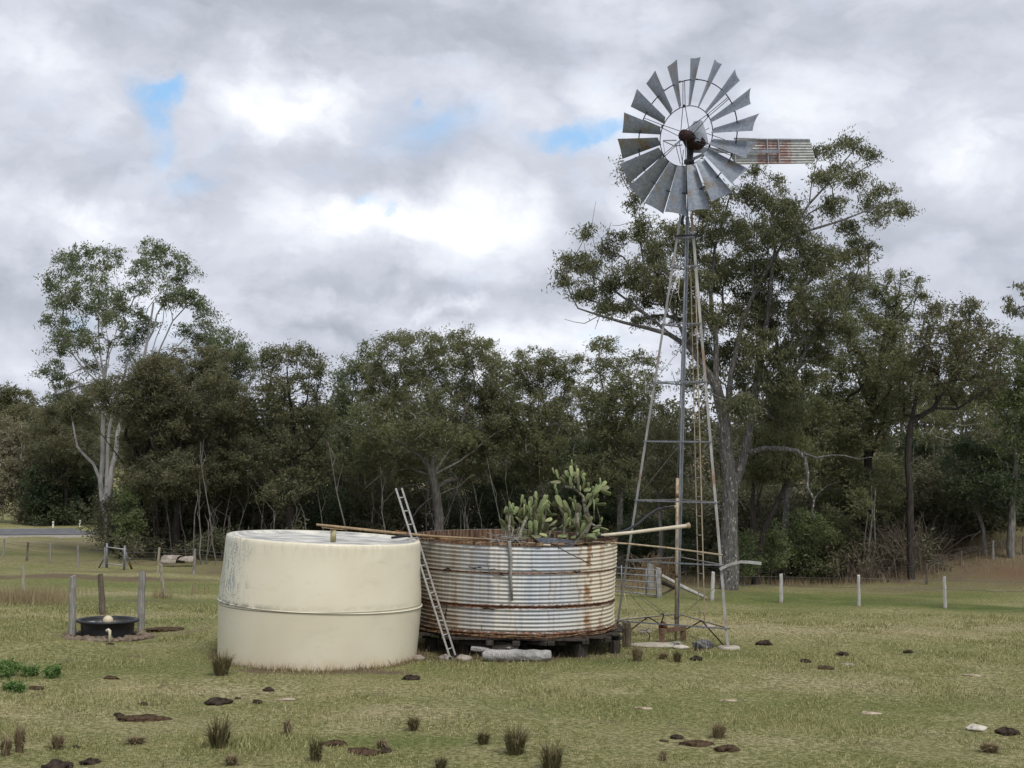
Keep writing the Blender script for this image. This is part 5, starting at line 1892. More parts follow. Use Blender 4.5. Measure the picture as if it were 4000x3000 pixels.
# left: tall pale gum with two crowns
make_tree('tall pale trunked gum with two high open crowns beside the road', 72, (428, 2148), [
    ([(428, 2148), (424, 2080), (418, 2041), (408, 1980)], .25, .19),
    ([(408, 1980), (395, 1935), (393, 1880), (398, 1800), (400, 1700), (405, 1600), (408, 1470)], .135, .08),
    ([(408, 1980), (424, 1935), (438, 1830), (449, 1766), (478, 1620), (540, 1480), (575, 1330), (600, 1180)], .145, .05),
    ([(414, 2000), (417, 1900), (421, 1745), (440, 1600), (490, 1450), (520, 1300)], .11, .04),
    ([(408, 1470), (350, 1340), (300, 1200), (280, 1080)], .05, .018), ([(408, 1470), (392, 1300), (385, 1150), (400, 1040)], .05, .018), ([(408, 1470), (440, 1340), (455, 1240)], .045, .018), ([(408, 1500), (310, 1400), (260, 1260), (250, 1150)], .04, .015), ([(405, 1520), (420, 1400), (415, 1250)], .04, .015), ([(540, 1480), (540, 1350), (520, 1250)], .04, .015), ([(540, 1480), (590, 1380), (640, 1260), (650, 1150)], .04, .015), ([(540, 1480), (640, 1400), (740, 1300), (800, 1260)], .04, .015),
    ([(540, 1480), (640, 1330), (720, 1200), (770, 1180)], .06, .025), ([(575, 1330), (640, 1180), (680, 1060)], .05, .025), ([(405, 1560), (330, 1440), (260, 1340), (225, 1240)], .05, .02),
    ([(394, 1862), (362, 1812), (322, 1768), (296, 1745), (282, 1700), (280, 1640), (270, 1560)], .085, .03)],
    [(300, 1010, 90, 60), (400, 1005, 70, 60), (230, 1120, 65, 65), (330, 1140, 90, 80), (420, 1160, 60, 100), (205, 1220, 50, 60), (280, 1300, 70, 70), (215, 1340, 40, 50), (380, 1320, 50, 60), (465, 1230, 45, 90),
     (620, 985, 85, 60), (700, 1060, 70, 60), (560, 1090, 60, 80), (660, 1160, 70, 60), (760, 1190, 65, 60), (820, 1270, 50, 50), (740, 1300, 55, 40), (560, 1250, 50, 70), (500, 1340, 45, 70), (800, 1340, 50, 40), (210, 1450, 50, 50), (230, 1510, 40, 50), (600, 1400, 60, 40), (840, 1330, 40, 40), (370, 1430, 60, 30)],
    'leaf_gum', 'bark_pale', 1, k=2.3, cr=.42, nl=58, L=.22, Wd=.055, droop=.55, minf=.5, rtip=.013, spread=.5)
# dark brush trees in front of and beside it
make_tree('dark brush tree leaning over the pale gum trunk on its right', 68, (545, 2120), [([(545, 2120), (538, 2050), (548, 1950), (560, 1850), (570, 1750), (575, 1650)], .22, .10), ([(548, 1950), (510, 1850), (455, 1770), (400, 1690)], .05, .02), ([(560, 1850), (640, 1760), (700, 1700)], .07, .03)],
          [(470, 1540, 100, 70), (590, 1480, 130, 90), (560, 1600, 110, 80), (600, 1700, 120, 80), (560, 1780, 80, 70), (620, 1850, 100, 80), (390, 1530, 80, 55), (540, 1880, 55, 50), (660, 1570, 80, 70), (300, 1590, 70, 50)], seed=2, **{**BR, 'leaf': 'leaf_brown'})
make_tree('broad olive brush tree to the left of the cream tank', 67, (690, 2150), [([(690, 2150), (692, 2050), (700, 1950), (705, 1830), (712, 1700), (740, 1560)], .22, .09), ([(700, 1950), (780, 1860), (860, 1800)], .07, .03), ([(705, 1830), (640, 1700), (620, 1600)], .07, .03), ([(696, 2040), (720, 1980), (745, 1900), (800, 1780)], .11, .04)],
          [(740, 1430, 120, 80), (840, 1420, 90, 70), (640, 1480, 80, 70), (860, 1530, 110, 90), (720, 1560, 130, 90), (930, 1600, 90, 80), (780, 1680, 150, 90), (900, 1720, 110, 90), (680, 1680, 90, 80), (820, 1820, 140, 80), (700, 1850, 100, 80), (900, 1880, 90, 80), (600, 1440, 60, 50), (780, 1920, 90, 60)], seed=3, **{**BR, 'leaf': 'leaf_brown'})
make_tree('thin grey-green gum top rising behind the broad olive brush tree', 76, (890, 2130), [([(890, 2130), (895, 1900), (900, 1700), (905, 1500)], .16, .07)], [(900, 1330, 50, 50), (940, 1350, 40, 50), (860, 1370, 50, 50), (920, 1420, 70, 60), (960, 1430, 50, 50), (900, 1520, 80, 70)], 'leaf_gum', 'bark_mid', 4, k=2.6)
make_tree('dark straight trunked tree behind the black trough', 70, (620, 2120), [([(620, 2120), (622, 2000), (628, 1880), (640, 1760), (650, 1640)], .17, .07)], [(640, 1640, 90, 80), (600, 1760, 90, 80), (690, 1800, 90, 80), (640, 1900, 80, 60), (560, 1920, 60, 50)], seed=5, **BR)
make_tree('shaggy dark bush tree half hiding the foot of the pale gum', 66.5, (470, 2130), [([(470, 2130), (475, 2060), (485, 1990)], .09, .04)], [(492, 2000, 36, 55), (495, 2065, 36, 36), (535, 2040, 50, 50), (510, 1935, 40, 45), (480, 2105, 30, 22)], 'leaf_green', 'bark_dark', 6, k=4, cr=.36, nl=70, L=.16, Wd=.05, droop=.1)
make_tree('brown crowned brush tree on the left of the pale gum', 98, (250, 2064), [([(250, 2064), (255, 1990), (262, 1850), (270, 1700)], .16, .07)], [(270, 1560, 80, 70), (200, 1640, 80, 60), (310, 1640, 90, 70), (240, 1730, 100, 80), (330, 1740, 80, 70), (160, 1720, 60, 60), (250, 1830, 80, 60)], seed=7, **{**BR, 'leaf': 'leaf_brown', 'k': 3.0})

# middle wood edge
make_tree('round topped gum with a dark trunk right behind the cream tank', 66, (1132, 2130), [([(1132, 2130), (1130, 2050), (1134, 1950), (1140, 1800), (1142, 1680), (1135, 1560), (1120, 1440)], .26, .09), ([(1142, 1680), (1200, 1560), (1215, 1450)], .07, .03), ([(1140, 1800), (1080, 1720), (1040, 1640)], .06, .03), ([(1140, 1800), (1230, 1740), (1290, 1660)], .06, .03)],
          [(1090, 1385, 75, 40), (1150, 1370, 60, 35), (1210, 1395, 60, 50), (1255, 1440, 40, 50), (1040, 1430, 50, 50), (1060, 1500, 80, 60), (1190, 1500, 70, 60), (1120, 1600, 100, 70), (1230, 1620, 80, 70), (1040, 1640, 90, 70), (1160, 1720, 120, 80), (1060, 1790, 110, 80), (1240, 1800, 100, 80), (1130, 1900, 130, 70)], 'leaf_dark', 'bark_dark', 8, k=2.8, nl=60, cr=.42, droop=.45)
make_tree('slender leafy gum between the round topped gum and the broad tree', 71, (1330, 2120), [([(1330, 2120), (1335, 1950), (1345, 1780), (1370, 1620), (1385, 1500)], .17, .06)], [(1370, 1420, 45, 40), (1430, 1370, 50, 40), (1340, 1470, 50, 40), (1420, 1440, 70, 50), (1390, 1540, 80, 60), (1320, 1600, 90, 70), (1400, 1680, 100, 80), (1310, 1740, 90, 80), (1380, 1830, 100, 80)], 'leaf_gum', 'bark_mid', 9, k=2.5)
make_tree('broad dense tree of many fanning branches behind the ladder', 65, (1720, 2130), [([(1720, 2130), (1715, 2020), (1705, 1930), (1690, 1860)], .28, .18),
          ([(1690, 1860), (1640, 1790), (1560, 1740), (1470, 1720), (1420, 1700)], .09, .03), ([(1690, 1860), (1650, 1750), (1590, 1640), (1540, 1560)], .09, .03), ([(1695, 1870), (1700, 1720), (1690, 1560), (1680, 1440)], .10, .03), ([(1695, 1870), (1770, 1740), (1820, 1600), (1850, 1480)], .09, .03), ([(1700, 1890), (1800, 1800), (1900, 1720), (1980, 1660)], .08, .03), ([(1690, 1860), (1600, 1830), (1500, 1850), (1430, 1900)], .06, .02)],
          [(1540, 1350, 80, 50), (1600, 1330, 60, 40), (1680, 1340, 70, 50), (1760, 1345, 70, 50), (1840, 1335, 70, 50), (1900, 1370, 60, 50), (1950, 1420, 50, 50), (1470, 1430, 60, 50), (1560, 1440, 110, 70), (1700, 1440, 130, 80), (1850, 1460, 120, 80), (1500, 1540, 110, 80), (1640, 1560, 140, 90), (1800, 1580, 140, 90), (1930, 1560, 100, 90), (1450, 1650, 100, 80), (1580, 1680, 130, 80), (1730, 1690, 120, 70), (1880, 1690, 130, 80), (1480, 1780, 110, 80), (1990, 1700, 80, 80), (1620, 1800, 110, 60), (1840, 1800, 120, 70)],
          'leaf_olive', 'bark_mid', 10, k=2.7, nl=66, cr=.44, L=.24, Wd=.042, droop=.3, dead=[([(1700, 1960), (1640, 1980), (1590, 2040), (1560, 2080)], .04, .02), ([(1705, 1940), (1620, 1890), (1540, 1920), (1480, 1990)], .035, .015), ([(1720, 1960), (1790, 1900), (1850, 1850)], .035, .015), ([(1715, 2040), (1680, 2010), (1640, 2000)], .03, .012)])
make_tree('full olive tree behind the lower prickly pear', 68, (2085, 2120), [([(2085, 2120), (2090, 1980), (2095, 1850), (2100, 1700), (2105, 1560)], .18, .08), ([(2092, 1900), (2030, 1780), (1990, 1640)], .06, .03), ([(2095, 1850), (2160, 1720), (2200, 1600)], .06, .03)],
          [(2010, 1420, 70, 40), (2090, 1400, 80, 40), (2170, 1400, 70, 40), (2230, 1430, 60, 50), (2040, 1500, 100, 70), (2170, 1510, 110, 80), (2100, 1610, 130, 80), (2220, 1620, 90, 80), (2010, 1640, 80, 70), (2120, 1730, 130, 80), (2050, 1820, 100, 70), (2190, 1820, 100, 70)], 'leaf_olive', 'bark_mid', 11, k=2.7, nl=66, L=.24, Wd=.042, droop=.3)
make_tree('tall tree of spindly thin tops just left of the windmill tower', 62, (2430, 2170), [([(2430, 2170), (2425, 2000), (2420, 1850), (2410, 1700), (2400, 1560)], .20, .08), ([(2410, 1700), (2360, 1540), (2340, 1400), (2345, 1320)], .06, .02), ([(2405, 1620), (2470, 1500), (2500, 1420)], .06, .02), ([(2420, 1850), (2500, 1720), (2550, 1600)], .06, .03)],
          [(2350, 1325, 45, 30), (2310, 1350, 30, 30), (2390, 1350, 30, 30), (2340, 1420, 60, 50), (2420, 1430, 60, 50), (2490, 1400, 45, 45), (2540, 1430, 40, 50), (2380, 1520, 100, 70), (2480, 1520, 90, 70), (2320, 1560, 80, 70), (2420, 1620, 120, 80), (2530, 1630, 80, 80), (2350, 1700, 100, 80), (2470, 1740, 110, 80), (2400, 1830, 110, 70), (2310, 1820, 90, 70)], 'leaf_olive', 'bark_mid', 12, k=2.7, nl=62, L=.22, Wd=.045, droop=.3)
make_tree('small tree with rusty brown leaves behind the middle of the tower', 57, (2580, 2230), [([(2580, 2230), (2578, 2080), (2572, 1930), (2565, 1800)], .12, .05)], [(2560, 1620, 50, 45), (2600, 1700, 60, 60), (2530, 1720, 60, 60), (2580, 1820, 80, 70), (2540, 1930, 60, 60), (2620, 1920, 60, 60), (2640, 1800, 50, 60)], 'leaf_brown', 'bark_mid', 13, k=2.6, nl=56, dead=[([(2570, 1990), (2520, 2010), (2480, 2000)], .03, .01)])
make_tree('shadowy deep green tree behind the tall prickly pear', 64, (2290, 2140), [([(2290, 2140), (2295, 2020), (2300, 1900), (2305, 1800)], .15, .06)], [(2290, 1780, 90, 70), (2380, 1880, 80, 80), (2300, 1930, 100, 70), (2220, 1900, 70, 70), (2440, 1980, 60, 70), (2340, 2030, 90, 50)], 'leaf_deep', 'bark_dark', 14, k=3.2, nl=64, L=.18, Wd=.055)
for i, (bx, by, d, lab, sd, lf, col_) in enumerate([
        (985, 2130, 70, 'low dark scrub tree behind the left edge of the cream tank', 15, 'leaf_dark', [(960, 1800, 90, 80), (1000, 1900, 90, 80), (930, 1950, 80, 70), (1010, 2010, 80, 50), (900, 2040, 70, 50)]),
        (1260, 2130, 69, 'low deep green scrub tree behind the inlet pipe of the cream tank', 16, 'leaf_deep', [(1250, 1860, 90, 70), (1300, 1950, 90, 70), (1220, 1980, 80, 60), (1310, 2040, 70, 50), (1230, 2060, 70, 40)]),
        (1480, 2130, 69, 'low tangled scrub tree left of the ladder top', 17, 'leaf_dark', [(1460, 1880, 100, 70), (1520, 1960, 90, 70), (1430, 1990, 80, 60), (1500, 2050, 90, 40), (1380, 2040, 60, 50)]),
        (1900, 2130, 70, 'low deep green scrub tree behind the open rusty tank', 18, 'leaf_deep', [(1880, 1860, 100, 60), (1930, 1930, 80, 60), (1830, 1980, 90, 60), (1950, 2010, 60, 50), (1790, 2050, 70, 40), (2010, 1870, 70, 60)])]):
    make_tree(lab, d, (bx, by), [([(bx, by), (bx + 3, by - 110), (bx + 8, by - 230)], .11, .05)], col_, lf, 'bark_mid', sd, k=3.0, nl=64, L=.19, Wd=.05, droop=.3, name='scrub_tree', dead=[([(bx, by - 60), (bx + 60, by - 120), (bx + 90, by - 200)], .03, .01), ([(bx, by - 90), (bx - 50, by - 140), (bx - 100, by - 150)], .025, .01)])

# right: the great gum behind the windmill
make_tree('great spreading gum with a mottled grey trunk close behind the windmill', 51, (2846, 2308), [
    ([(2846, 2308), (2848, 2220), (2850, 2100), (2846, 1980), (2850, 1860), (2838, 1740), (2826, 1640), (2800, 1500)], .36, .20),
    ([(2850, 1940), (2885, 1840), (2920, 1760), (2945, 1620), (2960, 1480), (2985, 1300), (3010, 1120), (3030, 960)], .20, .05),
    ([(2800, 1500), (2750, 1430), (2690, 1360), (2610, 1310), (2530, 1285), (2430, 1262), (2340, 1230), (2260, 1200)], .13, .03), ([(2610, 1310), (2500, 1200), (2400, 1130), (2300, 1060), (2230, 1020)], .07, .02), ([(2690, 1360), (2600, 1180), (2530, 1040), (2480, 900), (2480, 800)], .07, .018),
    ([(2800, 1500), (2790, 1320), (2775, 1150), (2790, 980), (2830, 840), (2860, 760)], .12, .025), ([(2790, 1320), (2720, 1160), (2700, 1000), (2720, 860)], .06, .02),
    ([(2826, 1640), (2860, 1450), (2900, 1250), (2990, 1060), (3080, 920), (3160, 800), (3230, 720), (3290, 640), (3340, 580)], .12, .02), ([(3080, 920), (3180, 900), (3290, 860), (3400, 820), (3500, 790)], .06, .015), ([(3160, 800), (3175, 700), (3190, 610)], .035, .012), ([(3230, 720), (3340, 680), (3430, 640)], .03, .012),
    ([(2945, 1620), (3060, 1500), (3160, 1380), (3240, 1240), (3330, 1130)], .10, .025), ([(2960, 1480), (3080, 1330), (3130, 1180)], .06, .02), ([(2900, 1250), (2940, 1050), (2950, 860)], .06, .02), ([(2775, 1150), (2690, 1060), (2600, 1010)], .04, .015)],
    [(2230, 1000, 50, 40), (2180, 1070, 35, 40), (2300, 880, 28, 35), (2290, 1030, 50, 45), (2350, 1100, 70, 45), (2270, 1150, 60, 30), (2400, 950, 55, 50), (2460, 1060, 70, 60), (2420, 1180, 70, 35), (2500, 880, 45, 50), (2470, 790, 30, 45), (2440, 660, 22, 26), (2540, 1140, 70, 50), (2560, 970, 60, 70), (2600, 1080, 60, 60), (2620, 900, 50, 60), (2350, 1200, 50, 25), (2520, 1240, 60, 25),
     (2740, 800, 50, 40), (2800, 760, 60, 45), (2890, 740, 65, 40), (2970, 770, 70, 40), (3060, 780, 70, 50), (2820, 890, 100, 70), (2960, 910, 100, 70), (3090, 920, 90, 70), (2700, 950, 55, 80), (2790, 1050, 100, 80), (2930, 1070, 110, 80), (3080, 1070, 110, 80), (3190, 1000, 80, 80), (3300, 1010, 70, 50), (3350, 960, 50, 30), (3400, 960, 30, 25),
     (3190, 600, 35, 28), (3240, 570, 30, 20), (3290, 550, 28, 18), (3200, 690, 60, 35), (3340, 570, 45, 28), (3290, 640, 40, 30), (3420, 600, 30, 20), (3350, 700, 60, 28), (3450, 730, 45, 30), (3500, 800, 40, 25), (3540, 830, 22, 14), (3250, 790, 60, 40), (3400, 790, 45, 28), (2950, 660, 30, 30), (3040, 690, 28, 28), (3100, 850, 60, 50), (3310, 870, 50, 30), (3430, 840, 30, 18),
     (2900, 1220, 120, 80), (3050, 1220, 120, 90), (3200, 1160, 110, 90), (3310, 1130, 70, 60), (3000, 1360, 120, 70), (3160, 1340, 120, 80), (2880, 1380, 80, 60), (3090, 1490, 120, 80), (3270, 1270, 80, 70), (2760, 1220, 70, 70), (2680, 1200, 60, 60), (2950, 1480, 80, 60), (2730, 1320, 60, 60), (2900, 1570, 70, 60), (2770, 1420, 50, 50), (3040, 1600, 100, 70), (2720, 1080, 60, 60), (2700, 1480, 45, 45), (2640, 1140, 50, 50)],
    'leaf_dark', 'bark_grey', 20, k=3.6, cr=.41, nl=104, L=.19, Wd=.042, droop=.75, minf=.32, rtip=.011, spread=.38, wander=.14,
    dead=[([(2905, 1790), (2935, 1765), (2990, 1757), (3060, 1757), (3115, 1765), (3145, 1790), (3152, 1850), (3158, 1900), (3180, 1950), (3172, 2000), (3180, 2025)], .135, .025), ([(3115, 1765), (3180, 1790), (3260, 1775), (3350, 1790), (3450, 1800)], .05, .012), ([(3180, 1950), (3230, 1890), (3290, 1880)], .02, .008),
          ([(2855, 1660), (2880, 1645), (2930, 1640), (2980, 1655), (2990, 1690)], .055, .014), ([(2880, 1645), (2900, 1605), (2970, 1570)], .03, .01), ([(2980, 1655), (3020, 1610), (3030, 1680)], .022, .008), ([(2840, 1700), (2790, 1710), (2740, 1760), (2780, 1800), (2785, 1900)], .04, .012), ([(2846, 1960), (2810, 1990), (2770, 1970), (2730, 2010)], .03, .01), ([(2846, 1950), (2890, 1960), (2910, 1990)], .02, .008), ([(2440, 760), (2425, 690), (2420, 600)], .02, .008), ([(2420, 1000), (2330, 970), (2310, 860), (2330, 780)], .02, .007), ([(2340, 1260), (2280, 1265), (2210, 1240)], .02, .008), ([(3000, 760), (3010, 690), (2950, 640)], .018, .007)])
make_tree('forked dark ironbark with a leaning limb right of the great gum', 55, (2952, 2282), [([(2952, 2282), (2952, 2200), (2945, 2080), (2942, 1960), (2945, 1850), (2950, 1720)], .19, .09), ([(2950, 2160), (2990, 2060), (3040, 1960), (3070, 1890), (3080, 1780)], .15, .06), ([(2950, 2180), (2985, 2080), (2970, 1960), (2980, 1880)], .08, .03)],
          [(2950, 1700, 80, 60), (3060, 1720, 90, 70), (2990, 1830, 90, 50), (3110, 1850, 70, 60), (2920, 1830, 50, 70), (3060, 1620, 90, 60), (3150, 1760, 70, 60)], seed=21, **{**BR, 'droop': .9, 'k': 3.0})
make_tree('grey rough trunked tree just right of the dark ironbark', 58, (3065, 2262), [([(3065, 2262), (3062, 2180), (3068, 2060), (3075, 1950), (3072, 1830), (3090, 1680)], .20, .09), ([(3075, 1950), (3140, 1830), (3200, 1740)], .07, .03)], [(3120, 1600, 110, 80), (3230, 1660, 100, 80), (3140, 1720, 110, 70), (3240, 1790, 90, 60), (3060, 1740, 70, 60), (3300, 1720, 80, 60)], seed=22, **{**BR, 'bark_': 'bark_grey'},
          dead=[([(3062, 2190), (3100, 2150), (3130, 2130)], .03, .01), ([(3040, 2170), (3075, 2180), (3080, 2230), (3085, 2275)], .04, .015)])
make_tree('tall dark tree with two wispy tops right of the great gum', 59, (3400, 2220), [([(3400, 2220), (3400, 2050), (3395, 1900), (3390, 1750), (3400, 1600), (3430, 1450), (3460, 1300)], .24, .09), ([(3395, 1850), (3450, 1650), (3560, 1620), (3650, 1600)], .09, .03), ([(3430, 1450), (3480, 1280), (3510, 1120), (3520, 1060)], .05, .018), ([(3460, 1300), (3560, 1180), (3590, 1080)], .045, .015), ([(3400, 1600), (3330, 1440), (3300, 1300)], .07, .03)],
          [(3470, 1060, 25, 28), (3510, 1080, 35, 35), (3580, 1100, 28, 35), (3600, 1160, 35, 30), (3380, 1110, 60, 50), (3480, 1170, 70, 50), (3400, 1200, 80, 60), (3530, 1230, 70, 50), (3320, 1250, 80, 70), (3440, 1300, 110, 70), (3340, 1380, 100, 80), (3470, 1430, 110, 80), (3240, 1440, 100, 80), (3350, 1540, 120, 80), (3480, 1570, 100, 70), (3270, 1580, 90, 80), (3400, 1680, 110, 70), (3560, 1480, 80, 70)], 'leaf_olive', 'bark_dark', 23, k=2.7, nl=62, L=.22, Wd=.042, droop=.4)
make_tree('wide crowned gum with brownish tips near the right edge', 56, (3560, 2190), [([(3560, 2190), (3556, 2050), (3550, 1900), (3545, 1760), (3560, 1650)], .16, .12), ([(3560, 1650), (3640, 1600), (3700, 1520), (3740, 1400), (3790, 1290)], .10, .03), ([(3560, 1650), (3590, 1500), (3620, 1380), (3660, 1280)], .09, .03), ([(3640, 1600), (3740, 1600), (3840, 1540), (3900, 1480)], .07, .025)],
          [(3640, 1200, 60, 35), (3710, 1190, 60, 35), (3790, 1200, 70, 40), (3860, 1250, 55, 45), (3900, 1310, 35, 35), (3640, 1290, 80, 60), (3750, 1300, 90, 60), (3850, 1360, 70, 60), (3680, 1400, 100, 60), (3800, 1430, 100, 60), (3610, 1400, 50, 60), (3740, 1530, 100, 60), (3860, 1500, 70, 60), (3640, 1520, 70, 60)], 'leaf_brown', 'bark_dark', 24, k=2.6, nl=62, L=.20, Wd=.045, droop=.5)
make_tree('deep green tree cut by the right edge of the view', 57, (3950, 2110), [([(3950, 2110), (3955, 1960), (3965, 1800), (3975, 1600), (3990, 1450)], .18, .07)], [(3980, 1360, 60, 40), (4040, 1380, 80, 60), (3960, 1440, 70, 60), (4040, 1500, 90, 80), (3960, 1560, 80, 60), (4050, 1640, 90, 80), (3960, 1680, 90, 70), (4030, 1780, 90, 80), (3930, 1790, 70, 60)], 'leaf_green', 'bark_mid', 25, k=2.9, nl=62, L=.2, Wd=.05, droop=.4)
make_tree('cluster of pale bare white gum trunks deep in the right wood', 66, (3690, 2080), [([(3690, 2080), (3688, 1960), (3684, 1860), (3680, 1740), (3685, 1650)], .13, .07), ([(3690, 1960), (3720, 1850), (3760, 1760), (3775, 1680)], .11, .05), ([(3688, 2000), (3672, 1900), (3650, 1800), (3645, 1720)], .08, .05), ([(3700, 1900), (3755, 1860), (3775, 1800)], .05, .03)],
          [(3680, 1600, 90, 60), (3780, 1620, 90, 70), (3640, 1680, 60, 50), (3830, 1700, 80, 60)], 'leaf_olive', 'bark_white', 26, k=2.6, nl=60, L=.22, Wd=.042)
make_tree('low bank tree with a crooked grey stem on the far right', 58, (3850, 2130), [([(3850, 2130), (3840, 2060), (3820, 2000), (3860, 1930), (3900, 1890)], .10, .04), ([(3840, 2060), (3800, 1960), (3780, 1900)], .05, .02)], [(3780, 1780, 100, 70), (3900, 1800, 90, 70), (3850, 1880, 110, 60), (3950, 1900, 70, 60), (3760, 1880, 70, 60), (3900, 1980, 90, 40)], seed=27, **{**BR, 'leaf': 'leaf_deep', 'bark_': 'bark_mid'}, dead=[([(3895, 2000), (3910, 2040), (3915, 2090)], .025, .012), ([(3840, 2060), (3800, 2090), (3790, 2120)], .03, .012)])
make_tree('mid green brush tree in the middle of the right wood', 62, (3300, 2200), [([(3300, 2200), (3302, 2060), (3305, 1950), (3300, 1850)], .12, .05)], [(3290, 1800, 90, 70), (3370, 1880, 90, 70), (3240, 1900, 90, 60), (3320, 1970, 100, 60), (3430, 1970, 80, 60), (3460, 1840, 80, 70)], seed=28, **{**BR, 'bark_': 'bark_mid'})
make_tree('thin many stemmed sapling clump at the foot of the right bank', 57.5, (3395, 2262), [([(3395, 2262), (3397, 2150), (3400, 2020), (3402, 1900)], .06, .035), ([(3399, 2240), (3412, 2120), (3410, 2000), (3415, 1900)], .05, .03), ([(3393, 2250), (3384, 2130), (3388, 2010)], .04, .025)], [(3390, 1900, 70, 60), (3440, 1960, 60, 50), (3350, 1960, 50, 50)], seed=29, **{**BR, 'bark_': 'bark_mid', 'k': 2.4}, )
make_tree('dim brush tree on the bank behind the pale white gum trunks', 68, (3560, 2110), [([(3560, 2110), (3565, 1990), (3570, 1880), (3570, 1780)], .12, .05)], [(3560, 1760, 100, 70), (3600, 1860, 90, 70), (3500, 1880, 90, 70), (3570, 1960, 100, 60), (3650, 1960, 80, 60), (3480, 1980, 80, 50)], seed=30, **{**BR, 'leaf': 'leaf_deep', 'bark_': 'bark_mid'})
# overhanging spray of a gum that stands outside the view on the right
make_tree('gum spray hanging into view at the right edge of the sky', 40, (4240, 2350), [([(4240, 2350), (4230, 1900), (4200, 1500), (4150, 1300), (4080, 1230), (4010, 1200)], .22, .03), ([(4150, 1300), (4100, 1180), (4040, 1120)], .05, .02)], [(3955, 1180, 36, 30, 0), (3990, 1215, 40, 30, .2), (4030, 1160, 40, 40, -.2), (4020, 1100, 30, 40, 0), (4100, 1180, 70, 60), (4150, 1090, 80, 70), (4200, 1250, 80, 70), (4190, 1000, 80, 60)], 'leaf_dark', 'bark_mid', 31, k=4.5, cr=.24, nl=46, L=.19, Wd=.034, droop=1.1, minf=.5)
# far left, beyond the road
for i, (bx, by, d, lab, sd, lf, bk, col_) in enumerate([
        (75, 2072, 100, 'greyish scrub tree beyond the road at the far left', 32, 'leaf_grey', 'bark_white', [(60, 1690, 80, 60), (20, 1760, 70, 60), (100, 1800, 80, 60), (40, 1880, 90, 60), (110, 1920, 70, 50), (10, 1960, 60, 50), (80, 2000, 70, 40)]),
        (190, 2066, 99, 'dense deep green tree beyond the road beside the greyish scrub tree', 33, 'leaf_deep', 'bark_dark', [(190, 1860, 70, 60), (260, 1840, 70, 60), (150, 1920, 70, 60), (230, 1930, 90, 70), (190, 2000, 90, 50), (290, 1980, 60, 50)]),
        (330, 2062, 101, 'dense deep green tree beyond the road just left of the pale gum', 34, 'leaf_deep', 'bark_dark', [(320, 1850, 80, 70), (370, 1920, 80, 70), (290, 1930, 70, 60), (340, 2000, 90, 50), (420, 1980, 60, 60)]),
        (150, 2080, 112, 'brown topped tree high behind the greyish scrub tree', 35, 'leaf_brown', 'bark_mid', [(110, 1640, 80, 50), (190, 1650, 80, 50), (150, 1720, 100, 60), (60, 1620, 50, 40), (230, 1730, 70, 60)]),
        (10, 2080, 125, 'dark tree with a spreading top at the left edge of the view', 36, 'leaf_dark', 'bark_mid', [(40, 1525, 45, 22), (90, 1545, 35, 20), (0, 1550, 50, 30), (50, 1590, 70, 30), (-20, 1640, 80, 50)])]):
    make_tree(lab, d, (bx, by), [([(bx, by), (bx + 2, by - 100), (bx + 6, by - 220), (bx + 8, by - 330)], .16, .05)], col_, lf, bk, sd, k=1.6, cr=.62, nl=60, L=.34, Wd=.09, droop=.3, spread=.5)

# shrubs and dead brush along the wood edge on the right
for i, (bx, by, d, lab, sd, lf, col_) in enumerate([
        (2905, 2268, 54.5, 'olive shrub behind the mottled trunk of the great gum', 40, 'leaf_green', [(2905, 2120, 55, 60), (2890, 2200, 60, 45), (2930, 2190, 50, 50)]),
        (3010, 2262, 56.5, 'yellowish green shrub between the ironbark and the grey trunk', 41, 'leaf_green', [(3010, 2090, 60, 60), (3000, 2180, 70, 50), (3050, 2140, 50, 60)]),
        (3170, 2262, 57.5, 'large olive shrub right of the grey rough trunk', 42, 'leaf_green', [(3160, 2030, 80, 60), (3130, 2110, 70, 60), (3210, 2110, 80, 60), (3170, 2190, 100, 50)]),
        (3275, 2250, 58, 'wide olive shrub left of the many stemmed saplings', 43, 'leaf_olive', [(3270, 2030, 80, 60), (3250, 2120, 80, 60), (3320, 2120, 70, 60), (3280, 2190, 100, 40)]),
        (3740, 2150, 62, 'mid green shrub high on the right bank', 44, 'leaf_green', [(3720, 2010, 80, 50), (3780, 2060, 80, 50), (3690, 2080, 70, 40)]),
        (3960, 2120, 62, 'green shrub at the top of the right bank by the edge', 45, 'leaf_deep', [(3930, 2020, 80, 40), (4000, 2050, 80, 40), (3900, 2070, 70, 35)]),
        (2680, 2240, 58, 'dark shrub seen through the windmill tower', 46, 'leaf_deep', [(2660, 2040, 70, 60), (2700, 2110, 60, 60), (2640, 2140, 60, 50), (2620, 2060, 50, 60)]),
        (2480, 2215, 60, 'dark shrub left of the tower above the farm gate', 47, 'leaf_deep', [(2470, 2060, 80, 60), (2520, 2120, 60, 60), (2420, 2130, 70, 50), (2540, 2060, 50, 50)]),
        (960, 2170, 66, 'low dark shrub behind the left side of the cream tank', 48, 'leaf_dark', [(860, 2090, 70, 40), (940, 2110, 60, 40), (800, 2130, 60, 30), (720, 2140, 60, 30)])]):
    make_tree(lab, d, (bx, by), [([(bx, by), (bx + 4, by - 60), (bx + 6, by - 110)], .035, .02), ([(bx, by - 10), (bx - 25, by - 80)], .025, .015)], col_, lf, 'bark_mid', sd, k=4.2, cr=.34, nl=70, L=.15, Wd=.045, droop=.05, name='shrub', cat='shrub', parts=('stem', 'foliage'), group='shrubs of the wood edge', minf=.05, spread=.8)
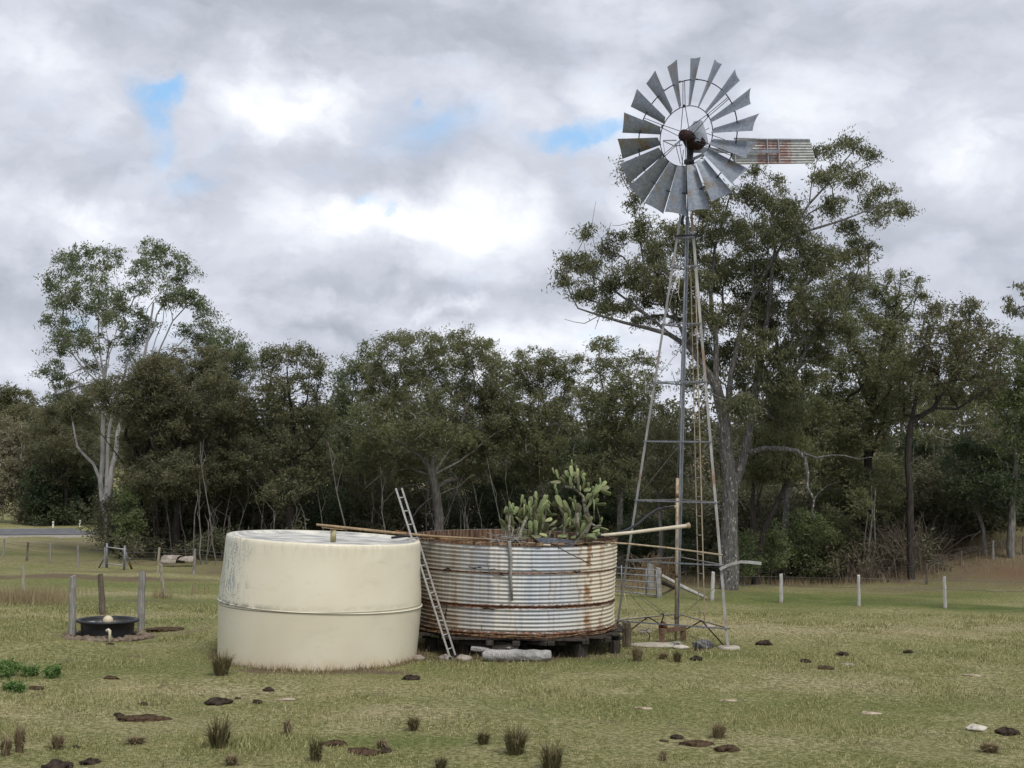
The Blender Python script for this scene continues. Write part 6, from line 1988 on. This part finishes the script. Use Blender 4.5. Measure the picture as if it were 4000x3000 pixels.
for i, (bx, by, d, lab, sd, rad_) in enumerate([
        (3520, 2235, 58, 'tangle of dead grey brush at the foot of the right bank', 50, (150, 110)), (3640, 2180, 60, 'smaller heap of dead brush higher on the bank', 51, (90, 70)), (3350, 2255, 57.5, 'dry bare brush around the many stemmed saplings', 52, (90, 80)), (2560, 2290, 55, 'dry upright twigs behind the broad gate post', 53, (80, 70))]):
    rng = np.random.default_rng(sd)
    g = pix(bx, by, d); g.z = float(gz(g.x, d))
    b = MB()
    for q in range(240):
        a = rng.uniform(0, 2 * PI)
        rr_ = abs(rng.normal(0, .5))
        mx, mz = rad_[0] / ppm(d), rad_[1] / ppm(d)
        s_ = g + Vector((rng.normal(0, .45) * mx, rng.normal(0, .45) * mx, 0))
        s_.z = float(gz(s_.x, s_.y)) - .05
        e_ = s_ + Vector((rng.normal(0, .45) * mx, rng.normal(0, .4) * mx, rng.uniform(.4, 2.0) * mz * (1 if sd != 53 else .8)))
        m_ = s_.lerp(e_, .5) + Vector((rng.normal(0, .12), rng.normal(0, .12), rng.uniform(.0, .4) * mz))
        b.tube([s_, m_, e_, e_ + (e_ - m_) * .4 - Vector((0, 0, rng.uniform(0, .3)))], [.012, .010, .007, .004], 4, True, False)
    tag(b.build('dead_brush', M['twig_dry'] if sd != 53 else M['wood_tan'], None, g), lab, 'brush', 'dead brush along the wood edge')

# the wood behind reads as one mass
rng = np.random.default_rng(99)
Vl = []
tb_ = MB()
xs_ = np.arange(-46, 60, 2.4)
for row, (dd, h_, nn) in enumerate(((74, 6.4, 32), (80, 8.4, 36), (88, 10.4, 42))):
    for x_ in xs_:
        x0 = x_ * dd / 74 + rng.uniform(-1, 1)
        y0 = dd + rng.uniform(-2.5, 2.5)
        if x0 / y0 * F + 2000 < 520: continue
        z0 = float(gz(x0, y0))
        hh = h_ * rng.uniform(.75, 1.12)
        if x0 / y0 * F + 2000 > 2700: hh *= 1.25
        px_ = x0 / y0 * F + 2000
        if 1880 < px_ < 2160 and row < 2: hh *= .95
        u = rng.normal(size=(nn, 3)); u /= np.linalg.norm(u, axis=1, keepdims=True)
        low_ = rng.random(nn) < .25
        c = np.array([x0, y0, z0 + hh * .66]) + u * np.array([1.5, 1.5, hh * .30]) * rng.random((nn, 1)) ** .4
        c[low_, 2] -= hh * .3
        Vl.append(leaf_quads(c, rng.uniform(.6, 1.0, nn), 50, .34, .13, .4, rng, .8))
        pts = [Vector((x0 + rng.uniform(-.1, .1) * j, y0, z0 - .2 + hh * .8 * j / 4)) for j in range(5)]
        tb_.tube(pts, [.13, .12, .10, .08, .04], 5, True, False)
        for q in range(4):
            j = rng.uniform(.3, .75)
            p_ = pts[0].lerp(pts[4], j)
            tb_.tube([p_, p_ + Vector((rng.normal(0, .7), rng.normal(0, .5), rng.uniform(.3, 1.4)))], [.04, .015], 4, True, False)
# many thin bare stems at the front of the wood
for q in range(150):
    px_ = rng.uniform(600, 3950)
    if 2050 < px_ < 2100: continue
    y0 = rng.uniform(62.5, 72)
    x0 = (px_ - 2000) / F * y0
    z0 = float(gz(x0, y0))
    hh = rng.uniform(2.2, 6.0)
    ln = rng.normal(0, .10, 2)
    pts = [Vector((x0 + ln[0] * j * hh / 3 + rng.normal(0, .05), y0 + ln[1] * j * .5, z0 - .2 + hh * j / 5)) for j in range(6)]
    r_ = rng.uniform(.018, .05)
    tb_.tube(pts, [r_ * (1 - .14 * j) for j in range(6)], 5, True, False)
    for k_ in range(2):
        p_ = pts[3 + k_]
        tb_.tube([p_, p_ + Vector((rng.normal(0, .14), rng.normal(0, .12), rng.uniform(.3, .6))), p_ + Vector((rng.normal(0, .3), rng.normal(0, .25), rng.uniform(.8, 1.4)))], [r_ * .5, r_ * .3, r_ * .15], 4, True, False)
# understorey of the wood
for x_ in np.arange(-22, 34, .45):
    y0 = rng.uniform(63, 73)
    x0 = x_ * y0 / 68
    z0 = float(gz(x0, y0))
    px_ = x0 / y0 * F + 2000
    if px_ < 470: continue
    if 1900 < px_ < 2150 and rng.random() < .6: continue
    c = np.array([x0, y0, z0]) + rng.normal(size=(5, 3)) * np.array([.7, .7, .3]) + np.array([0, 0, .75])
    Vl.append(leaf_quads(c, rng.uniform(.4, .7, 5), 50, .2, .07, .1, rng, .9))
for (xa, xb, ya, yb, n_) in ((430, 1200, 74, 80, 110), (2500, 4100, 60, 72, 260), (2850, 3560, 57.5, 61, 90), (2650, 3400, 62, 70, 330), (430, 2650, 70, 74, 330), (3560, 4200, 61, 67, 331)):
    for q in range(n_):
        y0 = rng.uniform(ya, yb)
        x0 = (rng.uniform(xa, xb) - 2000) / F * y0
        c = np.array([x0, y0, float(gz(x0, y0))]) + rng.normal(size=(6, 3)) * np.array([.6, .6, .35]) + np.array([0, 0, .8 + (rng.uniform(0, 2.6) if n_ >= 330 else 0)])
        Vl.append(leaf_quads(c, rng.uniform(.4, .7, 6), 50, .2, .07, .1, rng, .9))
Vl = np.concatenate(Vl)
NLEAF += len(Vl) // 4
wd = link('woodland', np_mesh('woodland', Vl, 4), M['leaf_far'])
tag(wd, 'dim mass of gum woodland closing the view behind the nearer trees', None, None, 'stuff')
ws = tb_.build('woodland_stems', M['bark_mid'])
tag(ws, 'crowded grey stems of the woodland behind the nearer trees', None, None, 'stuff')
# far wood on the rise at the left
Vl = []
for q in range(1100):
    x0 = rng.uniform(-150, 60)
    y0 = rng.uniform(215, 330)
    if x0 / y0 < -.42: continue
    t = (y0 - 190) / 230
    z0 = -6 + 30 * math.sin(min(t, 1) * PI / 2) * (.75 + .25 * math.sin(x0 * .012 + 1.0) + .1 * math.sin(x0 * .04)) * (.45 + .55 * ss(np.array((-x0 + 60) / 260)).item())
    c = np.array([x0, y0, z0 + 4]) + rng.normal(size=(7, 3)) * np.array([2.0, 2.0, 1.6])
    Vl.append(leaf_quads(c, rng.uniform(1.2, 2.0, 7), 26, .9, .4, .3, rng, .7))
Vl = np.concatenate(Vl)
tag(link('far_woodland', np_mesh('far_woodland', Vl, 4), M['leaf_far']), 'far gum woodland covering the low rise behind the road', None, None, 'stuff')
print('leaves', NLEAF)
# ------------------------------------------------------------------ grass and things lying in the paddock
rng = np.random.default_rng(5)


def blades(P, h, w_, rng, lean=.55):
    n = len(P)
    a = rng.uniform(0, 2 * PI, n)
    dx = np.stack([np.cos(a), np.sin(a), np.zeros(n)], 1)
    b = rng.uniform(0, 2 * PI, n)
    le = np.stack([np.cos(b), np.sin(b), np.zeros(n)], 1) * (rng.random((n, 1)) * lean)
    H = (h * rng.uniform(.5, 1.3, n))[:, None]
    Wd = (w_ * rng.uniform(.7, 1.3, n))[:, None]
    V = np.empty((n, 3, 3))
    V[:, 0] = P - dx * Wd / 2
    V[:, 1] = P + dx * Wd / 2
    V[:, 2] = P + (le + np.array([0, 0, 1.0])) * H
    return V.reshape(-1, 3)


N = 330000
y = 16.5 + (40 - 16.5) * rng.random(N) ** 1.25
x = (rng.random(N) * 2 - 1) * .42 * y
f = np.sin(x * 1.7 + 2 * np.sin(y * .9)) * np.sin(y * 2.1 + 1.3 * np.sin(x * 1.1)) + np.sin(x * .5 + y * .8) * .6
keep = rng.random(N) < np.clip(.62 + .35 * f, .12, 1)


def inside(cx, cy, rx, ry):
    return ((x - cx) / rx) ** 2 + ((y - cy) / ry) ** 2 < 1


for (cx, cy, rx, ry) in ((p0.x, TD, 2.0, 2.0), (cbase.x, CD, 2.0, 1.9), (TX, TY, 1.3, 1.1), (sl0.x, sl0.y, .6, .42)):
    keep &= ~inside(cx, cy, rx, ry)
x, y = x[keep], y[keep]
Pg = np.stack([x, y, gz(x, y) - .004], 1)
f2 = np.sin(x * .9 + 1.7 * np.sin(y * .6)) * np.sin(y * 1.1 + 1.3 * np.sin(x * .7)) + .5 * np.sin(x * 3.1 + y) * np.sin(y * 2.7)
V = blades(Pg, (.030 + .012 * rng.random(len(x)) + .0006 * (y - 17)) * np.clip(1 + .9 * f2, .5, 2.3), .011 + .00045 * (y - 17), rng, 1.1)
tag(link('grass', np_mesh('grass', V, 3), M['grass']), 'short grazed grass over the near paddock', None, None, 'stuff')
# tufty longer fringe at the tank feet, and tall dry grass beyond
Pl = []
for (fx, fy, fr, fn) in [(gpix(*q_).x, gpix(*q_).y, .16, 60) for q_ in ((280, 2490), (402, 2400), (550, 2476), (2782, 2346), (3051, 2354), (3355, 2367), (3692, 2376), (2447, 2522), (2848, 2526), (641, 2336), (1960, 2588), (2090, 2588), (2722, 2548))]:
    for k in range(fn):
        a = rng.uniform(0, 2 * PI)
        Pl.append((fx + fr * rng.uniform(.4, 1.3) * math.cos(a), fy + fr * rng.uniform(.4, 1.3) * math.sin(a)))
for k in range(5200):
    a = rng.uniform(0, 2 * PI)
    if rng.random() < .6:
        r_ = 2.0 + abs(rng.normal(0, .10)); Pl.append((p0.x + r_ * math.cos(a), TD + r_ * math.sin(a)))
    else:
        r_ = 2.2 + rng.normal(0, .35); Pl.append((cbase.x + r_ * math.cos(a), CD + r_ * math.sin(a)))
Pl = np.array(Pl)
Pl3 = np.stack([Pl[:, 0], Pl[:, 1], gz(Pl[:, 0], Pl[:, 1])], 1)
tag(link('grass_fringe', np_mesh('grass_fringe', blades(Pl3, .05 + .13 * rng.random(len(Pl3)) ** 2.2, .011, rng, .8), 3), M['tussock_dry']), 'longer dry grass fringe around the feet of the tanks', None, None, 'stuff')
Pl = []
for (px, py, rx, ry, n) in ((40, 2350, 1.3, 1.1, 900), (150, 2345, .8, .9, 300), (230, 2330, .6, .5, 60), (640, 2338, .4, .4, 70), (780, 2320, .8, .5, 40)):
    g = gpix(px, py)
    q = rng.normal(size=(n, 2)) * np.array([rx, ry]) * .6
    for u in q: Pl.append((g.x + u[0], g.y + u[1], .42))
for (px, py, rx, ry, n) in ((2960, 2278, 2.2, .8, 900), (3180, 2274, 2.6, .9, 1100), (3420, 2270, 2.5, .8, 500), (2520, 2285, 2.2, 1.0, 900), (2700, 2275, 1.3, .8, 400), (2450, 2300, 1.2, .8, 260), (3700, 2190, 3.0, 2.0, 900), (3900, 2150, 3.0, 2.0, 900), (3560, 2235, 2.5, 1.5, 600)):
    g = gpix(px, py)
    q = rng.normal(size=(n, 2)) * np.array([rx, ry]) * .6
    for u in q: Pl.append((g.x + u[0], g.y + u[1] * 1.5, rng.uniform(.14, .40)))
Pl = np.array(Pl)
V = blades(np.stack([Pl[:, 0], Pl[:, 1], gz(Pl[:, 0], Pl[:, 1])], 1), Pl[:, 2], .022, rng, .35)
tag(link('dry_grass', np_mesh('dry_grass', V, 3), M['drygrass']), 'tall dry straw grass at the old post and along the wood edge', None, None, 'stuff')


def tuft(label, px, py, wpx, hpx, mat, seed, name='grass_tussock', cat='tussock', n=110, grp='grass tussocks in the paddock'):
    g = gpix(px, py)
    q = ppm(g.y)
    r = np.random.default_rng(seed)
    wd_, h = wpx / q, hpx / q
    n = int(n * 1.5 * (1 + wd_))
    a = r.uniform(0, 2 * PI, n)
    rr_ = wd_ * .20 * np.sqrt(r.random(n))
    P0 = np.stack([rr_ * np.cos(a), rr_ * np.sin(a), np.zeros(n)], 1)
    out = np.stack([np.cos(a), np.sin(a), np.zeros(n)], 1) * (r.random((n, 1)) ** .7) * wd_ * .5 + r.normal(size=(n, 3)) * np.array([.02, .02, 0])
    hh = h * r.uniform(.45, 1.05, (n, 1))
    P1 = P0 + out * .38 + np.array([0, 0, 1]) * hh * .62
    fo = np.linalg.norm(out[:, :2], axis=1, keepdims=True) / (wd_ * .5)
    P2 = P0 + out * 1.15 + np.array([0, 0, 1]) * hh * (1.02 - .42 * fo ** 2)
    sd_ = np.stack([np.cos(a + 1.57 + r.normal(size=n) * .8), np.sin(a + 1.57), np.zeros(n)], 1) * .007
    V = np.empty((n, 4, 3))
    V[:, 0] = P0 - sd_; V[:, 1] = P0 + sd_; V[:, 2] = P1 + sd_ * .8; V[:, 3] = P1 - sd_ * .8
    V2 = np.empty((n, 4, 3))
    V2[:, 0] = P1 - sd_ * .8; V2[:, 1] = P1 + sd_ * .8; V2[:, 2] = P2 + sd_ * .15; V2[:, 3] = P2 - sd_ * .15
    VV = np.stack([V, V2], 1).reshape(-1, 3)
    o = link(name, np_mesh(name, VV, 4), mat, None, g - Vector((0, 0, .01)))
    return tag(o, label, cat, grp)


T1, T2 = M['tussock'], M['tussock_dry']
for i, (px, py, w_, h_, m_, lab) in enumerate([
        (865, 2636, 110, 100, T1, 'large rushy tussock against the left foot of the cream tank'),
        (855, 2920, 130, 130, T1, 'biggest brown green tussock in the near grass before the cream tank'),
        (1231, 2976, 70, 105, T1, 'narrow upright tussock nearest the long dark dung strip'),
        (1614, 2854, 62, 66, T1, 'small round tussock alone in front of the ladder'),
        (1888, 2906, 66, 58, T1, 'small low tussock left of the dense dark tussock'),
        (2014, 2944, 130, 118, T1, 'dense dark tussock below the thick grey log'),
        (2152, 3010, 130, 125, T1, 'tall loose tussock cut by the bottom edge of the picture'),
        (2806, 2882, 74, 70, T2, 'thin straw tipped tussock above the dark brown dung lump'),
        (3866, 2938, 100, 48, T2, 'low spreading tussock below the pale stone on the right'),
        (2645, 2586, 48, 50, T1, 'little green tussock in front of the concrete slab'),
        (2489, 2583, 56, 72, T2, 'wispy grey tussock before the splintered stump'),
        (76, 2938, 62, 120, T2, 'tall brown tussock at the left edge of the near grass'),
        (22, 2952, 56, 90, T2, 'dry straw tussock touching the left edge of the picture'),
        (224, 2925, 66, 70, T2, 'pale sparse tussock right of the tall brown tussock'),
        (1121, 2872, 36, 74, T2, 'slim pale straw tuft between the biggest tussock and the ladder'),
        (1722, 3005, 62, 60, T1, 'dark tussock tip at the bottom edge below the small round tussock'),
        (904, 2988, 66, 50, T2, 'sparse straw tuft just below the biggest tussock'),
        (1492, 2924, 54, 46, T2, 'small straw tuft growing beside the long dark dung strip'),
        (2592, 2575, 50, 34, T2, 'low brown tuft before the concrete slab left of the green tussock'),
        (2590, 2972, 30, 48, T2, 'slim straw tuft near the bottom below the dark dung group'),
        (530, 2905, 90, 40, T2, 'low pale straw tuft left of the biggest tussock')]):
    tuft(lab, px, py, w_, h_, m_, 300 + i)
WD = M['weed']
for i, (px, py, w_, h_, lab) in enumerate([(20, 2640, 120, 84, 'bright green leafy weed patch at the left edge of the grass'), (118, 2640, 56, 44, 'small bright weed just right of the leafy weed patch'), (206, 2646, 56, 46, 'bright green weed farthest right of the weed group'), (36, 2698, 40, 36, 'little weed under the leafy weed patch'), (74, 2702, 36, 32, 'tiny weed below the small bright weed')]):
    g = gpix(px, py)
    w_, h_ = w_ * .85, h_ * .7
    q = ppm(g.y)
    r = np.random.default_rng(400 + i)
    n = int(14 + w_ / 6) if w_ > 45 else 14
    c = r.normal(size=(n, 3)) * np.array([w_ / q * .28, w_ / q * .24, h_ / q * .22]) * (1 if w_ > 45 else .45) + np.array([0, 0, h_ / q * .5])
    V = leaf_quads(c, np.full(n, .10), 40, .055, .028, -.3, r, .9)
    V[:, 2] = np.maximum(V[:, 2], .0)
    tag(link('weed', np_mesh('weed', V, 4), WD, None, g), lab, 'weed', 'green weeds at the left')

DG, DB, BC, SP = M['dung'], M['dung_brown'], M['bark_chip'], M['stone_pale']
for i, (px, py, w_, kind, lab) in enumerate([
        (1049, 2697, 42, 'd', 'dark domed dung lump highest of the group before the cream tank'), (850, 2750, 92, 'd', 'wide black dung heap before the left half of the cream tank'), (929, 2731, 24, 'd', 'tiny dark dung lump right of the wide black heap'), (1006, 2746, 40, 'd', 'flat dark dung lump left of the tan bark strip'),
        (559, 2754, 34, 'd', 'thin dark dung flake left of the wide black heap'), (560, 2812, 190, 'b', 'long dark dung streak in the left foreground'), (463, 2797, 40, 'd', 'dark dung lump at the left end of the long streak'), (143, 2692, 56, 'b', 'brown dung pat below the green weeds'),
        (429, 2520, 30, 'd', 'dark dung lump on the grassy lip before the trough'), (434, 2652, 56, 'b', 'scattered brown dung pat halfway to the trough'), (223, 3000, 110, 'd', 'big dark dung mound cut by the bottom left edge'), (352, 2984, 66, 'd', 'rounded dark dung lump beside the big bottom mound'), (298, 2920, 28, 'd', 'small dark dung lump above the bottom mound'),
        (1420, 2944, 130, 'b', 'long dark dung strip in the near middle grass'), (1508, 2938, 52, 'd', 'black dung lump at the right end of the long strip'), (1306, 2912, 100, 'b', 'flat brown dung pat left of the long strip'), (1605, 2655, 60, 'd', 'thin dark dung flakes in front of the ladder'),
        (3291, 2559, 46, 'd', 'smooth dark dung disc farthest back on the right grass'), (3145, 2587, 42, 'd', 'small black dung pat left of the brown lump on the right'), (3225, 2613, 58, 'b', 'dark brown dung lump nearest of the three on the right'), (3311, 2599, 52, 's', 'flat grey stone under the smooth dark disc'), (3549, 2550, 38, 'd', 'dark dung lump standing alone farther right'),
        (2642, 2884, 48, 'd', 'dark dung lump topmost of the near right group'), (2592, 2896, 32, 'b', 'little brown dung lump leftmost of the near right group'), (2720, 2912, 110, 'b', 'broad flaky brown dung pat in the near right group'), (2841, 2930, 98, 'b', 'thick dark brown dung lump at the right of the near group'),
        (3935, 2866, 86, 'd', 'dark crumbly dung heap beside the pale stone'), (3817, 2850, 84, 'p', 'low pale stone on the right foreground grass'), (2845, 2739, 60, 'c', 'pale bark flake right of the middle grass'), (2515, 2769, 66, 'c', 'pale bark flake left of the other bark flake'), (1121, 2734, 82, 'c', 'tan bark strip before the cream tank'),
        (2985, 2520, 60, 'd', 'dark dung scraps beside the right tower foot'), (3799, 2640, 60, 'c', 'weathered bark chip far right of the paddock'), (3400, 2788, 90, 'c', 'thin pale bark scraps in the right middle grass'), (2720, 2578, 50, 'd', 'dark dung clods before the charred log'), (650, 2462, 130, 'b', 'dark flat timber scrap lying right of the trough')]):
    g = gpix(px, py)
    w2 = w_ / 2 / ppm(g.y)
    if kind == 'd': sz, mt, nm, ct, gr = (w2, w2 * .8, w2 * .42 if w_ < 80 else w2 * .36), DG, 'dung_lump', 'dung', 'cow dung in the paddock'
    elif kind == 'b': sz, mt, nm, ct, gr = (w2, w2 * .55, min(.05, w2 * .3)), DB, 'dung_pat', 'dung', 'cow dung in the paddock'
    elif kind == 'c': sz, mt, nm, ct, gr = (w2, w2 * .4, .022), BC, 'bark_flake', 'bark', 'bark scraps in the paddock'
    elif kind == 'p': sz, mt, nm, ct, gr = (w2, w2 * .7, .05), SP, 'stone', 'stone', None
    else: sz, mt, nm, ct, gr = (w2, w2 * .7, .03), M['stone'], 'stone', 'stone', None
    b = MB().blob((g.x, g.y, g.z + sz[2] * .35), sz, 500 + i, .30, 22, 12, .5, random.uniform(-.2, .2))
    if kind in 'db':
        r = random.Random(i)
        for k in range(5):
            a = r.uniform(0, 6.28)
            b.blob((g.x + sz[0] * .95 * math.cos(a), g.y + sz[1] * 1.0 * math.sin(a), g.z + .005), (sz[0] * r.uniform(.12, .3), sz[1] * r.uniform(.15, .3), sz[2] * r.uniform(.3, .6)), i * 9 + k, .3, 8, 5)
    tag(b.build(nm, mt, None, g), lab, ct, gr)

# every label singles out one thing
_seen = {}
for o in bpy.data.objects:
    l_ = o.get('label')
    if l_:
        if l_ in _seen: print('SAME LABEL', l_)
        _seen[l_] = 1
        if not 4 <= len(l_.split()) <= 16: print('LABEL LENGTH', len(l_.split()), l_)
